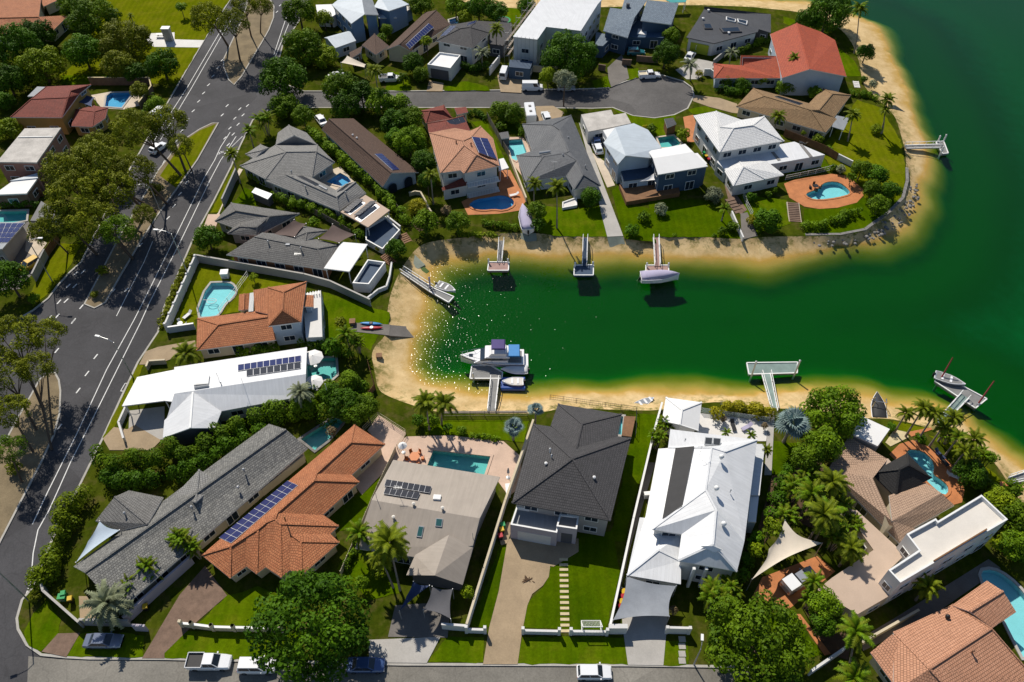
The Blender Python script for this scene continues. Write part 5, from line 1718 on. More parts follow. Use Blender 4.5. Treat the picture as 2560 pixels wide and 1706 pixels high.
# ------------------------------------------------------------------ lawns, drives, terraces (sheets on the flat lots)
for nm, spec, mt, ly in (
    ('lawn', 'A:900,-90 2150,-90 2000,140 1620,765 560,768 540,690 820,480', 'lawn_olive', 1),
    ('lawn', 'A:560,690 1030,690 1030,770 560,770', 'lawn', 2),
    ('concrete_slab', 'A:1328,372 1362,308 1592,298 1592,362 1862,370 1822,436 1402,430', 'paving_white', 2),
    ('verge', 'E:2132,60 2172,95 2000,480 1922,480', 'lawn_olive', 1),
    ('verge', 'J:1262,408 1312,412 1002,1072 942,1072', 'lawn_olive', 1),
    ('verge', 'E:1800,930 1830,960 1540,1560 1440,1560', 'ground_cover', 1),
    ('footpath', 'E:1745,960 1822,890 1560,1480 1510,1480', 'concrete_dark', 2),
    ('footpath', 'E:2180,80 2215,90 2040,400 1960,590 1880,590 1990,485', 'paving_cream', 2),
    ('drive', 'E:1900,500 2010,500 1960,640 1860,610', 'paving_pink', 3),
    ('drive', 'J:1440,250 1780,190 1790,280 1420,410 1270,410 1330,290', 'concrete', 2),
    ('drive', 'J:940,1085 1040,980 1160,1000 1230,960 1470,1100 1380,1190 1000,1190', 'concrete', 2),
    ('drive', 'J:1180,830 1500,790 1500,1090 1170,1110', 'concrete_pale', 1),
    ('verge', 'E:545,760 740,775 625,990 425,1235 300,1345 270,1230', 'lawn_olive', 1),
    ('lawn', 'K:340,90 800,190 1330,245 860,310 720,510 320,580 320,660 85,690', 'lawn_olive', 1),
    ('lawn', 'K:1490,330 1930,470 2100,520 2080,640 2010,700 1920,860 1820,800 1480,760', 'lawn', 1),
    ('drive', 'E:0,700 260,560 300,640 400,770 330,1000 180,1180 -60,1200 -60,760', 'concrete_dark', 1),
    ('terrace', 'A:830,870 1000,840 1250,830 1290,960 1130,1000 930,990', 'paving_cream', 1),
    ('terrace', 'E:250,640 320,700 430,760 330,900 230,830', 'paving_cream', 2),
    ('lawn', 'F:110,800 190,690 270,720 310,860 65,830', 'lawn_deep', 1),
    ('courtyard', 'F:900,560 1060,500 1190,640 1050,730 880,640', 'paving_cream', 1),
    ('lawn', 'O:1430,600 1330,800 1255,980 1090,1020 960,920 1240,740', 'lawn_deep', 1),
    ('lawn', 'O:1190,1160 1500,1330 1530,1480 1300,1530 1060,1300', 'lawn', 1),
    ('lawn', 'N:1610,1105 1870,860 2130,780 2420,900 2420,1115', 'lawn', 1),
    ('verge', 'N:1352,1332 1532,1142 2120,1148 2500,1155 2500,1390 1360,1378', 'lawn', 1),
    ('verge', 'N:390,900 500,1050 480,1170 345,1320 235,1270 200,1160 280,1000', 'lawn', 1),
    ('verge', 'N:665,1165 730,1150 1190,1180 1180,1365 548,1358', 'lawn', 1),
    ('drive', 'N:480,1168 662,1163 548,1362 345,1318', 'brick_brown', 2),
    ('drive', 'N:1690,610 1870,855 1600,1090 1355,1330 1355,1372 1170,1372 1480,850', 'brick_brown', 2),
    ('yard', 'N:650,860 720,860 800,1060 660,1060', 'concrete', 1),
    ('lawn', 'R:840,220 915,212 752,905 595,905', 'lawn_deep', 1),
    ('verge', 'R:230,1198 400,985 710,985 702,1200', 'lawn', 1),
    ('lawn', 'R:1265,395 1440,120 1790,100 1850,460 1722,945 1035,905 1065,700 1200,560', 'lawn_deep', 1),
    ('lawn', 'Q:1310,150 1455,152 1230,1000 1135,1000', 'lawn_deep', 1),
    ('verge', 'R:1025,985 1912,988 1918,1218 985,1212', 'lawn', 1),
    ('verge', 'R:2225,1020 2420,1020 2420,1222 2180,1218', 'lawn', 1),
    ('drive', 'R:905,165 1040,140 1500,160 1500,270 1290,395 1262,390 1250,480 1200,555 1110,625 1070,720 1035,900 1022,975 988,1215 698,1215 750,905 830,600', 'concrete', 2),
    ('drive', 'R:1850,560 2260,700 2250,800 2212,1225 1915,1220 1870,900', 'concrete_pale', 2),
    ('drive', 'R:-260,1010 340,985 225,1205 -260,1200', 'concrete_pale', 2),
    ('drive', 'R:-40,720 430,690 400,990 -100,985', 'concrete_dark', 2),
    ('side_path', 'R:830,150 900,20 960,30 900,200 850,215', 'concrete', 3),
    ('side_path', 'Q:1390,470 1440,475 1260,1080 1190,1400 1165,1390', 'concrete_dark', 1),
    ('lawn', 'S:-20,1020 85,1040 100,1135 -20,1135', 'lawn', 2),
    ('lawn', 'S:780,770 850,780 1025,1060 900,1100 500,1100 400,900', 'lawn_deep', 1),
    ('drive', 'S:640,560 1000,420 1120,520 800,780 720,720 560,720', 'paving_terracotta', 1),
    ('path', 'S:860,800 890,800 1090,1060 1050,1070', 'paving_terracotta', 2),
    ('lawn', 'M:405,750 600,760 565,1000 392,1000', 'lawn_deep', 1),
    ('path', 'M:372,520 420,520 395,1010 340,1010', 'concrete_pale', 2),
    ('lawn', 'M:1330,590 1600,650 1450,700 1330,640', 'lawn_olive', 1),
    ('lawn', 'M:1600,700 1850,790 2000,900 2110,1000 2185,1085 2120,1140 1950,1020 1800,860', 'lawn_olive', 1),
    ('terrace', 'M:1300,850 1380,770 1480,740 1620,800 1760,900 1850,1020 1880,1130 1860,1220 1790,1240 1560,1100', 'paving_terracotta', 1),
    ('path', 'M:1440,680 1620,645 1630,660 1470,715', 'paving_terracotta', 2),
    ('path', 'M:2150,1060 2200,1060 2220,1110 2150,1115', 'paving_terracotta', 2),
    ('rock_garden', 'M:1270,760 1340,660 1430,680 1450,720 1310,790', 'sandstone', 2),
    ('lawn', 'O:1880,215 2400,205 2400,350 1960,325', 'lawn', 1),
    ('lawn', 'Q:-100,195 590,195 560,335 400,325 90,292 -100,290', 'lawn', 1),
    ('terrace', 'O:1380,430 1580,330 1900,322 2290,365 2420,480 2420,690 2330,770 2250,660 1480,540', 'paving_pink', 2),
    ('terrace', 'O:1290,285 1372,172 1574,304 1440,560 1250,760 1160,640 1400,400', 'paving_pink', 2),
    ('terrace', 'Q:1720,140 2195,200 2180,330 1900,330 1720,270', 'paving_white', 1),
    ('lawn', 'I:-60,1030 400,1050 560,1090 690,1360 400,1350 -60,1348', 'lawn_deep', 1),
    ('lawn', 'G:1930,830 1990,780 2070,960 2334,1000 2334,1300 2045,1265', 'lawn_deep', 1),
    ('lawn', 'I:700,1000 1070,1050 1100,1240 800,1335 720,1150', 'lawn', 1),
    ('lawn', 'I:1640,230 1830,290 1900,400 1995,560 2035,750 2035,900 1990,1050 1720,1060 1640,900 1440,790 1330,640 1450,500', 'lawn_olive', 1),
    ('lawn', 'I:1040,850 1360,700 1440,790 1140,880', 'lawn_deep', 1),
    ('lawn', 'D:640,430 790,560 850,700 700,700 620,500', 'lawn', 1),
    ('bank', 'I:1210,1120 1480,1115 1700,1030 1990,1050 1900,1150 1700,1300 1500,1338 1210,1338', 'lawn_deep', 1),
    ('terrace', 'I:1045,915 1140,880 1430,835 1560,850 1690,960 1695,1010 1640,1070 1480,1112 1330,1122 1210,1102 1090,1030', 'paving_terracotta', 2),
    ('path', 'I:560,930 625,960 745,1130 690,1165 600,1080', 'brick_brown', 2),
    ('ramp', 'I:690,1160 745,1150 830,1340 700,1372', 'concrete_dark', 2),
    ('drive', 'I:315,190 520,215 660,262 700,345 620,335 430,285 300,240', 'concrete', 1),
    ('verge', 'I:260,310 400,280 540,330 480,350 300,350', 'lawn', 2),
    ('drive', 'C:1560,1070 1652,1050 1700,1200 1685,1295 1600,1300', 'paving_terracotta', 2),
    ('drive', 'C:870,620 1000,500 1042,600 1068,718 905,798 880,720', 'concrete_dark', 2),
    ('drive', 'C:1490,640 1700,540 1840,570 1840,620 1690,725 1590,725', 'concrete_pale', 2),
    ('verge', 'C:1000,640 1150,625 1160,705 1050,735', 'lawn', 1),
    ('verge', 'C:725,740 870,695 905,795 760,805', 'lawn', 1),
    ('drive', 'C:215,972 375,968 475,1030 445,1075 330,1110 230,1110', 'concrete', 2),
    ('verge', 'C:910,985 1100,1060 1300,1085 1500,1050 1440,1240 1300,1250 1090,1120', 'lawn', 1),
    ('verge', 'B:1240,650 1410,700 1410,832 1170,828', 'lawn', 1),
    ('verge', 'B:1720,800 1900,740 2110,790 2130,828 1720,830', 'lawn', 1),
    ('drive', 'B:1580,735 1710,760 1700,835 1555,835', 'concrete', 1),
    ('drive', 'B:2200,690 2420,640 2420,850 2230,840', 'concrete', 1),
    ('lawn', 'G:640,200 785,195 965,560 900,570 850,380', 'lawn', 1),
    ('lawn', 'G:985,200 1085,200 1065,310 955,310', 'lawn_deep', 1),
    ('terrace', 'G:900,640 1005,640 1150,920 1085,1010 900,1040 620,1050 560,930 700,860 900,840', 'paving_terracotta', 1),
    ('terrace', 'G:950,340 1120,340 1210,480 1180,620 1130,720 1010,560', 'paving_pink', 1),
    ('lawn', 'G:1300,960 1560,1000 1830,960 1885,1250 1450,1243 1280,1215', 'lawn', 1),
    ('side_path', 'G:1630,200 1700,330 1860,780 2035,1243 1890,1250 1835,1040 1785,790', 'concrete_pale', 2),
    ('yard', 'G:1750,480 1860,560 1960,780 1890,800', 'paving_cream', 1),
    ('garden_bed', 'F:1680,1000 1890,930 1960,1010 1780,1090', 'mulch', 1),
    ('lawn', 'B:2270,70 2420,80 2420,220 2280,200', 'lawn', 1),
    ('garden_bed', 'M:400,1010 560,1000 640,760 830,980 1000,1160 900,1300 770,1440 520,1340 300,1568 300,1400', 'mulch', 1),
    ('garden_bed', 'S:880,690 1000,650 1260,810 1200,1100 1060,1040', 'mulch', 1),
    ('side_path', 'S:1280,960 1500,830 2120,440 2200,500 1680,860 1300,1040', 'concrete_dark', 1),
    ('lawn', 'D:140,150 260,190 200,240 140,215', 'lawn', 1),
    ('lawn', 'C:1100,1170 1380,1150 1450,1235 1330,1250 1180,1200', 'lawn', 2),
):
    sheet(nm, T(spec), mt, ly)
# a darker grass bank inside the bay and on the left bank
for nm, spec, mt, z0 in (('boat_ramp', 'K:1735,610 2110,635 2325,645 2330,745 2100,735 1740,690', 'concrete_dark', None),):
    sheet('ramp', T('K:1735,612 2100,630 2090,728 1740,690'), 'concrete_dark', 2)


def ramp(spec_hi, spec_lo, zh, zl, mat, name='boat_ramp'):
    a, b = T(spec_hi, zh)
    c, d = T(spec_lo, zl)
    q = ccw([a, b, c, d])
    mb = MB()
    lo = [p - Vector((0, 0, .35)) for p in q]
    mb.faces(q + lo, ((0, 1, 2, 3), (4, 5, 1, 0), (5, 6, 2, 1), (6, 7, 3, 2), (7, 4, 0, 3)))
    return struct(mb.build(name, mat))


ramp('K:2100,630 2090,728', 'K:2330,745 2325,650', .05, -1.75, 'concrete_dark')
ramp('G:1890,1252 2035,1245', 'G:2070,1400 1925,1400', .06, -1.9, 'concrete_green')
ramp('G:1100,1215 1240,1215', 'G:1270,1395 1100,1395', .04, -1.9, 'concrete_green')
ramp('F:1610,1405 1740,1303', 'F:1835,1395 1715,1462', -.25, -1.05, 'concrete_green')
ramp('F:1716,1464 1797,1386', 'F:1872,1452 1782,1540', -1.05, -1.5, 'turf_mat', 'turf_mat')
ramp('I:700,1372 830,1342', 'I:830,1400 715,1410', .06, -1.0, 'concrete_dark')
ramp('D:1100,960 1160,960', 'D:1270,1035 1180,1035', .04, -1.5, 'concrete_green')

# stepping stones across the front lawn: each its own slab
ORD = 'first second third fourth fifth sixth seventh eighth ninth tenth eleventh twelfth thirteenth fourteenth'.split()
for k, y in enumerate((935, 887, 838, 791, 744, 697, 651, 604, 558, 512, 467, 420, 380, 335)):
    p = T(f'R:{1376 + (y - 400) * .02},{y}')[0]
    mb = MB()
    mb.box((p.x, p.y, .02), 1.15, .36, .08)
    tag(mb.build('stepping_stone', 'sandstone'), f'{ORD[k]} cream stepping stone from the front gate up the lawn', 'stone', 'stepping stones across the front lawn')
for k, y in enumerate((1105, 1060, 1010, 965, 905)):
    p = T(f'S:118,{y}')[0]
    mb = MB()
    mb.box((p.x, p.y, .05), .85, .75, .06)
    tag(mb.build('paver', 'concrete_pale'), f'{ORD[k]} square grey paver from the kerb in the short path right of the sail drive', 'stone', 'pavers in the short verge path')

# ------------------------------------------------------------------ walls and fences
def wall(label, spec, h, mat, thick=0.22, cap=None, pillars=0.0, ph=0.25, z=0.0, name='garden_wall', closed=False, cat='wall'):
    P = T(spec, z)
    root = thing(name, label, cat, P[0])
    seg = [(P[i], P[i + 1]) for i in range(len(P) - 1)]
    for a, b in seg:
        d = (b - a)
        L = d.length
        ang = math.atan2(d.y, d.x)
        c = (a + b) / 2
        k = max(1, round(L / pillars)) if pillars else 1
        for i in range(k):
            q = a.lerp(b, (i + .5) / k)
            mb = MB()
            mb.box((q.x, q.y, z - .1), L / k - (.02 if pillars else 0), thick, h + .1, ang)
            mb.build('wall_panel', mat, root)
        mb = MB()
        mb.box((c.x, c.y, z + h), L + .04, thick + .08, .06, ang)
        mb.build('coping', cap or mat, root)
        if pillars:
            for i in range(k + 1):
                q = a.lerp(b, i / k)
                mb = MB()
                mb.box((q.x, q.y, z - .1), thick + .16, thick + .16, h + ph + .1, ang)
                mb.build('pillar', mat, root)
    return root


def fence(label, spec, h, mat, z=0.0, step=2.4, style='paling', name='fence', cat='fence'):
    P = T(spec, z)
    root = thing(name, label, cat, P[0])
    for a, b in zip(P, P[1:]):
        d = b - a
        L = d.length
        ang = math.atan2(d.y, d.x)
        k = max(1, round(L / step))
        for i in range(k + 1):
            q = a.lerp(b, i / k)
            mb = MB()
            pw = .1 if style == 'paling' else .06
            mb.box((q.x, q.y, z - .1), pw, pw, h + .15, ang)
            mb.build('post', mat, root)
        for i in range(k):
            p0, p1 = a.lerp(b, (i + .05 / L) / k), a.lerp(b, (i + 1) / k)
            mb = MB()
            if style == 'paling':
                m = max(2, int((p1 - p0).length / .16))
                for j in range(m):
                    q = p0.lerp(p1, (j + .5) / m)
                    mb.box((q.x, q.y, z + .03), (p1 - p0).length / m * .88, .03 + .012 * (j % 2), h * (1 - .02 * (j % 3)), ang)
                mb.build('fence_panel', mat, root)
            else:
                for zz in ((.15, h * .55, h) if style == 'rail' else (.1, h)):
                    mb.beam(p0 + Vector((0, 0, zz)), p1 + Vector((0, 0, zz)), .03, .04)
                if style == 'rail':
                    m = max(2, int((p1 - p0).length / .3))
                    for j in range(m):
                        q = p0.lerp(p1, (j + .5) / m)
                        mb.box((q.x, q.y, z + .15), .016, .016, h - .15, ang)
                mb.build('rail', mat, root)
                if style == 'glass':
                    mb = MB()
                    c = (p0 + p1) / 2
                    mb.box((c.x, c.y, z + .12), (p1 - p0).length * .94, .02, h - .2, ang)
                    mb.build('pane', 'glass_clear', root)
    return root


m, nt, b = newmat('glass_clear')
b.inputs['Base Color'].default_value = (.55, .65, .66, 1)
b.inputs['Roughness'].default_value = .05
b.inputs['Alpha'].default_value = .3

wall('long grey rendered garden wall between the kidney pool and the brick sided house', 'K:355,58 1330,230 1560,292 1925,462', 1.8, 'wall_grey', cap='concrete_pale')
wall('white panelled street wall beside the kidney pool lawn', 'K:345,70 75,692', 1.9, 'wall_white', pillars=2.6)
wall('short pale wall closing the kidney pool lawn at the drive', 'K:85,702 325,667', 1.4, 'wall_pale_blue', cap='white_paint')
wall('tall dark street wall beside the pale grey tiled house', 'E:2172,145 2045,430', 2.0, 'wall_grey')
wall('low white street wall under the white metal carport', 'J:1172,822 1105,972 1150,1120', 1.2, 'wall_white')
wall('low cream wall along the drive of the white metal house', 'J:1350,460 1370,410 1520,400', 1.0, 'wall_cream')
wall('rendered corner wall beside the corner drive', 'N:385,805 402,862 692,1118', 1.8, 'wall_grey', cap='concrete_pale')
wall('teal tinted front wall behind the parked blue grey sedan', 'N:692,1095 1090,1105', 1.7, 'wall_grey', cap='concrete_pale')
wall('long mauve side wall beside the shaded brown drive', 'N:1052,1085 1290,862 1600,585', 1.9, 'wall_lilac', cap='wall_lilac')
wall('mauve gate pillar wall at the foot of the shaded drive', 'N:1120,1140 1225,1145', 1.6, 'wall_lilac')
wall('pillared low front wall before the terracotta solar house lawn', 'N:1510,1110 1600,1118 1765,1140 1940,1145 2118,1148 2330,1152', 1.1, 'wall_cream', pillars=2.6, ph=.7, cap='white_paint')
wall('white front wall before the beige roofed house', 'R:355,915 560,930', 1.5, 'wall_white')
wall('pillared white wall left of the wide concrete drive', 'R:560,945 715,950', 1.0, 'wall_white', pillars=2.3, ph=.9)
wall('pillared white wall between the concrete drive and the stepping stones', 'R:1032,955 1335,962', 1.0, 'wall_white', pillars=4.6, ph=.8)
wall('pillared white wall in front of the football goal', 'R:1432,962 1735,966', 1.0, 'wall_white', pillars=4.6, ph=.8)
wall('solid white letterbox wall right of the football goal', 'R:1745,945 1898,945', 1.9, 'wall_white', .5)
wall('white front wall right of the sail covered drive', 'R:2232,950 2420,955', 1.7, 'wall_white', pillars=2.2, ph=.2)
wall('long white side wall between the beige roof and the concrete drive', 'Q:622,235 436,770 R:565,925', 1.9, 'wall_white', cap='wall_cream')
wall('long white side wall left of the big white house', 'Q:1475,115 1422,305 1285,885 R:1755,935', 1.7, 'wall_white', cap='white_paint')
wall('white boundary wall under the big flat topped tree', 'S:940,1200 1165,1045', 1.5, 'wall_white')
wall('tall brown wall round the blue pool yard', 'A:830,778 1385,778 1402,855 1290,1005', 2.0, 'brick_brown', cap='sandstone')
wall('grey street wall beside the yellow car', 'E:440,885 330,1110', 1.9, 'wall_grey')
fence('brown paling fence under the left gum trees', 'E:545,735 445,880', 1.8, 'timber_fence')
fence('orange stained fence below the white skillion roof', 'E:-40,345 400,335', 1.7, 'timber_fence')
wall('cream pool wall between the terracotta terrace and the slate roofed house', 'G:1000,545 1150,935', 1.2, 'wall_cream')
fence('grey paling fence beside the narrow lawn of the slate roofed house', 'G:795,175 1000,540', 1.7, 'timber_grey')
fence('brown paling fence between the tan roof and the white tiled house', 'I:1040,525 1380,665 1470,722', 1.8, 'timber_fence')
wall('white garden wall ending the brown paling fence', 'I:1472,715 1592,775', 1.4, 'wall_white')
fence('white curved pool fence rails beside the round terrace', 'I:1055,885 1170,862 1300,835 1440,800', 1.2, 'white_paint', style='rail')
fence('white picket rails beside the stepped path to the water', 'I:710,1015 740,1100 782,1180', 1.2, 'white_paint', style='rail')
wall('low white wall running down to the beach beside the dark ramp', 'I:612,1170 705,1385', 1.0, 'wall_white')
fence('black mesh fence between the pool lawn and the bay sand', 'L:560,1262 1145,1258', 1.3, 'timber_grey', style='rail')
wall('timber retaining wall along the bay sand', 'L:560,1250 1140,1246', .6, 'timber_grey', z=-.6)
fence('thin black balustrade round the charcoal house rear deck', 'Q:735,52 1000,88 1312,132 1305,305', 1.2, 'black_paint', style='rail')
fence('glass balustrade along the white waterfront terrace', 'Q:1740,138 1960,170 2195,202', 1.2, 'galvanised', style='glass')
fence('white slatted pool fence beside the kidney pool', 'K:545,525 700,330 805,185', 1.2, 'white_paint', style='rail')
wall('white courtyard wall beside the dark grey hip roofed house', 'B:2130,690 2222,575', 2.0, 'wall_white')
wall('cream front wall beside the big round cul-de-sac tree', 'C:190,655 410,670', 1.6, 'wall_cream')
wall('short brown brick wall at the curved drive', 'C:1000,595 1085,600', 1.5, 'brick_brown')
wall('long brown brick wall below the teal four wheel drive', 'C:1132,560 1330,578', 1.5, 'brick_brown')
wall('small brick wall under the big round cul-de-sac tree', 'C:785,640 850,650', 1.5, 'brick_brown')
wall('pale wall along the pavement of the lime garage house', 'C:1830,600 1940,505', 1.5, 'wall_grey')
wall('white front wall beside the red tiled house', 'C:1745,690 1800,690 1838,720', 1.7, 'wall_white')
wall('curved cream garden wall below the white arches', 'F:1690,770 1745,755 1795,762 1840,840 1865,900 1895,945', .9, 'wall_cream')
fence('grey paling fence along the brown gable house hedge', 'F:1105,430 1450,735 1665,1010', 1.7, 'timber_grey')
fence('grey paling fence between the brown sails and the pale grey house', 'F:765,905 960,1010 1160,1130', 1.6, 'timber_grey')
wall('white wall beside the rear steps', 'F:1492,985 1612,1080', 1.0, 'wall_white')
fence('cream lattice fence round the pink terrace', 'O:1262,290 1372,182 1574,312 1510,420', 1.2, 'wall_cream', style='rail')
wall('low cream wall along the terracotta solar house', 'O:520,760 830,510', 1.7, 'wall_cream', .5)
fence('cream fence between the pink terrace and the teal pool', 'O:1500,440 1370,720 1100,1350', 1.3, 'wall_cream', style='paling')
wall('stone retaining wall round the grassy point', 'I:2042,800 2045,905 2008,1045 1900,1155 1700,1302 1500,1342 1215,1345', .5, 'stone', .5, z=-.45)
fence('dark rail fence behind the white terrace at the palm', 'M:0,470 380,560', .9, 'galvanised', style='rail')
wall('white wall by the right hand building', 'S:1270,1010 1640,800', 1.4, 'wall_cream')
fence('brown fence along the left of the shaded teal pool', 'K:1880,1330 1960,1220 1900,1000', 1.4, 'timber_fence')

wall('curved white retaining wall below the plunge terrace', 'K:2118,98 2100,220 2070,315 1995,345 1900,420', 1.1, 'wall_white', z=-.3)
# terrace box of the brick sided house: raised white plunge deck
r = thing('terrace', 'raised white walled plunge terrace at the bay end of the brick sided house', 'terrace', T('F:1330,1450')[0])
flat(r, 'F:1310,1345 1470,1368 1320,1570 1170,1560', 2.2, 'deck_navy', 'wall_white', parapet=.8, win=False)  # navy floor colour paints the blue shade inside the white walls
r = thing('terrace', 'navy rear deck below the flat patio roof of the pale grey house', 'terrace', T('F:1430,1150')[0])
flat(r, 'F:1290,1055 1470,950 1605,1075 1445,1250 1290,1165', 1.4, 'deck_navy', 'wall_white', parapet=.5, win=False)
r = thing('terrace', 'small timber deck beside the thin lap pool', 'terrace', T('Q:1260,240')[0])
flat(r, 'Q:1232,162 1308,165 1280,300 1214,292', .9, 'deck_wood', 'wall_grey', thick=.15, win=False)
r = thing('terrace', 'white framed rear terrace with steps behind the slate roofed house', 'terrace', T('G:1560,930')[0])
flat(r, 'G:1480,930 1610,885 1615,960 1480,985', .6, 'paving_white', 'wall_white', parapet=.25, win=False)

# ------------------------------------------------------------------ steps
def steps(label, a, b, n, w, za, zb, mat, riser=None):
    A, B = T(a, za)[0], T(b, zb)[0]
    root = thing('steps', label, 'steps', (A.x, A.y, min(za, zb)))
    d = (B - A)
    ang = math.atan2(d.y, d.x)
    for i in range(n):
        q = A.lerp(B, (i + .5) / n)
        mb = MB()
        mb.box((q.x, q.y, q.z - .16), d.to_2d().length / n * .82, w, .16, ang)
        mb.build('tread', mat, root)
    for s in (-1, 1):
        o = Vector((-math.sin(ang), math.cos(ang), 0)) * (s * w / 2)
        mb = MB()
        mb.beam(A + o - Vector((0, 0, .12)), B + o - Vector((0, 0, .12)), .12, .3)
        mb.build('stringer', riser or mat, root)
    return root


steps('brick red steps with pale risers below the round orange terrace', 'I:1118,1065', 'I:1138,1225', 11, 2.3, .9, .05, 'brick_brown', 'paving_cream')
steps('brown timber steps from the navy deck to the bay sand', 'F:1625,1110', 'F:1735,1270', 10, 1.6, .5, -.5, 'deck_wood')
steps('dark timber steps beside the white plunge terrace', 'F:1450,1300', 'F:1590,1430', 11, 1.5, .8, -.4, 'deck_wood')
steps('brown steps under the low white wall by the dark ramp', 'I:600,1030', 'I:690,1150', 5, 2.0, .5, .05, 'brick_brown')
steps('white garden steps near the red tiled house', 'D:800,740', 'D:815,800', 4, 1.2, .25, 0.05, 'paving_white')

# ------------------------------------------------------------------ jetties
JZ = WATER_Z + .45


def jetty(label, plat, gang, mat, gz=.15, piles=(), rail=True, pile_h=2.6, edge='white_paint', pile_mat='white_paint', gmat=None):
    P = ccw(T(plat, JZ))
    c = sum(P, Vector()) / len(P)
    root = thing('jetty', label, 'jetty', (c.x, c.y, WATER_Z))
    mb = MB()
    mb.prism(P, JZ - .45, JZ)
    mb.build('pontoon', mat, root)
    n = len(P)
    for i in range(n):
        mb = MB()
        mb.beam(P[i] + Vector((0, 0, .06)), P[(i + 1) % n] + Vector((0, 0, .06)), .18, .16)
        mb.build('edge_rail', edge, root)
    if gang:
        a, b, c_, d = T(gang)            # a,b on the bank, c,d on the pontoon
        a, b = (Vector((q.x, q.y, gz)) for q in T(gang.split()[0] + ' ' + gang.split()[1], gz))
        t_ = gang.split(':')[0]
        g2 = gang.split()
        c_, d = T(f'{t_}:{g2[2]} {g2[3]}', JZ + .12)
        mb = MB()
        q = ccw([a, b, c_, d])
        lo = [p - Vector((0, 0, .14)) for p in q]
        mb.faces(q + lo, ((0, 1, 2, 3), (7, 6, 5, 4), (4, 5, 1, 0), (5, 6, 2, 1), (6, 7, 3, 2), (7, 4, 0, 3)))
        mb.build('gangway', gmat or mat, root)
        for p0, p1 in ((a, d), (b, c_)):
            mb = MB()
            mb.beam(p0 + Vector((0, 0, .9)), p1 + Vector((0, 0, .9)), .09, .09)
            mb.beam(p0 + Vector((0, 0, .1)), p1 + Vector((0, 0, .1)), .12, .2)
            k = max(2, int((p1 - p0).length / 1.8))
            for i in range(k + 1):
                q0 = p0.lerp(p1, i / k)
                mb.box((q0.x, q0.y, q0.z), .07, .07, .9)
            mb.build('handrail', 'white_paint', root)
    for px_ in piles:
        q = T(px_, JZ)[0]
        mb = MB()
        mb.tube([(q.x, q.y, -5), (q.x, q.y, JZ + pile_h)], .16, 8)
        mb.lathe((q.x, q.y, JZ + pile_h), ((.18, 0), (.18, .08), (.02, .25)), 8)
        mb.build('pile', pile_mat, root)
    return root


jetty('grey pontoon and long gangway from the left bank holding a white dinghy', 'L:468,405 500,386 642,446 606,484', 'L:275,278 300,258 505,388 470,408', 'deck_grey', -.3, ('L:480,385',), pile_mat='canvas_lilac')
jetty('pink decked square pontoon with white frame on the north shore', 'L:880,208 1018,208 1015,266 873,266', 'L:950,60 985,60 970,205 940,205', 'deck_pink', .1, ('L:880,215', 'L:1012,215'), pile_h=1.0, gmat='deck_grey')
jetty('navy decked pontoon in the middle of the north shore', 'L:1466,230 1597,228 1595,298 1463,298', 'L:1525,40 1556,40 1550,235 1520,235', 'deck_navy', .1, ('L:1470,240', 'L:1592,236'), pile_h=1.0)
jetty('brown decked pontoon with the covered cruiser moored', 'L:1955,230 2112,230 2110,300 1955,300', 'L:2005,40 2042,40 2052,235 2015,235', 'deck_pink', .1, ('L:1960,240', 'L:2108,240'), pile_h=.9)
jetty('grey T shaped pontoon beside the big white motor cruiser', 'L:765,915 890,915 975,962 970,1005 752,1005', 'L:872,1232 924,1232 950,1005 895,1005', 'deck_grey', -.2, ('L:775,1000',), pile_h=1.2)
jetty('green decked T shaped jetty with tall white piles', 'M:205,148 595,143 592,226 222,236', 'M:398,520 442,520 385,226 318,228', 'deck_green', 0, ('M:245,236', 'M:575,228'), pile_h=3.2)
jetty('grey pontoon with tall red piles on the right shore', 'M:1650,290 1692,236 2050,425 1962,497', 'M:1648,610 1700,640 1912,420 1852,382', 'deck_grey', 0, (), gmat='deck_green')
jetty('pale landing with a crooked arm off the eastern beach', 'D:1530,1300 1600,1290 1642,1400 1590,1405', 'D:1245,1330 1262,1358 1570,1350 1560,1320', 'deck_grey', .1, ('D:1545,1300', 'D:1600,1290', 'D:1575,1400'), pile_h=1.6, gmat='deck_grey')
jetty('silver gangway at the right edge of the sand', 'M:2330,985 2420,950 2440,1020 2350,1050', 'M:2215,1030 2222,1078 2350,1052 2335,990', 'deck_grey', .1, ())
for spec, top, lab in (('M:1688,285', 'M:1790,105', 'red sleeved mooring pile at the outer end of the right pontoon'), ('M:1980,468', 'M:2108,285', 'dull red mooring pile at the inner end of the right pontoon')):
    q = T(spec, JZ)[0]
    # the sleeve leans with age
    qt = T(top, JZ + 3.6)[0]
    r = thing('mooring_pile', lab, 'pile', (q.x, q.y, WATER_Z))
    mb = MB()
    mb.tube([(q.x, q.y, -5), (q.x, q.y, JZ + .3)], .2, 8)
    mb.build('collar', 'galvanised', r)
    mb = MB()
    mb.tube([(q.x, q.y, JZ), (q.x * .5 + qt.x * .5, q.y * .5 + qt.y * .5, JZ + 1.9), (qt.x, qt.y, JZ + 3.6)], (.14, .12, .09), 8)
    mb.build('sleeve', 'sleeve_red', r)

# ------------------------------------------------------------------ vegetation
rng = random.Random(11)


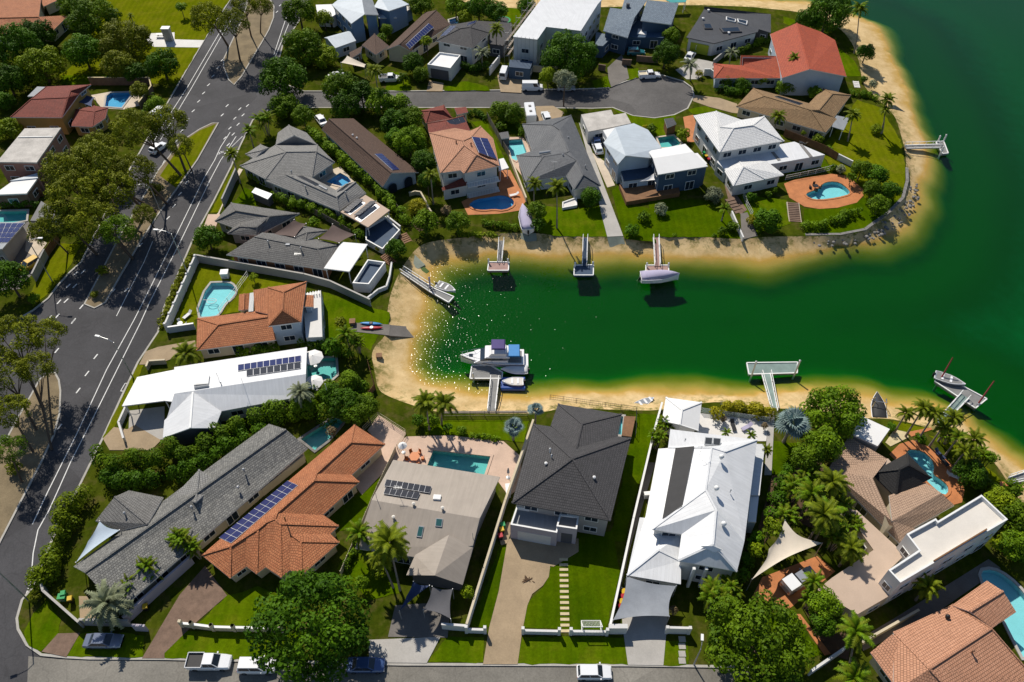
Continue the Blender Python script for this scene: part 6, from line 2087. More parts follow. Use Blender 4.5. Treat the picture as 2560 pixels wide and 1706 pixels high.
def leaf_cloud(blobs, leaf, dens, seed, up=0.35):
    """leaf-sized rhombs over a set of blobs (centre, radius); returns verts, faces, shade per face"""
    r = np.random.RandomState(seed)
    VV, SS = [], []
    zs = [c[2] + rad for c, rad in blobs]
    ztop, zbot = max(zs), min(c[2] - rad for c, rad in blobs)
    for c, rad in blobs:
        n = max(12, int(dens * 4 * math.pi * rad * rad / (leaf * leaf)))
        d = r.normal(size=(n, 3))
        d[:, 2] = d[:, 2] + up
        d /= np.linalg.norm(d, axis=1)[:, None] + 1e-9
        rr = rad * (0.72 + 0.36 * r.rand(n) ** 0.7)
        p = np.array(c)[None, :] + d * rr[:, None]
        nr = d + r.normal(size=(n, 3)) * 0.42 + np.array([0, 0, .25])
        nr /= np.linalg.norm(nr, axis=1)[:, None]
        t = np.cross(nr, r.normal(size=(n, 3)))
        t /= np.linalg.norm(t, axis=1)[:, None] + 1e-9
        bt = np.cross(nr, t)
        s = leaf * (0.6 + 0.8 * r.rand(n))
        q = np.stack([p + t * s[:, None] * .75, p + bt * s[:, None] * .42, p - t * s[:, None] * .75, p - bt * s[:, None] * .42], 1)
        VV.append(q)
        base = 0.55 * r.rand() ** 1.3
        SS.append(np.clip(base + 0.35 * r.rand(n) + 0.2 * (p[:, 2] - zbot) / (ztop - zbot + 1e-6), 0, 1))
    Q = np.concatenate(VV)
    return Q, np.concatenate(SS)


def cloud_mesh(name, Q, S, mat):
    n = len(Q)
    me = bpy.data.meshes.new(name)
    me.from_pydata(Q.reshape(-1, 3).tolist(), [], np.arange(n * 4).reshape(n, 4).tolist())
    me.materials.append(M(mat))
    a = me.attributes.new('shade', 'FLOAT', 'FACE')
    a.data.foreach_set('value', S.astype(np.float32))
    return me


def crown_blobs(R, H, n, seed, rb=(.34, .5), spread=.68):
    r = random.Random(seed)
    bl = [((0, 0, 0), R * .5)]
    for i in range(n):
        a = i * 2.39996 + r.uniform(-.4, .4)
        z = 1 - 1.55 * (i + .5) / n
        s = math.sqrt(max(0, 1 - z * z))
        k = spread * r.uniform(.85, 1.12)
        bl.append(((R * k * s * math.cos(a), R * k * s * math.sin(a), H * k * z), R * r.uniform(*rb)))
    return bl


CROWNS = {}


def crowns(kind):
    """three shared crown meshes per kind, unit radius R0"""
    if kind not in CROWNS:
        spec = {'huge': (7.0, 5.6, 44, .36, .75, (.17, .28), .82), 'big': (4.6, 3.7, 34, .31, .8, (.21, .34), .78), 'mid': (2.6, 2.3, 20, .25, .85, (.28, .44), .7), 'small': (1.2, 1.1, 9, .22, .95, (.32, .48), .62), 'gum': (4.2, 2.9, 38, .25, .62, (.18, .30), .9)}[kind]
        R0, H0, n, leaf, dens, rb, sp = spec
        CROWNS[kind] = (R0, H0, [leaf_cloud(crown_blobs(R0, H0, n, 10 * len(CROWNS) + k, rb, sp)[(1 if kind == 'gum' else 0):], leaf, dens, k + 50) for k in range(4)], {})
    return CROWNS[kind]


def crown_mesh(kind, i, mat):
    R0, H0, cl, cache = crowns(kind)
    i %= len(cl)
    if (i, mat) not in cache:
        cache[(i, mat)] = cloud_mesh('crown', cl[i][0], cl[i][1], mat)
    return R0, H0, cache[(i, mat)]


def place(t, x, y, r, top, flatk=.8):
    """crown centre seen at (x,y) with radius r -> metre radius and plan point"""
    u, v = tp(t, x, y)
    s = TILES[t][2]
    R = 2.0
    for _ in range(3):
        zc = max(R * flatk * .9, top - R * flatk)
        p = at(u, v, zc)
        R = (at(u + r / s, v, zc) - p).length
    return p, R, zc


count = [0]


def tree(label, t, x, y, r, top, mat='leaf_mid', kind=None, base=None, bark='bark', name='tree', cat='tree', group=None, flatk=.8):
    p, R, zc = place(t, x, y, r, top, flatk)
    kind = kind or ('huge' if R > 5.8 else 'big' if R > 3.3 else 'mid' if R > 1.7 else 'small')
    count[0] += 1
    b = T(base)[0] if base else Vector((p.x, p.y, 0))
    root = thing(name, label, cat, (b.x, b.y, 0), group=group)
    R0, H0, me = crown_mesh(kind, count[0], mat)
    c = link('crown', me, root)
    c.location = (p.x - b.x, p.y - b.y, zc)
    c.scale = (R / R0, R / R0, R * flatk / H0)
    c.rotation_euler = (0, 0, rng.uniform(0, 6.28))
    mb = MB()
    off = Vector((p.x - b.x, p.y - b.y, 0))
    tr = max(.06, R * (.055 if kind != 'gum' else .06))
    if kind == 'gum':
        fork = Vector((off.x * .55, off.y * .55, zc * .62))
        mb.tube([(0, 0, -.1), (off.x * .25, off.y * .25, zc * .3), fork], (tr * 1.25, tr, tr * .8), 7)
        for k in range(6):
            a = k * 1.05 + rng.uniform(-.3, .3)
            e = Vector((off.x + R * .75 * math.cos(a), off.y + R * .75 * math.sin(a), zc + rng.uniform(-.25, .35) * R))
            m_ = fork.lerp(e, .5) + Vector((0, 0, .08 * R))
            mb.tube([fork, m_, e], (tr * .55, tr * .36, tr * .12), 5)
    else:
        mid = Vector((off.x * .5, off.y * .5, zc * .5))
        mb.tube([(0, 0, -.1), mid, (off.x, off.y, zc)], (tr * 1.3, tr, tr * .5), 7)
        for k in range(4):
            a = k * 1.57 + rng.uniform(-.4, .4)
            mb.tube([Vector((off.x * .8, off.y * .8, zc * .75)), Vector((off.x + R * .6 * math.cos(a), off.y + R * .6 * math.sin(a), zc + .2 * R))], (tr * .5, tr * .15), 5)
    mb.build('trunk', bark, None)
    o = bpy.context.scene.collection.objects[-1]
    o.parent = root
    return root


def shrub(label, t, x, y, r, top=None, mat='leaf_mid', group=None, flatk=.85, name='shrub'):
    R = place(t, x, y, r, 1.5)[1]
    return tree(label, t, x, y, r, top or R * 1.55, mat, None, None, 'bark', name, 'shrub', group, flatk)


def hedge(label, spec, w, h, mat='leaf_mid', leaf=.25, dens=.85, z=0.0, name='hedge', seed=1):
    P = T(spec, h * .6)
    bl = []
    r = random.Random(seed * 7 + int(w * 10))
    for a, b in zip(P, P[1:]):
        n = max(1, int((b - a).length / (w * .62)))
        for i in range(n + 1):
            q = a.lerp(b, i / n)
            for k in range(2):
                rad = w * r.uniform(.28, .6)
                bl.append(((q.x + r.uniform(-.25, .25) * w, q.y + r.uniform(-.25, .25) * w, z + max(rad * .6, h - rad * r.uniform(.85, 1.5) - k * h * .35)), rad))
    root = thing(name, label, 'hedge', (P[0].x, P[0].y, 0))
    o = Vector((P[0].x, P[0].y, 0))
    Q, S = leaf_cloud([((c[0] - o.x, c[1] - o.y, c[2]), rad) for c, rad in bl], leaf, dens, seed, .5)
    link('foliage', cloud_mesh('foliage', Q, S, mat), root)
    mb = MB()
    for c, rad in bl[::3]:
        mb.tube([(c[0] - o.x, c[1] - o.y, -.1), (c[0] - o.x, c[1] - o.y, c[2])], (.07, .04), 5)
    st = mb.build('stems', 'bark', None)
    st.parent = root
    return root


def frond_mesh(L, droop, wid, n, mat, name='frond', arch=.25):
    """feather frond along +x, starting upward and arching over"""
    mb = MB()
    pts_ = []
    for i in range(n + 1):
        s = i / n
        pts_.append(Vector((L * (s - .12 * s * s), 0, L * (arch * math.sin(s * 2.2) - droop * s * s))))
    sh_ = []
    for i in range(n):
        a, b = pts_[i], pts_[i + 1]
        mb.face([a + Vector((0, .03, 0)), a - Vector((0, .03, 0)), b - Vector((0, .02, 0)), b + Vector((0, .02, 0))])
        sh_.append(.5)
        s = (i + .5) / n
        if s < .12:
            continue
        w = wid * math.sin(min(1, .25 + s) * math.pi * .8) * (1.0 if s < .8 else 1.4 - s * .6)
        for sg in (-1, 1):
            m_ = a.lerp(b, .5)
            d = (b - a).normalized()
            tip = m_ + d * (w * .55) + Vector((0, sg * w, -w * .42))
            q0, q1 = a - d * .06, b + d * .06
            mb.face([q0, q1, tip + d * .05, m_ + (tip - m_) * .55 - d * .16 * w])
            sh_.append(.25 + .6 * rng.random())
    me = mb.mesh(name, mat)
    at_ = me.attributes.new('shade', 'FLOAT', 'FACE')
    at_.data.foreach_set('value', np.array(sh_, np.float32))
    return me


def fan_mesh(L, mat, n=18):
    mb = MB()
    sh_ = []
    mb.face([(0, -.05, 0), (L * .5, -.03, L * .18), (L * .5, .03, L * .18), (0, .05, 0)])
    sh_.append(.4)
    c = Vector((L * .5, 0, L * .18))
    for i in range(n):
        a0 = -2.1 + 4.2 * i / n
        a1 = -2.1 + 4.2 * (i + 1) / n
        am = (a0 + a1) / 2
        R = L * .55

        def q(a, k, dz):
            return c + Vector((R * k * math.cos(a), R * k * math.sin(a), dz - .25 * R * k * k))
        mb.face([c, q(a0, .7, 0), q(am, .72, .05 * R), q(a1, .7, 0)])
        mb.face([q(a0, .7, 0), q(am, 1.05, -.05 * R), q(am, .72, .05 * R)])
        sh_ += [.3 + .6 * (i % 2), .3 + .6 * rng.random()]
    me = mb.mesh('frond', mat)
    at_ = me.attributes.new('shade', 'FLOAT', 'FACE')
    at_.data.foreach_set('value', np.array(sh_, np.float32))
    return me


FR = {'palm': [frond_mesh(2.6, .34, .62, 14, 'leaf_palm'), frond_mesh(2.6, .55, .58, 14, 'leaf_palm')],
      'pale': [frond_mesh(2.6, .3, .5, 12, 'leaf_grey'), frond_mesh(2.6, .5, .45, 12, 'leaf_grey')],
      'lime': [frond_mesh(2.6, .28, .6, 11, 'leaf_mid'), frond_mesh(2.6, .5, .5, 11, 'leaf_palm')],
      'fan': [fan_mesh(2.6, 'leaf_blue'), fan_mesh(2.6, 'leaf_blue', 14)]}


def fronds(root, c, L, n, kind, lo=-.5, hi=1.1):
    for k in range(n):
        s = (k + .5) / n
        o = link('frond', FR[kind][k % 2], root)
        o.location = c
        pit = hi + (lo - hi) * s + rng.uniform(-.12, .12)
        o.rotation_euler = (rng.uniform(-.2, .2), -pit, k * 2.39996 + rng.uniform(-.25, .25))
        f = L / 2.6 * rng.uniform(.85, 1.1)
        o.scale = (f, f, f)


def palm(label, t, x, y, r, h, kind='palm', n=15, base=None, tr=.13, group=None):
    u, v = tp(t, x, y)
    p = at(u, v, h)
    L = (at(u + r / TILES[t][2], v, h) - p).length * 1.12
    b = T(base)[0] if base else Vector((p.x, p.y, 0))
    root = thing('palm_tree', label, 'palm', (b.x, b.y, 0), group=group)
    off = Vector((p.x - b.x, p.y - b.y, h))
    mb = MB()
    mb.tube([(0, 0, -.1), (off.x * .25, off.y * .25, h * .35), (off.x * .65, off.y * .65, h * .7), off], (tr * 1.5, tr, tr * .9, tr * .8), 8)
    o = mb.build('trunk', 'bark_pale', None)
    o.parent = root
    fronds(root, off, L, int(n * (1.5 if kind != 'fan' else .8)), kind, *((-.45, 1.15) if kind != 'fan' else (-.2, 1.35)))
    return root


def clump(label, t, x, y, r, h, stems=7, n=8, kind='lime', group=None):
    """multi-stemmed cane palm"""
    u, v = tp(t, x, y)
    zc = h * .65
    p = at(u, v, zc)
    R = (at(u + r / TILES[t][2], v, zc) - p).length
    root = thing('palm_clump', label, 'palm', (p.x, p.y, 0), group=group)
    for k in range(stems):
        a = k * 2.39996
        d = R * .55 * math.sqrt((k + .3) / stems)
        top = Vector((d * math.cos(a), d * math.sin(a), h * rng.uniform(.55, .85)))
        mb = MB()
        mb.tube([(top.x * .35, top.y * .35, -.1), (top.x * .7, top.y * .7, top.z * .6), top], (.08, .07, .05), 5)
        o = mb.build('stem', 'bark_pale', None)
        o.parent = root
        fronds(root, top, max(1.3, R * .75), n, kind, -.1, 1.25)
    return root
TL = (
    # the corner park and the far left
    ('dark dense tree below the orange corner roof', 'A', 130, 430, 230, 8, 'leaf_dark'), ('dark tree touching the orange corner roof ridge', 'A', 330, 330, 160, 7, 'leaf_dark'),
    ('bright olive rounded tree beside the small strip of lawn, top left', 'A', 390, 620, 200, 7, 'leaf_lime'), ('tall mid green tree right of the orange corner roof', 'A', 860, 190, 220, 9, 'leaf_mid'),
    ('shaggy tree behind the orange corner roof', 'A', 690, 60, 150, 7, 'leaf_mid'), ('olive tree in the middle of the park grove', 'A', 1150, 400, 230, 9, 'leaf_olive'),
    ('dark park tree left of the grove middle', 'A', 760, 480, 170, 8, 'leaf_dark'), ('pale green park tree at the head of the grove', 'A', 1090, 600, 150, 7, 'leaf_olive'),
    ('round dark park tree nearest the road kerb', 'A', 1480, 590, 150, 7, 'leaf_dark'), ('shaded park tree at the foot of the grove', 'A', 1230, 660, 110, 5, 'leaf_dark'),
    ('dark tree at the left edge above the maroon roof', 'A', 70, 740, 170, 7, 'leaf_dark'), ('dark bush left of the maroon roof', 'A', 40, 930, 100, 4, 'leaf_dark'),
    ('lime bush below the maroon roof at the left edge', 'A', 80, 1180, 120, 4, 'leaf_lime'), ('small dark park sapling near the top edge', 'A', 1650, 70, 55, 4, 'leaf_mid'),
    ('ragged tree inside the brown pool wall', 'A', 1270, 830, 85, 4, 'leaf_olive'), ('bush outside the brown pool wall', 'A', 1430, 950, 80, 3, 'leaf_mid'),
    ('dense dark tree at the left edge beside the yellow car', 'E', 80, 1090, 180, 7, 'leaf_dark'), ('small round dark tree at the street corner of the brick sided house', 'E', 1895, 715, 130, 5, 'leaf_dark'),
    # top left of the peninsula
    ('round green tree at the top edge beside the main road', 'B', 395, 120, 150, 8, 'leaf_mid'), ('yellow green tree in front of the blue weatherboard house', 'B', 620, 170, 80, 5, 'leaf_lime'),
    ('bushy green tree left of the pale metal shed', 'B', 430, 450, 190, 6, 'leaf_mid'), ('lime tree below the pale metal shed', 'B', 620, 520, 120, 5, 'leaf_lime'),
    ('large dark tree over the corner of the cul-de-sac', 'B', 250, 730, 220, 9, 'leaf_dark'), ('tall tree overhanging the cul-de-sac entrance', 'B', 770, 800, 170, 8, 'leaf_mid'),
    ('dark tree beside the overhanging cul-de-sac tree', 'B', 960, 850, 130, 7, 'leaf_dark'), ('dense tree on the south kerb of the cul-de-sac', 'B', 820, 960, 140, 6, 'leaf_dark'),
    ('green tree at the south kerb beside the maroon roofs', 'B', 1120, 940, 140, 6, 'leaf_mid'), ('rounded tree just left of the maroon roofs', 'B', 1300, 960, 115, 5, 'leaf_mid'),
    ('dense tree between the brown gable and the maroon roofs', 'B', 1260, 1110, 130, 6, 'leaf_dark'), ('bright topped tree against the maroon roofs', 'B', 1410, 1080, 120, 6, 'leaf_mid'),
    ('big rounded tree between the brown gable and the two storey terracotta house', 'B', 1400, 1300, 160, 7, 'leaf_mid'), ('tree above the solar panels of the brown gable', 'B', 1270, 1260, 100, 5, 'leaf_dark'),
    ('shaded tree at the gable corner of the brown roof', 'B', 1540, 1480, 100, 6, 'leaf_dark'), ('round tree at the street corner above the pale grey house', 'B', 250, 960, 130, 5, 'leaf_mid'),
    ('leafy tree between the pale grey house and the parked boat', 'B', 430, 1060, 105, 5, 'leaf_mid'), ('green tree behind the brown bungalow', 'B', 1190, 280, 65, 4, 'leaf_mid'),
    ('small tree beside the chimneyless brown bungalow', 'B', 1150, 350, 60, 4, 'leaf_mid'), ('lime tree poking over the ladder of solar panels', 'B', 1555, 380, 60, 5, 'leaf_lime'),
    ('dark tree left of the white cube garage', 'B', 1430, 580, 105, 5, 'leaf_dark'), ('green bush beside the white cube garage wall', 'B', 1500, 680, 80, 3.5, 'leaf_mid'),
    ('small tree in front of the brown gable with the solar ladder', 'B', 1340, 710, 60, 3, 'leaf_mid'), ('tree at the top edge behind the brown gable', 'B', 1500, 50, 110, 6, 'leaf_mid'),
    ('tree at the top edge beside the tiny blue pool', 'B', 1820, 60, 100, 6, 'leaf_mid'), ('lime bush below the tiny blue pool', 'B', 1900, 160, 75, 4, 'leaf_lime'),
    ('dense tree at the top edge left of the scaffolding', 'B', 2030, 60, 130, 7, 'leaf_dark'), ('dark tree touching the scaffolding', 'B', 2180, 110, 110, 6, 'leaf_dark'),
    ('tree right of the far lawn behind the scaffolded roof', 'C', 130, 60, 90, 5, 'leaf_dark'), ('green tree over the hedge of the narrow lawn', 'G', 920, 110, 110, 4.5, 'leaf_mid'),
    ('tree left of the caravan', 'G', 1040, 130, 105, 4.5, 'leaf_mid'),
    # cul-de-sac
    ('big round dark tree on the cul-de-sac verge', 'C', 525, 530, 250, 9, 'leaf_dark'), ('lime tree below the big round cul-de-sac tree', 'C', 330, 690, 85, 5, 'leaf_lime'),
    ('dense tree in front of the blue shingled house', 'C', 1450, 330, 85, 5, 'leaf_mid'), ('bushy tree above the turning circle', 'C', 1400, 500, 125, 6, 'leaf_dark'),
    ('green bush in front of the red low wing', 'C', 1960, 735, 75, 3, 'leaf_mid'), ('dark bush under the red low wing', 'C', 2100, 780, 80, 3, 'leaf_dark'),
    ('lime bush under the red low wing', 'C', 2280, 730, 60, 3, 'leaf_lime'), ('green bush under the pale blue gable wall', 'D', 160, 790, 90, 3.5, 'leaf_mid'),
    ('bush above the tan hip roof', 'D', 430, 850, 70, 3.5, 'leaf_mid'), ('large dark tree behind the red gabled roof', 'D', 540, 140, 190, 9, 'leaf_dark'),
    ('dark tree at the northern point of the beach', 'D', 640, 50, 130, 8, 'leaf_dark'), ('dark tree left of the northern point trees', 'D', 380, 190, 120, 6, 'leaf_dark'),
    ('round dark bushy tree on the beach edge', 'D', 895, 480, 85, 4.5, 'leaf_dark'),
    # the point
    ('green tree at the top right of the round terrace', 'I', 1680, 800, 90, 4.5, 'leaf_mid'), ('dark tree right of the round terrace', 'I', 1800, 850, 100, 4.5, 'leaf_dark'),
    ('dense tree close to the kidney pool terrace edge', 'I', 1770, 960, 85, 4, 'leaf_mid'), ('outermost dark tree on the point', 'I', 1920, 970, 80, 4, 'leaf_dark'),
    ('tree above the rocky shore of the point', 'I', 1820, 1090, 95, 4, 'leaf_mid'), ('dark bushy tree left of the brick red steps', 'I', 910, 1220, 115, 4, 'leaf_dark'),
    ('tree beside the brown paling fence end', 'I', 1600, 860, 50, 3, 'leaf_mid'),
    # centre bank
    ('dark tree beside the white balconies', 'G', 210, 560, 110, 6, 'leaf_dark'), ('shaded tree below the white balconies', 'G', 250, 730, 90, 6, 'leaf_dark'),
    ('rounded green tree on the bank left of the kidney pool', 'G', 230, 1120, 130, 5, 'leaf_mid'), ('rounded tree on the bank below the kidney pool', 'G', 520, 1110, 110, 4.5, 'leaf_mid'),
    ('tall narrow green tree beside the lilac covered boat', 'G', 1245, 1010, 90, 4.5, 'leaf_mid'), ('dark tree under the lilac covered boat', 'G', 1260, 1140, 75, 3, 'leaf_dark'),
    ('shaded tree at the corner of the slate roof', 'G', 1740, 890, 100, 4, 'leaf_dark'),
    ('dark tree beside the brown timber steps', 'F', 1560, 1240, 95, 3.5, 'leaf_dark'),
    # left bank
    ('dark tree over the shaded bank fence', 'K', 1660, 1350, 150, 5, 'leaf_dark'), ('dark tree between the pools of the left bank', 'K', 1560, 1260, 110, 5, 'leaf_dark'),
    ('green tree on the fenced left bank', 'K', 1730, 1140, 100, 4, 'leaf_mid'), ('tree below the left bank fence', 'O', 1190, 170, 90, 4, 'leaf_mid'),
    ('tree at the corner of the cream lattice fence', 'O', 1280, 110, 95, 4.5, 'leaf_mid'), ('dark tree behind the white metal roof gable', 'K', 1570, 830, 90, 4, 'leaf_dark'),
    # bottom row
    ('large dense round tree over the grass verge beside the white pickup', 'W', 715, 1440, 128, 11, 'leaf_dark'), ('broad flat topped tree over the verge at the bottom right', 'S', 600, 1000, 330, 9, 'leaf_mid'),
    ('broad feathery green tree at the bay edge beside the silver palm', 'M', 870, 520, 225, 8, 'leaf_mid'), ('green tree left of the peach tiled roof', 'M', 790, 780, 150, 7, 'leaf_mid'),
    ('dark tree behind the silver palm', 'M', 660, 880, 120, 6, 'leaf_mid'), ('lime tree beside the cream shade sail', 'M', 400, 1420, 95, 5, 'leaf_lime'),
    ('small lime tree at the tip of the cream shade sail', 'S', 600, 385, 55, 4, 'leaf_lime'), ('dense tree beside the flat beige garage roof', 'S', 1050, 740, 110, 6, 'leaf_mid'),
    ('dark bushy tree under the flat beige garage roof', 'S', 1040, 860, 90, 5, 'leaf_dark'), ('shaded tree right of the curved pool', 'M', 1930, 990, 120, 4.5, 'leaf_dark'),
    ('slim tree at the right bank lawn', 'M', 2090, 880, 55, 4, 'leaf_mid'), ('lime tree above the modern white building', 'M', 2150, 1230, 130, 5, 'leaf_lime'),
    ('green tree at the right edge beside the modern white building', 'M', 2260, 1330, 140, 5, 'leaf_mid'), ('bush at the right edge below the modern white building', 'S', 2300, 350, 110, 4, 'leaf_mid'),
    ('low tree right of the modern white building', 'M', 2260, 1120, 90, 4, 'leaf_mid'),
)
for a in TL:
    tree(*a)
GUM = (
    ('olive gum tree at the top of the upper island', 'A', 1900, 170, 150, 12, 'A:2080,420'), ('tall thin gum tree on the upper island', 'A', 2130, 210, 130, 13, 'A:2190,560'),
    ('gum tree at the top edge above the upper island', 'A', 2230, 50, 110, 12, 'A:2290,330'), ('wispy gum tree at the right of the upper island', 'B', 60, 60, 90, 11, 'B:40,300'),
    ('tall gum crown above the flat roofed brick block', 'E', 620, 120, 210, 14, 'E:1000,700'), ('gum crown over the middle of the left carriageway', 'E', 880, 60, 230, 15, 'E:1330,480'),
    ('broad olive gum crown in the middle of the long island', 'E', 720, 330, 240, 14, 'E:1130,800'), ('gum crown leaning over the island kerb', 'E', 1030, 260, 200, 13, 'E:1420,470'),
    ('gum crown with a bare pale trunk beside the zigzag kerb', 'E', 1230, 110, 170, 13, 'E:1520,400'), ('low olive gum crown over the left verge', 'E', 560, 560, 190, 11, 'E:880,860'),
    ('gum crown in the lower part of the grove', 'E', 860, 560, 200, 12, 'E:1210,900'), ('dark gum crown near the island lamp', 'E', 1080, 640, 150, 11, 'E:1290,660'),
    ('gum crown over the brown paling fence', 'E', 400, 660, 120, 9, 'E:620,850'), ('small gum crown beside the island lamp', 'E', 1310, 500, 100, 9, 'E:1420,640'),
    ('topmost gum crown of the long island grove', 'A', 1230, 1180, 190, 13, 'A:1650,1600'), ('gum crown hiding the parked white van', 'A', 1520, 1120, 170, 12, 'A:1690,1560'),
    ('ragged gum crown at the head of the long island', 'A', 1640, 1330, 110, 9, 'A:1750,1560'), ('sparse gum crown beside the red walled yard', 'A', 900, 1350, 160, 10, 'E:1080,560'),
    ('olive gum crown at the left edge above the lower island', 'J', 130, 160, 220, 13, 'J:390,800'), ('gum crown reaching over the road from the lower island', 'J', 430, 130, 150, 12, 'J:480,1050'),
    ('gum crown left of the lower island tip', 'J', 70, 480, 180, 11, 'J:330,1000'), ('low gum crown over the lower island', 'J', 90, 830, 160, 9, 'J:300,1200'),
    ('dark gum crown at the left edge beside the lower island', 'J', 90, 1180, 130, 8, 'J:200,1480'), ('bare branched gum on the lower island', 'J', 330, 430, 150, 11, 'J:470,1180'),
)
for lab, t, x, y, r, h, b in GUM:
    tree(lab, t, x, y, r, h, 'leaf_olive' if 'dark' not in lab else 'leaf_mid', 'gum', b, 'bark', 'gum_tree', 'tree', 'gum trees on the road islands', .75)
tree('small grey green street tree on the cul-de-sac kerb', 'C', 480, 730, 105, 8, 'leaf_grey', 'mid', 'C:470,965')
SH = (
    ('lime bush beside the terracotta drive of the cul-de-sac', 'I', 220, 505, 55, 3, 'leaf_lime'), ('yellow flowered bush at the white steps', 'C', 1705, 672, 42, 2, 'leaf_yellow'),
    ('clipped round grey bush on the eastern beach edge', 'D', 955, 770, 45, 2, 'leaf_grey'), ('small dark bush beside the garden steps on the point', 'D', 875, 725, 36, 1.6, 'leaf_dark'),
    ('flax bush at the foot of the leaning beach palm', 'D', 985, 1180, 55, 2, 'leaf_lime'), ('lime bush in front of the tan hip roof', 'D', 455, 1270, 60, 2.4, 'leaf_lime'),
    ('small bush at the white wing corner', 'D', 550, 1360, 40, 1.5, 'leaf_mid'), ('thin bush under the tan eaves', 'D', 325, 1215, 26, 2, 'leaf_lime'),
    ('yellow flowering bush left of the brick red steps', 'I', 790, 1215, 50, 2, 'leaf_yellow'), ('green bush under the white pyramid wing', 'I', 920, 1000, 32, 1.6, 'leaf_mid'),
    ('small bush at the white pyramid wing corner', 'I', 970, 965, 30, 1.6, 'leaf_mid'), ('shaded bush below the white tiled wing', 'I', 775, 1025, 50, 1.8, 'leaf_dark'),
    ('grey green bush beside the stepped brown path', 'I', 470, 1010, 75, 2.4, 'leaf_grey'), ('bush at the lawn edge near the white beach wall', 'I', 545, 1300, 45, 1.8, 'leaf_mid'),
    ('bush beside the white beach wall', 'I', 625, 1265, 55, 2, 'leaf_mid'), ('spiky bush below the dark rear deck', 'I', 40, 1125, 60, 2, 'leaf_grey'),
    ('tiny bush on the beach edge left of the ramp', 'I', 150, 1335, 22, .9, 'leaf_mid'), ('tiny bush on the beach edge near the white wall', 'I', 480, 1340, 26, 1, 'leaf_mid'),
    ('agave bush at the round terrace gate', 'I', 1510, 800, 45, 1.6, 'leaf_grey'), ('small plant at the round terrace gate', 'I', 1450, 785, 35, 1.4, 'leaf_mid'),
    ('bush beside the concrete boat ramp', 'G', 2110, 1190, 70, 2.4, 'leaf_dark'), ('bush under the rear deck stairs', 'G', 2225, 1065, 65, 2, 'leaf_mid'),
    ('variegated pale yellow bush behind the curved cream wall', 'G', 160, 985, 85, 2.2, 'leaf_yellow'), ('grey leafless bush left of the kidney pool', 'G', 420, 1010, 55, 1.8, 'leaf_dry'),
    ('round bush at the kidney pool slatted fence', 'K', 850, 195, 42, 2, 'leaf_lime'), ('pale yellow green bush on the left bank lawn', 'K', 1650, 610, 70, 3, 'leaf_olive'),
    ('dry yellow shrub beside the shaded dark green pool', 'O', 1030, 290, 42, 2.2, 'leaf_dry'), ('round bush under the bay palms', 'O', 1765, 215, 58, 2.4, 'leaf_mid'),
    ('dark bush left of the bay palms', 'O', 1665, 205, 50, 2.2, 'leaf_dark'), ('dark clipped ball right of the bay palms', 'O', 1880, 262, 38, 1.8, 'leaf_dark'),
    ('low clipped ball on the pool lawn', 'O', 1985, 287, 42, 1.3, 'leaf_mid'), ('round lime ball bush beside the long white side wall', 'R', 565, 608, 62, 2.8, 'leaf_lime'),
    ('small bush on the front lawn of the beige house', 'O', 1240, 1400, 55, 2.6, 'leaf_mid'), ('leafy bush under the palms of the beige house', 'O', 1370, 1330, 60, 2.4, 'leaf_lime'),
    ('green bush at the corner palm of the weathered roof', 'N', 900, 1010, 70, 2, 'leaf_lime'), ('scrubby bush on the corner verge', 'N', 290, 870, 50, 1.6, 'leaf_olive'),
    ('bush at the left verge kerb', 'E', 305, 1265, 55, 2, 'leaf_mid'), ('rounded bush on the narrow lawn corner', 'G', 920, 245, 60, 2.2, 'leaf_mid'),
    ('bush in the shaded garden of the carport', 'C', 1270, 1180, 55, 2, 'leaf_mid'), ('flowering pot plant by the carport garden', 'C', 1210, 1165, 30, 1.2, 'leaf_yellow'),
    ('bright bush behind the timber steps', 'F', 1405, 1245, 30, 1.2, 'leaf_yellow'), ('round bush behind the brown sails', 'F', 1225, 1110, 60, 3, 'leaf_mid'),
    ('bush in front of the brick sided house fence', 'F', 820, 1010, 60, 2.2, 'leaf_mid'), ('bush at the white gate wall of the sail drive', 'R', 2300, 760, 40, 1.8, 'leaf_dry'),
    ('dark bush on the rock garden by the white flat roof', 'M', 1320, 640, 40, 1.6, 'leaf_dark'), ('round dark bush beside the orange path', 'M', 1540, 725, 50, 1.8, 'leaf_dark'),
    ('potted bush on the white waterfront terrace corner', 'Q', 2170, 225, 25, 1.4, 'leaf_dry'), ('potted red leaf plant on the white waterfront terrace', 'Q', 1895, 180, 24, 1.3, 'leaf_dry'),
    ('median scrub bush near the lower island head', 'J', 130, 1350, 70, 1.4, 'leaf_olive'), ('dry bush on the long island', 'E', 930, 1010, 60, 1.4, 'leaf_olive'),
    ('small bush on the island tip', 'E', 860, 1230, 40, 1, 'leaf_olive'), ('scrub on the long island by the zigzag kerb', 'E', 1420, 270, 70, 1.4, 'leaf_olive'),
)
for a in SH:
    shrub(*a)
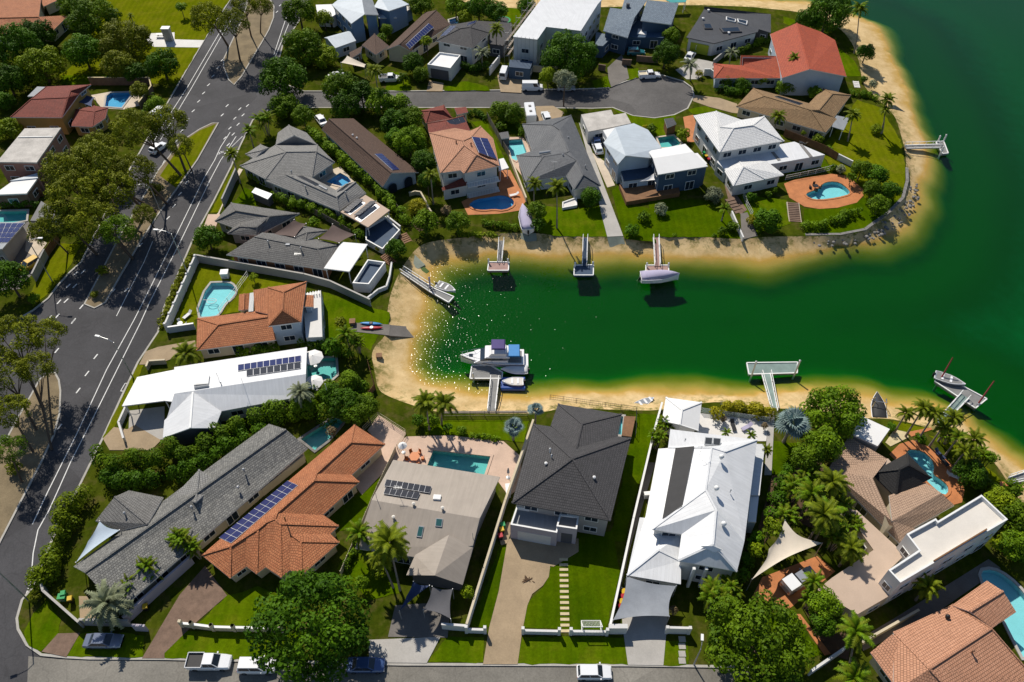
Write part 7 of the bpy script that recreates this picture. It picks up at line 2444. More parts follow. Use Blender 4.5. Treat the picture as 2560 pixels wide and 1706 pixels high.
HG = (
    ('tall hedge between the white metal roof and the weathered grey roof, upper row', 'J:900,1210 1050,1330 1200,1260 1400,1270 1550,1190 1700,1200 1850,1110 2000,1010 2150,960 2320,900', 2.6, 4.0, 'leaf_mid'),
    ('tall hedge hard against the weathered grey roof, lower row', 'J:1010,1430 1200,1440 1400,1430 1650,1370 1850,1270 2050,1150 2200,1050 O:480,260', 2.4, 3.2, 'leaf_dark'),
    ('dark hedge running from the white metal roof to the shaded pool', 'O:480,200 620,140 740,130 860,90 960,130', 3.0, 4.2, 'leaf_mid'),
    ('shaggy hedge along the road beside the weathered grey roof', 'N:640,20 560,110 500,230 480,330', 2.6, 3.6, 'leaf_lime'),
    ('shaggy lower hedge along the road towards the corner', 'N:430,470 390,560 340,650 320,720', 2.8, 3.4, 'leaf_lime'),
    ('dense hedge along the west side of the long brown gable', 'F:780,150 880,240 980,330 1090,430 1200,520 1340,620 1440,730 1540,850 1640,950', 1.9, 2.8, 'leaf_mid'),
    ('hedge between the pale grey house and the brown sails', 'F:440,760 560,800 700,830 830,870 950,930 1060,980 1150,1040', 1.7, 2.4, 'leaf_mid'),
    ('low hedge at the street side of the pale grey house', 'F:225,575 300,600 365,640', 1.2, 1.6, 'leaf_lime'),
    ('low scrubby hedge outside the white panelled wall', 'E:1740,870 1660,1010 1590,1170 1520,1350 1460,1500', 1.1, 1.0, 'leaf_olive'),
    ('hedge between the orange tiled house and the white metal roof', 'K:720,860 880,850 1030,825', 1.6, 2.2, 'leaf_mid'),
    ('hedge behind the white metal roof at the left bank', 'K:1290,800 1440,800 1600,850 1720,870', 1.8, 2.4, 'leaf_mid'),
    ('dense shrubs along the fenced left bank', 'K:1420,1230 1560,1170 1700,1110 1830,1180 1900,1270', 2.2, 2.6, 'leaf_mid'),
    ('bright clipped hedge below the kidney pool terrace', 'G:780,1110 900,1130 1050,1155', 1.5, 1.5, 'leaf_mid'),
    ('low green hedge on the bank above the pink pontoon', 'G:560,1220 700,1225 880,1235', 1.1, .9, 'leaf_lime'),
    ('clipped hedge at the north end of the point lawn', 'D:765,830 870,850 980,875', 1.5, 1.6, 'leaf_mid'),
    ('hedge of shrubs below the round terrace', 'I:1240,1245 1350,1240 1450,1200 1560,1150 1650,1130', 1.8, 1.8, 'leaf_mid'),
    ('hedge beside the dark grey hip roofed house yard', 'B:1880,590 1980,610 2080,600', 1.8, 2.2, 'leaf_dark'),
    ('hedge along the pavement of the lime garage house', 'C:2000,500 2120,440 2240,380 2334,345', 1.5, 1.8, 'leaf_mid'),
    ('dark hedge below the red low wing', 'C:1890,810 2020,820 2150,840', 1.8, 1.8, 'leaf_dark'),
    ('yellow green shrubs between the white terrace and the sand', 'Q:1850,125 1930,95 2020,90 2110,110 2200,140', 2.0, 2.4, 'leaf_yellow'),
    ('low clipped hedge on the pool lawn edge', 'O:2055,315 2150,325 2255,340', .9, .8, 'leaf_mid'),
    ('low hedge outside the brown pool wall at the road', 'A:1390,870 1340,960 1300,1060', 1.2, 1.6, 'leaf_mid'),
    ('hedge beside the orange stained fence', 'E:0,395 150,392 330,395', 1.2, 1.6, 'leaf_dark'),
    ('garden hedge left of the narrow lawn', 'G:640,110 720,110 780,160', 1.3, 1.6, 'leaf_dark'),
    ('hedge between the caravan and the narrow turquoise pool', 'G:1060,190 1090,240 1110,300', 1.2, 1.8, 'leaf_mid'),
    ('mixed shrubs along the right bank lawn', 'M:1860,880 1960,960 2050,1060 2120,1130', 1.8, 2.2, 'leaf_mid'),
    ('shrubs at the corner of the modern white building', 'S:2180,330 2260,300 2340,260', 1.8, 2.4, 'leaf_lime'),
    ('dense shrubs below the silver palm beside the big white house', 'M:540,960 480,1080 440,1180 420,1300', 2.2, 3.0, 'leaf_dark'),
    ('shrubs between the big white house and the cream sail', 'S:520,520 560,440 600,300', 1.8, 2.6, 'leaf_dark'),
    ('row of shrubs along the sail drive house front', 'S:300,520 420,540 520,560', 1.6, 2.0, 'leaf_mid'),
    ('garden hedge left of the terracotta house lawn', 'O:1130,1270 1180,1170 1230,1080', 1.1, 1.4, 'leaf_mid'),
)
for i, a in enumerate(HG):
    hedge(*a, seed=i + 3)
PM = (   # label, tile, x, y, r, height, kind, fronds, base
    ('small park palm on the olive lawn', 'A', 1192, 150, 38, 4, 'palm', 11, None), ('palm over the street corner drive of the pale grey house', 'F', 70, 390, 78, 7, 'palm', 14, None),
    ('shaggy palm beside the street corner palm', 'F', 230, 180, 80, 4, 'lime', 14, None), ('tall palm beside the overhanging cul-de-sac tree', 'B', 1085, 650, 85, 9, 'palm', 14, None),
    ('tall palm beside the dark grey hip roof', 'B', 2190, 270, 80, 7, 'palm', 14, None), ('grey green palm behind the white cube garage', 'B', 2060, 490, 80, 4, 'pale', 14, None),
    ('date palm at the edge of the turning circle', 'C', 1620, 600, 88, 5, 'pale', 16, 'C:1625,735'), ('palm in front of the lime garage house', 'C', 2000, 490, 75, 4, 'pale', 13, None),
    ('palm against the red gabled roof', 'D', 240, 530, 62, 6, 'palm', 12, None), ('very tall palm on the northern beach edge', 'D', 835, 90, 95, 11, 'lime', 15, 'D:785,490'),
    ('leaning palm on the eastern beach edge', 'D', 1085, 915, 80, 8, 'palm', 14, 'D:1030,1220'), ('shorter palm beside the leaning beach palm', 'D', 1065, 1010, 58, 6.5, 'palm', 12, 'D:1040,1215'),
    ('palm on the lawn beside the grey awning', 'D', 775, 1050, 78, 6, 'palm', 14, 'D:725,1290'), ('dark palm beside the tan hip roof', 'D', 90, 1065, 80, 5, 'palm', 14, None),
    ('small palm beside the stepped brown path', 'I', 560, 1120, 62, 3, 'lime', 12, None), ('palm at the corner of the slate roof', 'G', 1225, 770, 80, 6, 'palm', 14, None),
    ('tall slim palm behind the slate roof lawn', 'G', 1430, 800, 100, 9.5, 'palm', 15, 'G:1430,1170'), ('palm below the white balconies', 'G', 280, 690, 75, 7, 'palm', 13, None),
    ('palm on the left bank lawn beside the shaded tree', 'K', 1700, 720, 105, 4.5, 'lime', 15, None), ('spiky dark palm beside the concrete drive', 'K', 240, 900, 130, 2.6, 'palm', 16, None),
    ('big pale date palm in the hedge beside the white metal roof', 'K', 1285, 1250, 125, 4.5, 'pale', 20, None), ('left bay palm on the sandy bank', 'O', 1720, 80, 108, 6, 'palm', 15, 'O:1745,280'),
    ('right bay palm on the sandy bank', 'O', 1850, 90, 108, 6.5, 'palm', 15, 'O:1835,240'), ('small palm left of the beige roof', 'O', 1235, 1040, 105, 5, 'lime', 14, None),
    ('large palm in front of the beige roof', 'O', 1450, 1120, 165, 8, 'palm', 18, 'O:1530,1460'), ('lower palm beside the large palm of the beige roof', 'O', 1390, 1230, 105, 5.5, 'palm', 14, 'O:1480,1440'),
    ('big grey green corner date palm beside the parked sedan', 'N', 900, 930, 200, 3.2, 'pale', 22, None), ('palm beside the cream shade sail', 'M', 830, 1330, 150, 6, 'lime', 18, None),
    ('palm left of the peach tiled roof', 'M', 860, 1070, 140, 6, 'palm', 16, None), ('palm with yellowing fronds left of the peach roof', 'M', 700, 1160, 130, 5, 'lime', 16, None),
    ('palm over the shaded grey patio', 'S', 1220, 370, 105, 5, 'palm', 15, None), ('palm beside the silver pickup', 'S', 980, 590, 85, 5, 'lime', 14, None),
    ('big arching palm before the flat beige garage roof', 'S', 1250, 920, 130, 7, 'lime', 17, 'S:1190,1190'), ('palm at the bottom edge right of the white boundary wall', 'S', 1240, 1215, 125, 4, 'lime', 16, None),
    ('dark palm between the modern white building and the salmon roof', 'S', 1720, 620, 95, 4, 'palm', 15, None), ('palm at the head of the cream shade sail', 'S', 1040, 150, 125, 7, 'palm', 17, None),
    ('potted palm on the white waterfront terrace', 'Q', 1915, 272, 42, 1.4, 'lime', 9, None), ('second potted palm on the white waterfront terrace', 'Q', 2078, 290, 45, 1.4, 'lime', 9, None),
    ('palm at the side path of the big white house', 'Q', 2185, 390, 45, 3, 'palm', 11, None), ('waterfront palm nearest the boat lift', 'M', 1430, 535, 75, 5, 'palm', 13, None),
    ('second waterfront palm from the boat lift', 'M', 1560, 500, 90, 7, 'palm', 14, None), ('third waterfront palm from the boat lift', 'M', 1650, 540, 85, 7, 'palm', 14, None),
    ('waterfront palm at the foot of the right gangway', 'M', 1800, 570, 90, 6, 'palm', 14, None), ('waterfront palm below the right gangway', 'M', 1710, 640, 80, 5, 'palm', 13, None),
    ('waterfront palm leaning over the right beach', 'M', 1950, 740, 95, 6, 'palm', 14, None), ('waterfront palm inside the bank fence', 'M', 1830, 720, 80, 5, 'lime', 13, None),
    ('last waterfront palm above the sun loungers', 'M', 1880, 830, 80, 5, 'palm', 13, None),
)
for lab, t, x, y, r, h, k, n, b in PM:
    palm(lab, t, x, y, r, h, k, n, b)
palm('large silver blue fan palm between the white terrace and the feathery tree', 'M', 545, 630, 135, 4.2, 'fan', 26, None, .22)
palm('small silver blue fan palm beside the pink pool paving', 'Q', 490, 235, 68, 3.4, 'fan', 20, None, .14)
palm('blue green fan palm at the corner of the bay fence', 'Q', 640, 125, 55, 4.5, 'fan', 18, None, .14)
CL = (
    ('clump of cane palms at the street corner of the pale grey house', 'F', 370, 90, 120, 5), ('cane palms at the upper end of the mauve side wall', 'N', 1490, 400, 120, 5),
    ('cane palms in the middle of the mauve side wall', 'N', 1230, 640, 130, 4), ('cane palms between the date palm and the mauve wall', 'N', 1060, 760, 110, 3.6),
    ('cane palms beside the sail drive house front', 'S', 340, 700, 145, 6), ('cane palms at the lower edge of the feathery tree', 'M', 590, 1120, 130, 5),
    ('cane palms below the peach tiled roof', 'S', 1130, 300, 110, 5), ('banana palms at the corner of the big white house', 'Q', 1450, 310, 70, 4),
    ('banana palms beside the white pavilion', 'Q', 1510, 220, 60, 3.6), ('cane palms at the white terrace of the left bank', 'K', 1800, 800, 90, 3.5),
    ('cane palms between the silver palm and the peach roof', 'M', 700, 1010, 120, 4.5), ('cane palms against the lime tree by the cream sail', 'M', 520, 1330, 110, 4.5),
    ('cane palms on the shaded side of the peach roof', 'M', 930, 1230, 110, 4.5), ('cane palms at the foot of the peach roof wall', 'M', 1010, 1400, 100, 4),
    ('cane palms at the corner of the flat beige garage roof', 'S', 1150, 860, 90, 4), ('cane palms beside the big flat topped tree', 'S', 420, 640, 100, 5),
    ('cane palms behind the waterfront palms', 'M', 1760, 700, 100, 3.5), ('cane palms at the right bank shrubs', 'M', 2000, 860, 90, 3.5),
    ('cane palms at the top of the mauve side wall', 'N', 1600, 470, 80, 4), ('cane palms beside the corner date palm', 'N', 1010, 870, 90, 3),
    ('cane palms beside the flat beige garage corner', 'S', 960, 700, 80, 4.5), ('cane palms in the shade between the two terracotta house wings', 'O', 1300, 1180, 70, 3),
)
for a in CL:
    clump(*a)

# ------------------------------------------------------------------ vehicles
def loft(mb, secs, mi=0):
    n = len(secs[0])
    vs_ = [p for s in secs for p in s]
    fs = [(i * n + k, i * n + (k + 1) % n, (i + 1) * n + (k + 1) % n, (i + 1) * n + k) for i in range(len(secs) - 1) for k in range(n)]
    fs += [tuple(range(n))[::-1], tuple((len(secs) - 1) * n + k for k in range(n))]
    mb.faces(vs_, fs, mi)


def car(label, t, x, y, ang, kind='hatch', paint='paint_white', z=0.0, group=None, name='parked_car', cat='car', tray='plastic_black'):
    p = T(f'{t}:{x},{y}', z + .7)[0]
    L, Wd, H = {'sedan': (4.7, 1.85, 1.45), 'hatch': (4.3, 1.8, 1.5), 'suv': (4.6, 1.9, 1.72), 'ute': (5.3, 1.9, 1.78), 'van': (5.0, 1.95, 2.1)}[kind]
    root = thing(name, label, cat, (p.x, p.y, z), math.radians(ang), group)
    w = Wd / 2
    belt = {'sedan': .92, 'hatch': .95, 'suv': 1.05, 'ute': 1.08, 'van': 1.15}[kind]

    def part(nm, mb, mat, smooth=False, par=None):
        o = link(nm, mb.mesh(nm, mat, smooth=smooth), par or root)
        return o
    st = []
    hood = belt - (.06 if kind != 'van' else .0)
    for fx, fw_, zl, zh in ((-.5, .86, .42, belt - .12), (-.485, .95, .3, belt - .02), (-.36, 1.0, .24, belt), (0, 1.0, .22, belt), (.22, 1.0, .22, belt - .01), (.36, .98, .24, hood - .06), (.47, .9, .3, hood - .16), (.5, .78, .4, hood - .34)):
        X, ww = fx * L, fw_ * w
        st.append([(X, -ww * .93, zl), (X, -ww, zl + .18), (X, -ww * .99, zh - .16), (X, -ww * .86, zh), (X, ww * .86, zh), (X, ww * .99, zh - .16), (X, ww, zl + .18), (X, ww * .93, zl)])
    mb = MB()
    loft(mb, st)
    part('body', mb, paint)
    xr, xf, sr, sf = {'sedan': (-.36, .24, .14, .16), 'hatch': (-.47, .24, .07, .16), 'suv': (-.485, .24, .05, .14), 'ute': (-.12, .25, .02, .13), 'van': (-.495, .36, .02, .12)}[kind]
    bz = belt - .03
    q0 = [(xr * L, -w * .9, bz), (xf * L, -w * .9, bz), (xf * L, w * .9, bz), (xr * L, w * .9, bz)]
    q1 = [((xr + sr) * L, -w * .72, H), ((xf - sf) * L, -w * .72, H), ((xf - sf) * L, w * .72, H), ((xr + sr) * L, w * .72, H)]
    mb = MB()
    mb.faces(q0 + q1, ((0, 1, 5, 4), (1, 2, 6, 5), (2, 3, 7, 6), (3, 0, 4, 7), (4, 5, 6, 7)))
    part('roof', mb, paint)

    def glass(nm, i, j, a, b, lo=.1, hi=.86):
        A, B, C, D = (Vector(v) for v in (q0[i], q0[j], q1[j], q1[i]))
        n = (B - A).cross(D - A).normalized() * .012
        P_ = lambda u, v: A.lerp(B, u).lerp(D.lerp(C, u), v) + n
        mb = MB()
        mb.face([P_(a, lo), P_(b, lo), P_(b, hi), P_(a, hi)])
        part(nm, mb, 'glass')
    glass('windscreen', 1, 2, .06, .94, .06, .93)
    glass('rear_window', 3, 0, .1, .9)
    if kind == 'van':
        glass('side_window', 0, 1, .68, .93)
        glass('side_window', 2, 3, .07, .32)
    else:
        for a, b in ((.06, .49), (.52, .94)):
            glass('side_window', 0, 1, a, b)
            glass('side_window', 2, 3, a, b)
    for sx_ in (-.31, .32):
        for sy in (-1, 1):
            mb = MB()
            rr = .34 if kind in ('suv', 'ute') else .31
            mb.tube([(sx_ * L, sy * (w - .22), rr), (sx_ * L, sy * (w + .01), rr)], rr, 12)
            wh = part('wheel', mb, 'rubber')
            mb = MB()
            mb.tube([(sx_ * L, sy * (w - .02), rr), (sx_ * L, sy * (w + .02), rr)], rr * .6, 8)
            part('rim', mb, 'chrome', par=wh)
    for sy in (-1, 1):
        mb = MB()
        mb.box((.475 * L, sy * w * .66, hood - .36), .16, .36, .14)
        part('headlight', mb, 'light_glass')
        mb = MB()
        mb.box((-.495 * L, sy * w * .72, belt - .32), .06, .26, .2)
        part('tail_light', mb, 'tail_red')
        mb = MB()
        mb.box((.17 * L, sy * (w + .06), belt - .02), .16, .2, .13)
        part('mirror', mb, paint)
    if kind == 'ute':
        mb = MB()
        x0, x1 = -.5 * L, -.13 * L
        mb.box(((x0 + x1) / 2, 0, belt + .005), x1 - x0, Wd * .98, .04)
        part('tray_floor', mb, tray)
        for c, sx_, sy in ((((x0 + x1) / 2, -w * .97), x1 - x0, .06), (((x0 + x1) / 2, w * .97), x1 - x0, .06), ((x0, 0), .06, Wd), ((x1, 0), .06, Wd)):
            mb = MB()
            mb.box((c[0], c[1], belt), sx_, sy, .3)
            part('tray_side', mb, paint)
    return root


car('blue grey sedan parked on the corner verge in front of the teal tinted wall', 'N', 850, 1225, 0, 'sedan', 'paint_blue_grey')
car('white pickup with an open tray on the bottom street', 'N', 1725, 1400, 0, 'ute', 'paint_white', -.13, name='pickup_truck', cat='pickup')
r = car('white canopied four wheel drive half under the big round tree', 'N', 2115, 1430, 0, 'suv', 'paint_white', -.13)
car('blue sedan half hidden right of the big round tree', 'P', 915, 1662, 0, 'sedan', 'paint_blue', -.13)
car('white hatchback parked on the bottom street at the white house drive', 'R', 1632, 1278, 0, 'hatch', 'paint_white', -.13)
r = car('silver pickup with a white canopy in the orange paved drive', 'S', 885, 575, 30, 'ute', 'paint_silver', .03, name='pickup_truck', cat='pickup')
mb = MB()
mb.box((-1.75, 0, 1.1), 1.75, 1.85, .85)
o = link('canopy', mb.mesh('canopy', 'paint_white'), r)
car('white van parked at the red walled yard beside the main road', 'A', 1455, 1040, 68, 'van', 'paint_white', -.13, name='parked_van', cat='van')
car('white car under the gum trees on the left carriageway', 'A', 1440, 1345, 65, 'hatch', 'paint_white', -.13)
car('white sedan on the shaded drive above the cul-de-sac', 'B', 745, 690, 15, 'sedan', 'paint_white', .03)
car('white pickup on the lawn drive above the cul-de-sac', 'B', 1225, 715, 5, 'ute', 'paint_white', .03, name='pickup_truck', cat='pickup')
car('small white van by the scaffolding yard', 'B', 2262, 670, 80, 'van', 'paint_white', .03, name='parked_van', cat='van')
car('white delivery van on the cul-de-sac kerb', 'C', 185, 795, 0, 'van', 'paint_white', -.13, name='parked_van', cat='van')
car('silver hatchback in the shade of the big cul-de-sac tree', 'C', 495, 800, 2, 'hatch', 'paint_silver', -.13)
car('white pickup with a cream loaded tray on the turning circle', 'C', 1255, 685, 6, 'ute', 'paint_white', -.13, name='pickup_truck', cat='pickup', tray='paint_cream')
car('teal four wheel drive behind the long brown brick wall', 'C', 1130, 475, 0, 'suv', 'paint_teal', .03)
car('white sedan in front of the lime green garage door', 'C', 1625, 508, 62, 'sedan', 'paint_white', .07)
car('white hatchback on the sandy drive beside the caravan', 'C', 312, 1062, 100, 'hatch', 'paint_white', .07)
car('white car backed out of the stained carport', 'C', 778, 1345, 100, 'hatch', 'paint_white', .05)
car('blue car inside the stained carport', 'C', 770, 1285, 95, 'sedan', 'paint_blue', .05)
car('yellow car with a black bonnet behind the grey street wall', 'E', 265, 950, 235, 'hatch', 'paint_yellow', .05)
car('white car tucked in beside the brown gable at the street', 'B', 590, 1090, 120, 'sedan', 'paint_white', .05)

# caravan
p = T('C:165,1035', 1.4)[0]
r = thing('caravan', 'white box caravan on the sandy drive of the cul-de-sac', 'caravan', (p.x, p.y, .05), math.radians(95))
mb = MB()
loft(mb, [[(x, -1.15 * k, .45), (x, -1.15 * k, 2.5 - d), (x, -1.0 * k, 2.65 - d), (x, 1.0 * k, 2.65 - d), (x, 1.15 * k, 2.5 - d), (x, 1.15 * k, .45)] for x, k, d in ((-2.9, .95, .1), (-2.7, 1, 0), (2.5, 1, 0), (2.9, .95, .35))])
link('body', mb.mesh('body', 'paint_white'), r)
for x in (-1.2, .9):
    mb = MB()
    mb.box((x, 0, 2.66), .6, .6, .12)
    link('roof_hatch', mb.mesh('roof_hatch', 'flat_grey'), r)
for sy in (-1, 1):
    mb = MB()
    mb.tube([(-.4, sy * .95, .33), (-.4, sy * 1.16, .33)], .33, 12)
    link('wheel', mb.mesh('wheel', 'rubber'), r)
    mb = MB()
    mb.box((.8, sy * 1.16, 1.4), 1.4, .03, .6)
    link('window', mb.mesh('window', 'glass'), r)
mb = MB()
mb.beam((2.9, -.5, .5), (4.1, 0, .5), .1, .1)
mb.beam((2.9, .5, .5), (4.1, 0, .5), .1, .1)
link('tow_bar', mb.mesh('tow_bar', 'galvanised'), r)

# ------------------------------------------------------------------ boats
def hull_secs(L, B, H, zb=-.25, fine=1.6):
    out = []
    for s in (0, .12, .3, .5, .68, .82, .93, 1.0):
        k = (1 - max(0, (s - .45) / .55) ** fine) if s < 1 else .03
        k *= .92 if s == 0 else 1
        w = B / 2 * k
        h = H * (1 + .25 * s * s)
        out.append([(L * (s - .5), -w, h), (L * (s - .5), -w * .92, h * .35), (L * (s - .5), 0, zb + (.25 if s > .9 else 0)), (L * (s - .5), w * .92, h * .35), (L * (s - .5), w, h)])
    return out


def boat(label, t, x, y, ang, L, B, H, mat='gelcoat', z=None, cover=None, seats=2, motor=True, inside='deck_grey', name='boat'):
    z = WATER_Z if z is None else z
    p = T(f'{t}:{x},{y}', z + H * .6)[0]
    r = thing(name, label, 'boat', (p.x, p.y, z), math.radians(ang))
    S_ = hull_secs(L, B, H)
    mb = MB()
    loft(mb, S_)
    mb.f = [f for f in mb.f]
    link('hull', mb.mesh('hull', mat, smooth=False), r)
    # gunwale rim and cockpit floor
    mb = MB()
    path = [Vector(s[0]) for s in S_] + [Vector(s[4]) for s in S_[::-1]]
    mb.tube(path + [path[0]], .07, 6)
    link('gunwale', mb.mesh('gunwale', 'gelcoat'), r)
    if cover:
        mb = MB()
        secs = []
        for i, s in enumerate(S_):
            f = i / (len(S_) - 1)
            top = .55 * H * math.sin(math.pi * min(1, f * .9 + .12)) + .1
            a, b = Vector(s[0]), Vector(s[4])
            secs.append([a + Vector((0, -.04, .0)), a.lerp(b, .2) + Vector((0, 0, top * .8)), a.lerp(b, .5) + Vector((0, 0, top)), a.lerp(b, .8) + Vector((0, 0, top * .8)), b + Vector((0, .04, .0))])
        loft(mb, secs)
        link('cover', mb.mesh('cover', cover, smooth=True), r)
    else:
        mb = MB()
        mb.face([(Vector(s[0]) * .9 + Vector((0, 0, .04 + .1 * H))).to_tuple() for s in S_[:-1]] + [(Vector(s[4]) * .9 + Vector((0, 0, .04 + .1 * H))).to_tuple() for s in S_[:-1][::-1]])
        link('deck', mb.mesh('deck', inside), r)
        for k in range(seats):
            mb = MB()
            mb.box((-L * .25 + k * L * .28, 0, H + .02), .35, B * .7, .12)
            link('seat', mb.mesh('seat', 'gelcoat'), r)
    if motor:
        mb = MB()
        mb.box((-L * .5 - .18, 0, H * .2), .35, .3, .7)
        mb.box((-L * .5 - .2, 0, -.4), .12, .1, .7)
        link('outboard', mb.mesh('outboard', 'plastic_black'), r)
    return r


boat('white tender with grey floor on the left bank pontoon', 'L', 590, 385, -28, 3.9, 1.8, .55, 'gelcoat')
boat('small blue and white rowing boat pulled up on the bay sand', 'L', 1948, 1168, 28, 3.4, 1.3, .45, 'plastic_blue', -1.35, motor=False, inside='canvas_grey', seats=3)
r = boat('white dinghy sitting on a blue float beside the grey pontoon', 'L', 1045, 1028, 180, 3.4, 1.6, .5, 'gelcoat', WATER_Z + .35, inside='flat_cream')
mb = MB()
for sy in (-.95, .95):
    mb.tube([(-2.0, sy, -.2), (1.9, sy, -.2)], .42, 10)
mb.box((0, 0, -.35), 3.9, 1.9, .3)
link('float', mb.mesh('float', 'gelcoat_blue'), r)
boat('dark runabout with a white windscreen behind the motor cruiser', 'L', 1055, 948, 180, 4.4, 1.9, .6, 'paint_black', cover='canvas_white')
boat('cruiser under a lilac white canvas at the brown pontoon', 'L', 2050, 312, 2, 7.0, 2.6, 1.3, 'gelcoat', cover='canvas_lilac')
boat('trailer boat under a lilac cover on the ramp by the kidney pool', 'G', 1142, 1085, 98, 7.4, 2.6, 1.2, 'gelcoat', .35, cover='canvas_lilac')
boat('grey inflatable with a console on the red piled pontoon', 'M', 1765, 280, -28, 4.6, 1.9, .55, 'paint_silver', JZ, inside='deck_grey')
r = boat('black wakeboard boat with a silver tower on the beach lift', 'M', 1212, 490, 78, 5.6, 2.3, .8, 'paint_black', -1.2, cover='cover_dark')
mb = MB()
for sy in (-1.1, 1.1):
    mb.tube([(-.6, sy, .9), (-.2, sy * .75, 2.2), (.5, sy * .7, 2.3), (1.1, sy, .9)], .06, 6)
mb.tube([(-.2, -.83, 2.2), (-.2, .83, 2.2)], .06, 6)
link('tower', mb.mesh('tower', 'chrome'), r)

# motor cruiser, bow to the left
p = T('L:905,862', WATER_Z + 1.0)[0]
r = thing('motor_cruiser', 'big white motor cruiser with purple flybridge canopy and blue stern awning', 'boat', (p.x, p.y, WATER_Z), math.radians(180))
S_ = []
L_, B_ = 10.6, 3.4
for s in (0, .1, .3, .5, .65, .78, .89, .97, 1.0):
    k = (1 - max(0, (s - .4) / .6) ** 1.9) if s < 1 else .02
    w = B_ / 2 * k
    h = 1.25 + .55 * s * s
    X = L_ * (s - .5)
    S_.append([(X, -w, h), (X, -w * .95, .55 * h), (X, -w * .8, .1), (X, 0, -.4 if s < .9 else 0), (X, w * .8, .1), (X, w * .95, .55 * h), (X, w, h)])
mb = MB()
loft(mb, S_)
link('hull', mb.mesh('hull', 'gelcoat'), r)
mb = MB()
path = [Vector(s[0]) + Vector((0, 0, -.25)) for s in S_[:-1]]
for sg in (1, -1):
    mb.tube([Vector((q.x, q.y * sg * 1.005, q.z)) for q in path], .06, 5)
link('rub_rail', mb.mesh('rub_rail', 'canvas_navy'), r)


def block(nm, x0, x1, w0, w1, z0, z1, sr, sf, mat):
    q0 = [(x0, -w0, z0), (x1, -w0, z0), (x1, w0, z0), (x0, w0, z0)]
    q1 = [(x0 + sr, -w1, z1), (x1 - sf, -w1, z1), (x1 - sf, w1, z1), (x0 + sr, w1, z1)]
    mb = MB()
    mb.faces(q0 + q1, ((0, 1, 5, 4), (1, 2, 6, 5), (2, 3, 7, 6), (3, 0, 4, 7), (4, 5, 6, 7), (3, 2, 1, 0)))
    return link(nm, mb.mesh(nm, mat), r)


block('cabin_base', -2.6, 3.0, 1.4, 1.3, 1.3, 1.75, 0, .9, 'gelcoat')
block('saloon_glass', -2.5, 2.0, 1.28, 1.1, 1.75, 2.45, 0, 1.1, 'glass')
block('saloon_roof', -2.9, 1.2, 1.4, 1.3, 2.45, 2.65, 0, .3, 'gelcoat')
block('flybridge', -2.4, .6, 1.2, 1.0, 2.65, 3.15, .1, .5, 'gelcoat')
block('flybridge_canopy', -2.2, .1, 1.15, 1.0, 4.3, 4.5, .2, .2, 'canvas_purple')
block('stern_awning', -4.6, -2.7, 1.35, 1.25, 2.75, 2.95, .1, 0, 'plastic_blue')
block('cockpit_floor', -4.9, -2.7, 1.3, 1.3, 1.2, 1.32, 0, 0, 'deck_grey')
block('swim_platform', -6.0, -5.25, 1.4, 1.4, .25, .4, 0, 0, 'gelcoat')
block('bow_hatch', 3.2, 3.9, .35, .3, 1.62, 1.72, .05, .05, 'glass')
for X, Y in ((-2.1, 1.05), (-2.1, -1.05), (0, 1.0), (0, -1.0)):
    mb = MB()
    mb.tube([(X, Y, 2.9), (X, Y, 4.35)], .035, 5)
    link('canopy_post', mb.mesh('canopy_post', 'chrome'), r)
for sg in (-1, 1):
    mb = MB()
    path = [Vector((S_[i][0][0], S_[i][0][1] * .93 * -sg, S_[i][0][2] + .6)) for i in (3, 4, 5, 6, 7)]
    mb.tube(path, .03, 5)
    for q in path:
        mb.tube([q, q - Vector((0, 0, .62))], .025, 4)
    link('bow_rail', mb.mesh('bow_rail', 'chrome'), r)

for lab, x, y, m1, a in (('blue sea kayak on the left bank ramp', 1925, 620, 'plastic_blue', -4), ('red and white kayak beside the blue kayak', 1930, 660, 'plastic_red', 2)):
    p = T(f'K:{x},{y}', .2)[0]
    r = thing('kayak', lab, 'kayak', (p.x, p.y, .09), math.radians(a), 'kayaks on the ramp')
    secs = []
    for s in np.linspace(0, 1, 9):
        k = max(.03, math.sin(math.pi * s) ** .7)
        secs.append([(4.0 * (s - .5), .38 * k * math.cos(c), .16 + .2 * k * math.sin(c) + .1 * abs(s - .5)) for c in np.linspace(0, 2 * math.pi, 9)[:-1]])
    mb = MB()
    loft(mb, secs)
    link('hull', mb.mesh('hull', m1, smooth=True), r)
    mb = MB()
    mb.lathe((0, 0, .33), ((.3, 0), (.34, .05), (.26, .09)), 10)
    link('cockpit', mb.mesh('cockpit', 'plastic_black' if 'blue' in m1 else 'gelcoat'), r)

# ------------------------------------------------------------------ street and garden furniture
def lamp(label, spec, h, arm, ang, head='white_paint'):
    b = T(spec)[0]
    r = thing('street_lamp', label, 'lamp', (b.x, b.y, 0), math.radians(ang))
    mb = MB()
    mb.tube([(0, 0, -.1), (0, 0, h * .5), (0, 0, h)], (.11, .09, .07), 7)
    link('pole', mb.mesh('pole', 'galvanised'), r)
    mb = MB()
    mb.tube([(0, 0, h - .05), (arm * .35, 0, h + .5), (arm, 0, h + .75)], .05, 6)
    link('arm', mb.mesh('arm', 'galvanised'), r)
    mb = MB()
    mb.box((arm + .3, 0, h + .7), .8, .32, .14)
    link('lamp_head', mb.mesh('lamp_head', head), r)


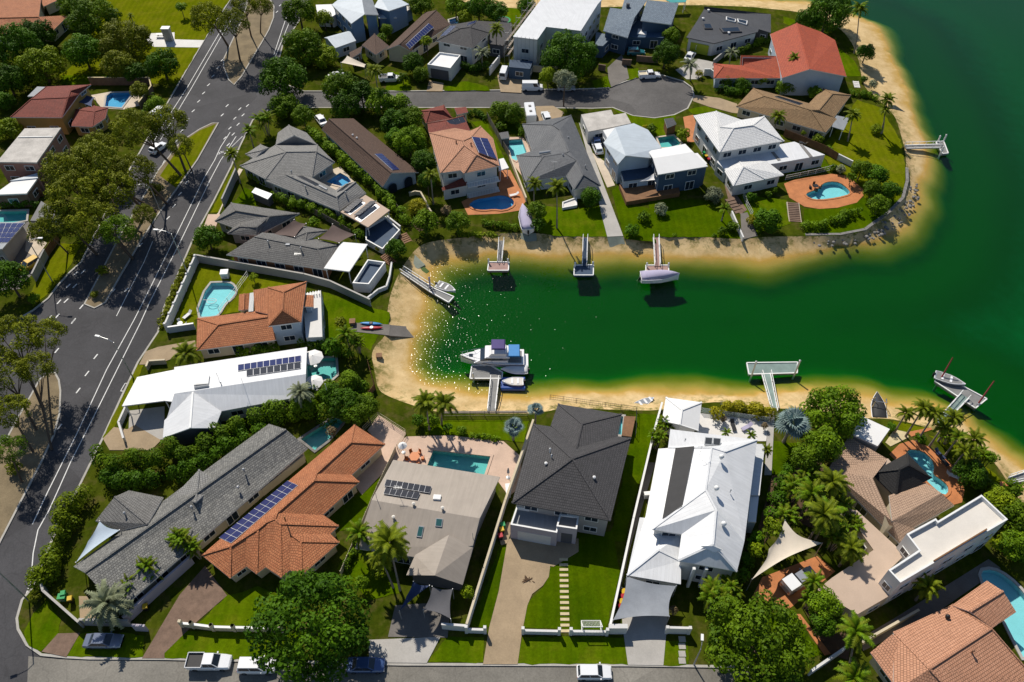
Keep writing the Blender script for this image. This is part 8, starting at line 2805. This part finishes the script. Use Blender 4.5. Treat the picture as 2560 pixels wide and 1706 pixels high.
lamp('tall street lamp at the white panelled wall corner', 'P:474,696', 10.5, 2.2, 175)
lamp('tall street lamp beside the white metal carport', 'P:333,945', 8.6, 2.2, 165)
lamp('tall street lamp on the bottom left corner verge', 'P:73,1503', 9.5, 2.0, 200)
lamp('tall street lamp on the left verge of the main road', 'P:131,704', 9.5, 2.0, 0)
lamp('short street lamp at the bottom kerb beside the flat topped tree', 'S:195,1128', 5.0, .8, 80)
lamp('street lamp on the long island', 'E:1500,560', 8, 1.6, 180)
p = T('K:1570,1405')[0]
r = thing('flag_pole', 'thin white flag pole in the left bank hedge', 'pole', (p.x, p.y, 0))
mb = MB()
mb.tube([(0, 0, -.1), (0, 0, 6.4)], (.06, .04), 6)
link('pole', mb.mesh('pole', 'white_paint'), r)
mb = MB()
mb.lathe((0, 0, 6.4), ((.05, 0), (.09, .08), (.02, .16)), 8)
link('finial', mb.mesh('finial', 'white_paint'), r)


def bin_(label, t, x, y, lid, group='wheelie bins'):
    p = T(f'{t}:{x},{y}', .9)[0]
    r = thing('wheelie_bin', label, 'bin', (p.x, p.y, .04), math.radians(15), group)
    mb = MB()
    q0 = [(-.22, -.25, .08), (.22, -.25, .08), (.22, .25, .08), (-.22, .25, .08)]
    q1 = [(-.3, -.34, 1.0), (.3, -.34, 1.0), (.3, .34, 1.0), (-.3, .34, 1.0)]
    mb.faces(q0 + q1, ((3, 2, 1, 0), (0, 1, 5, 4), (1, 2, 6, 5), (2, 3, 7, 6), (3, 0, 4, 7), (4, 5, 6, 7)))
    link('body', mb.mesh('body', 'plastic_green' if lid == 'plastic_green' else 'plastic_black'), r)
    mb = MB()
    q0 = [(-.33, -.38, 1.0), (.33, -.38, 1.0), (.33, .4, 1.0), (-.33, .4, 1.0)]
    q1 = [(-.28, -.3, 1.12), (.28, -.3, 1.12), (.28, .3, 1.12), (-.28, .3, 1.12)]
    mb.faces(q0 + q1, ((0, 1, 5, 4), (1, 2, 6, 5), (2, 3, 7, 6), (3, 0, 4, 7), (4, 5, 6, 7), (3, 2, 1, 0)))
    link('lid', mb.mesh('lid', lid), r)
    for sy in (-.2, .2):
        mb = MB()
        mb.tube([(sy - .03, .3, .12), (sy + .03, .3, .12)], .12, 8)
        link('wheel', mb.mesh('wheel', 'rubber'), r)


for a in (('green lidded bin beside the white side wall at the concrete drive', 'R', 865, 42, 'plastic_green'), ('yellow lidded bin between the green and red lids at the concrete drive', 'R', 855, 82, 'plastic_yellow'),
          ('red lidded bin nearest the concrete drive lawn', 'R', 845, 135, 'plastic_red'), ('uppermost yellow lidded bin beside the grey sail', 'R', 1878, 605, 'plastic_yellow'),
          ('upper red lidded bin beside the grey sail', 'R', 1874, 645, 'plastic_red'), ('lower yellow lidded bin beside the grey sail', 'R', 1858, 688, 'plastic_yellow'),
          ('lowest red lidded bin beside the grey sail', 'R', 1855, 728, 'plastic_red'), ('green bin in the yard of the weathered roof house', 'N', 520, 838, 'plastic_green'),
          ('yellow lidded bin in the yard of the weathered roof house', 'N', 575, 882, 'plastic_yellow'), ('yellow lidded bin against the mauve side wall', 'N', 1195, 945, 'plastic_yellow'),
          ('green bin on the terracotta side path of the white tiled house', 'I', 398, 662, 'plastic_green'), ('yellow lidded bin on the terracotta side path of the white tiled house', 'I', 412, 690, 'plastic_yellow'),
          ('red lidded bin on the terracotta side path of the white tiled house', 'I', 432, 715, 'plastic_red'), ('yellow lidded bin below the sash of the blue weatherboard house', 'B', 688, 222, 'plastic_yellow')):
    bin_(*a)

# football goal
A, B = T('R:1530,952 1690,948')[0:2]
r = thing('football_goal', 'white framed football goal with net on the front lawn', 'goal', ((A.x + B.x) / 2, A.y, .05))
w = (B - A).length / 2
mb = MB()
for pth in ([(-w, -0, 0), (-w, 0, 1.9), (w, 0, 1.9), (w, 0, 0)], [(-w, 0, 1.9), (-w, 1.6, 0), (w, 1.6, 0), (w, 0, 1.9)], [(-w, 0, 0), (-w, 1.6, 0)], [(w, 0, 0), (w, 1.6, 0)]):
    mb.tube(pth, .06, 6)
link('frame', mb.mesh('frame', 'white_paint'), r)
mb = MB()
for k in range(14):
    x_ = -w + 2 * w * k / 13
    mb.beam((x_, 0, 1.9), (x_, 1.6, .02), .012, .012)
for k in range(1, 8):
    mb.beam((-w, 1.6 * k / 8, 1.9 * (1 - k / 8)), (w, 1.6 * k / 8, 1.9 * (1 - k / 8)), .012, .012)
link('net', mb.mesh('net', 'white_paint'), r)


# shade sails
def sail(label, spec, mat, posts=True, pull=.14, sag=.3):
    P = T(spec)
    if len(P) == 3:
        P = [P[0], P[1], P[2], P[2].lerp(P[0], .5)]
    c = sum(P, Vector()) / 4
    r = thing('shade_sail', label, 'shade sail', (c.x, c.y, 0))
    n = 10
    V = []
    for i in range(n + 1):
        for j in range(n + 1):
            u, v = i / n, j / n
            p = P[0].lerp(P[1], u).lerp(P[3].lerp(P[2], u), v)
            m = 16 * u * (1 - u) * v * (1 - v)
            e = 1 - m
            f = 4 * max(u * (1 - u), v * (1 - v))
            q = p.lerp(c, pull * e * f)
            V.append((q.x - c.x, q.y - c.y, q.z - sag * m))
    mb = MB()
    mb.faces(V, [(i * (n + 1) + j, (i + 1) * (n + 1) + j, (i + 1) * (n + 1) + j + 1, i * (n + 1) + j + 1) for i in range(n) for j in range(n)])
    o = link('fabric', mb.mesh('fabric', mat, smooth=True), r)
    if posts:
        for p in T(spec):
            mb = MB()
            mb.tube([(p.x - c.x, p.y - c.y, -.1), (p.x - c.x, p.y - c.y, p.z + .1)], .06, 6)
            link('post', mb.mesh('post', 'galvanised'), r)


sail('pale triangular shade sail over the left end of the weathered roof', 'N:820,242,3.4 985,315,3.6 625,582,3.2', 'wall_pale_blue')  # white fabric; the blue-grey colour paints its shaded side, tilted from the sun
sail('white awning sail among the cane palms of the weathered roof', 'N:1380,390,3.0 1425,420,2.8 1320,565,2.6 1195,548,2.8', 'canvas_white', pull=.04)
sail('dark blue triangular sail in front of the beige house', 'R:112,520,3.2 248,552,3.2 -5,765,2.6', 'canvas_navy')
sail('dark grey sail over the drive of the beige house', 'R:270,560,3.0 442,582,3.0 425,832,2.6 195,756,2.6', 'wall_dark')
sail('large grey sail over the drive of the big white house', 'R:1905,475,2.9 2320,556,3.2 2262,812,2.6 1790,842,2.4', 'canvas_grey', pull=.12)
sail('cream triangular shade sail over the orange paved drive', 'S:790,185,4.0 1035,335,3.6 575,572,3.2', 'canvas_cream', pull=.24)
sail('left brown shade sail over the courtyard of the brick sided house', 'F:640,985,3.8 748,1020,3.4 645,1142,3.6 440,1122,3.2', 'canvas_brown', pull=.1)
sail('right brown shade sail over the courtyard of the brick sided house', 'F:990,1025,3.8 1195,1120,3.4 1050,1196,3.6 862,1156,3.2', 'canvas_brown', pull=.1)
sail('cream shade sail over the carport of the brown bungalow', 'B:832,510,3.0 1002,590,3.0 990,616,2.8 775,572,2.8', 'canvas_cream', pull=.05)
sail('dark shade sail beside the blue pool', 'A:755,850,3.2 862,890,3.0 835,972,3.0 680,930,3.2', 'canvas_navy')
sail('small white sail under the pale blue gable', 'G:2185,745,3.4 2320,668,3.8 2325,730,3.4', 'canvas_white', posts=False)


def umbrella(label, t, x, y, rr, h, mat, closed=False, n=6):
    p = T(f'{t}:{x},{y}', h)[0]
    r = thing('patio_umbrella', label, 'umbrella', (p.x, p.y, 0))
    mb = MB()
    mb.tube([(0, 0, 0), (0, 0, h + .1)], .035, 6)
    mb.lathe((0, 0, 0.04), ((.3, 0), (.3, .08), (.08, .12)), 8)
    link('pole', mb.mesh('pole', 'galvanised'), r)
    mb = MB()
    if closed:
        mb.lathe((0, 0, h - 1.2), ((.2, 0), (.16, .6), (.05, 1.25)), 8)
    else:
        ring = [(rr * math.cos(k * 2 * math.pi / n), rr * math.sin(k * 2 * math.pi / n), h - .55) for k in range(n)]
        for k in range(n):
            mb.face([ring[k], ring[(k + 1) % n], (0, 0, h)])
    link('canopy', mb.mesh('canopy', mat), r)


umbrella('white patio umbrella at the gable end of the white metal roof', 'K', 1390, 905, 1.7, 2.8, 'canvas_white', n=8)
umbrella('half hidden white patio umbrella beside the small teal pool', 'K', 1398, 1130, 1.5, 2.6, 'canvas_white', n=8)
umbrella('small white umbrella at the corner of the teal pool paving', 'O', 1545, 380, .7, 2.4, 'canvas_white', n=8)
umbrella('folded grey umbrella standing by the long white side wall', 'O', 2325, 560, .4, 2.6, 'canvas_grey', True)


def table_set(label, t, x, y, top, chairs, rad=.85, z=.07):
    p = T(f'{t}:{x},{y}', z + .7)[0]
    r = thing('garden_table', label, 'table', (p.x, p.y, z))
    mb = MB()
    mb.lathe((0, 0, .7), ((rad, 0), (rad, .05)), 6)
    link('table_top', mb.mesh('table_top', top), r)
    mb = MB()
    mb.tube([(0, 0, 0), (0, 0, .7)], .08, 6)
    link('leg', mb.mesh('leg', top), r)
    mb = MB()
    mb.box((0, 0, 0), .46, .46, .42)
    mb.box((.22, 0, .42), .05, .46, .45)
    me = mb.mesh('garden_chair', top)
    for k in range(chairs):
        a = k * 2 * math.pi / chairs
        o = link('garden_chair', me, None)
        pos_ = ('right hand', 'upper right', 'upper left', 'left hand', 'lower left', 'lower right') if chairs == 6 else ('right hand', 'upper', 'left hand', 'lower')
        o.location = (p.x + (rad + .35) * math.cos(a), p.y + (rad + .35) * math.sin(a), z)
        o.rotation_euler = (0, 0, a)
        tag(o, pos_[k] + ' chair drawn up to the ' + label, 'chair', 'chairs round the ' + label)


table_set('orange wooden table on the teal pool terrace', 'O', 1635, 475, 'plastic_orange', 6)
table_set('dark round table on the round orange terrace', 'I', 1305, 930, 'black_paint', 4, .6)
table_set('white table on the kidney pool lawn', 'K', 182, 615, 'white_paint', 3, .5, .04)


def lounger(label, t, x, y, ang, mat, z=.08):
    p = T(f'{t}:{x},{y}', z + .3)[0]
    r = thing('sun_lounger', label, 'lounger', (p.x, p.y, z), math.radians(ang), 'sun loungers')
    mb = MB()
    mb.box((-.25, 0, .28), 1.35, .62, .08)
    link('seat', mb.mesh('seat', mat), r)
    mb = MB()
    q = [(.42, -.31, .3), (.42, .31, .3), (.98, .31, .75), (.98, -.31, .75)]
    mb.faces(q + [(a, b, c - .07) for a, b, c in q], ((0, 3, 2, 1), (4, 5, 6, 7), (0, 1, 5, 4), (1, 2, 6, 5), (2, 3, 7, 6), (3, 0, 4, 7)))
    link('backrest', mb.mesh('backrest', mat), r)
    for X in (-.8, .4):
        for Y in (-.25, .25):
            mb = MB()
            mb.box((X, Y, 0), .05, .05, .29)
            link('leg', mb.mesh('leg', mat), r)


for a in (('dark sun lounger nearest the curved pool', 'M', 1690, 850, 115, 'canvas_navy'), ('dark sun lounger behind the nearest one at the curved pool', 'M', 1720, 900, 115, 'cover_dark'),
          ('white sun lounger on the orange paving', 'M', 1790, 1012, 150, 'canvas_white'), ('white lounger on the kidney pool lawn', 'K', 250, 540, 60, 'canvas_white'),
          ('black deck chair on the white waterfront terrace', 'Q', 1960, 225, 95, 'black_paint'), ('lilac deck chair on the white waterfront terrace', 'Q', 2050, 235, 30, 'canvas_lilac'),
          ('pale lounger beside the shaded blue kidney pool', 'G', 1040, 865, 20, 'canvas_white'), ('white lounger behind the white wing of the tan house fence', 'I', 1205, 578, -25, 'canvas_cream')):
    lounger(*a)

# small sheds, boxes, park slab furniture
h = house('narrow grey garden shed with a white ridge strip beside the green square of lawn', 'F', 345, 745, 'shed', 'shed')
roof(h, 'a F:285,690,2.2 b 440,748,2.2 c 398,797,2.0 d 250,732,2.0', ('a b c d',), 'ribs_white', 'wall_dark', inset=.1, cap=False, win=False)
h = house('small dark garden shed beside the narrow turquoise pool', 'G', 955, 330, 'shed', 'shed')
roof(h, 'a G:905,300,2.2 b 985,288,2.2 c 1000,345,2.1 d 925,355,2.1', ('a b c d',), 'ribs_dark', 'wall_dark', inset=.1, cap=False, win=False)
h = house('dark garden shed beside the green pool at the cul-de-sac', 'C', 1450, 1120, 'shed', 'shed')
roof(h, 'a C:1390,1085,2.4 b 1470,1075,2.4 c 1500,1130,2.3 d 1415,1165,2.3', ('a b c d',), 'ribs_dark', 'deck_wood', inset=.1, cap=False, win=False)
for lab, t, x, y, s in (('white pool pump box at the grey garden wall', 'K', 590, 165, (1.3, 1.2, 1.2)), ('white air conditioner on the side path of the big white house', 'Q', 1385, 690, (.9, .5, 1.1)),
                        ('white air conditioner beside the long white side wall', 'Q', 455, 660, (.6, 1.6, 1.2)), ('green electricity box on the corner verge', 'N', 515, 870, (.9, .7, .9)),
                        ('brown compost box on the left bank sand', 'L', 128, 838, (.9, .8, .5)), ('timber crate at the head of the left bank ramp', 'K', 1755, 605, (.9, 1.0, .7))):
    p = T(f'{t}:{x},{y}', s[2] * .6)[0]
    mt = 'white_paint' if 'white' in lab[:6] else 'plastic_green' if 'green' in lab[:6] else 'deck_wood'
    r = thing('utility_box', lab, 'box', (p.x, p.y, -.4 if 'sand' in lab else .03), .1)
    mb = MB()
    mb.box((0, 0, 0), s[0], s[1], s[2])
    link('case', mb.mesh('case', mt), r)
    mb = MB()
    mb.box((0, 0, s[2]), s[0] + .1, s[1] + .1, .06)
    link('lid', mb.mesh('lid', mt), r)
    mb = MB()
    for k in range(4):
        mb.box((0, -s[1] / 2 - .01, s[2] * (.2 + .15 * k)), s[0] * .7, .03, .05)
    link('vent', mb.mesh('vent', 'galvanised'), r)
p = T('A:1545,370')[0]
r = thing('monument', 'grey concrete pillar with a white cap on the park slab', 'monument', (p.x, p.y, .05))
mb = MB()
mb.box((0, 0, 0), 1.9, 1.4, 3.2)
link('pillar', mb.mesh('pillar', 'wall_grey'), r)
mb = MB()
mb.box((0, 0, 3.2), 2.1, 1.6, .2)
link('cap', mb.mesh('cap', 'white_paint'), r)
p = T('A:1470,340')[0]
r = thing('picnic_table', 'white frame picnic table beside the park pillar', 'table', (p.x, p.y, .05))
for c, sx_, sy, sz in (((0, 0, .72), 2.2, .8, .07), ((0, .85, .42), 2.2, .3, .06), ((0, -.85, .42), 2.2, .3, .06), ((-.8, 0, 0), .1, 1.6, .42), ((.8, 0, 0), .1, 1.6, .42)):
    mb = MB()
    mb.box(c, sx_, sy, sz)
    link('table_top' if sy == .8 else 'bench' if sy == .3 else 'leg', mb.mesh('part', 'white_paint'), r)
p = T('A:1690,215')[0]
# dead fronds dropped on the drive
p = T('R:1085,505')[0]
mb = MB()
for k in range(26):
    a, d = rng.uniform(0, 6.28), rng.uniform(0, .75)
    q = Vector((p.x + d * math.cos(a) * 1.2, p.y + d * math.sin(a) * .6, .1 + rng.uniform(0, .08)))
    v = Vector((math.cos(a), math.sin(a) * .6, .1)) * rng.uniform(.25, .5)
    s = Vector((-v.y, v.x, 0)) * .22
    mb.face([q - v, q + s, q + v, q - s])
o = mb.build('leaf_litter', 'mulch')
tag(o, 'small dark heap of dead fronds on the wide concrete drive', 'debris')
# trampoline and pool toys at the top
p = T('B:2250,185', .8)[0]
r = thing('trampoline', 'round green edged trampoline behind the dark grey hip roof', 'trampoline', (p.x, p.y, 0))
mb = MB()
mb.lathe((0, 0, .8), ((2.0, 0), (2.1, .05), (1.7, .06)), 16)
link('edge_pad', mb.mesh('edge_pad', 'plastic_green'), r)
mb = MB()
mb.lathe((0, 0, .87), ((1.7, 0), (1.7, .01)), 16)
link('mat', mb.mesh('mat', 'cover_dark'), r)
for k in range(6):
    mb = MB()
    a = k * math.pi / 3
    mb.tube([(1.9 * math.cos(a), 1.9 * math.sin(a), 0), (1.9 * math.cos(a), 1.9 * math.sin(a), .82)], .04, 5)
    link('leg', mb.mesh('leg', 'galvanised'), r)
# hose rings on the kidney pool
for k, (x, y, rr, lab) in enumerate(((470, 412, .85, 'white pool cleaner hose coiled on the kidney pool'),)):
    p = T(f'K:{x},{y}', -.06)[0]
    mb = MB()
    mb.tube([(p.x + rr * math.cos(a) * (1 + .05 * math.sin(3 * a)), p.y + .75 * rr * math.sin(a), -.06) for a in np.linspace(0, 6.4, 25)] + [(p.x - 1.6, p.y + .3, -.05)], .05, 5)
    tag(mb.build('pool_hose', 'white_paint'), lab, 'hose')
# boulders on the rocky shore of the point
k = 0
for spec in ('I:2075,950', 'I:2070,1010', 'I:2045,1075', 'I:2000,1140', 'I:1950,1200', 'I:1890,1250', 'I:1820,1300', 'I:1750,1330', 'I:1660,1350', 'I:1560,1370', 'I:1470,1385', 'I:1350,1395'):
    p0 = T(spec, -.9)[0]
    r = thing('rock_pile', ('%s pile of boulders along the rocky shore of the point, counted from the eastern beach' % ('first second third fourth fifth sixth seventh eighth ninth tenth eleventh twelfth'.split()[k])), 'rocks', (p0.x, p0.y, -1.2), group='boulders round the point')
    for j in range(9):
        mb = MB()
        c = Vector((rng.uniform(-1.8, 1.8), rng.uniform(-1.3, 1.3), rng.uniform(0, .35)))
        s = rng.uniform(.2, .45)
        prof = [(s * .7, 0), (s, s * .35), (s * .75, s * .75), (s * .2, s * .95)]
        mb.lathe(c, prof, 6)
        link('boulder', mb.mesh('boulder', 'stone'), r)
    k += 1
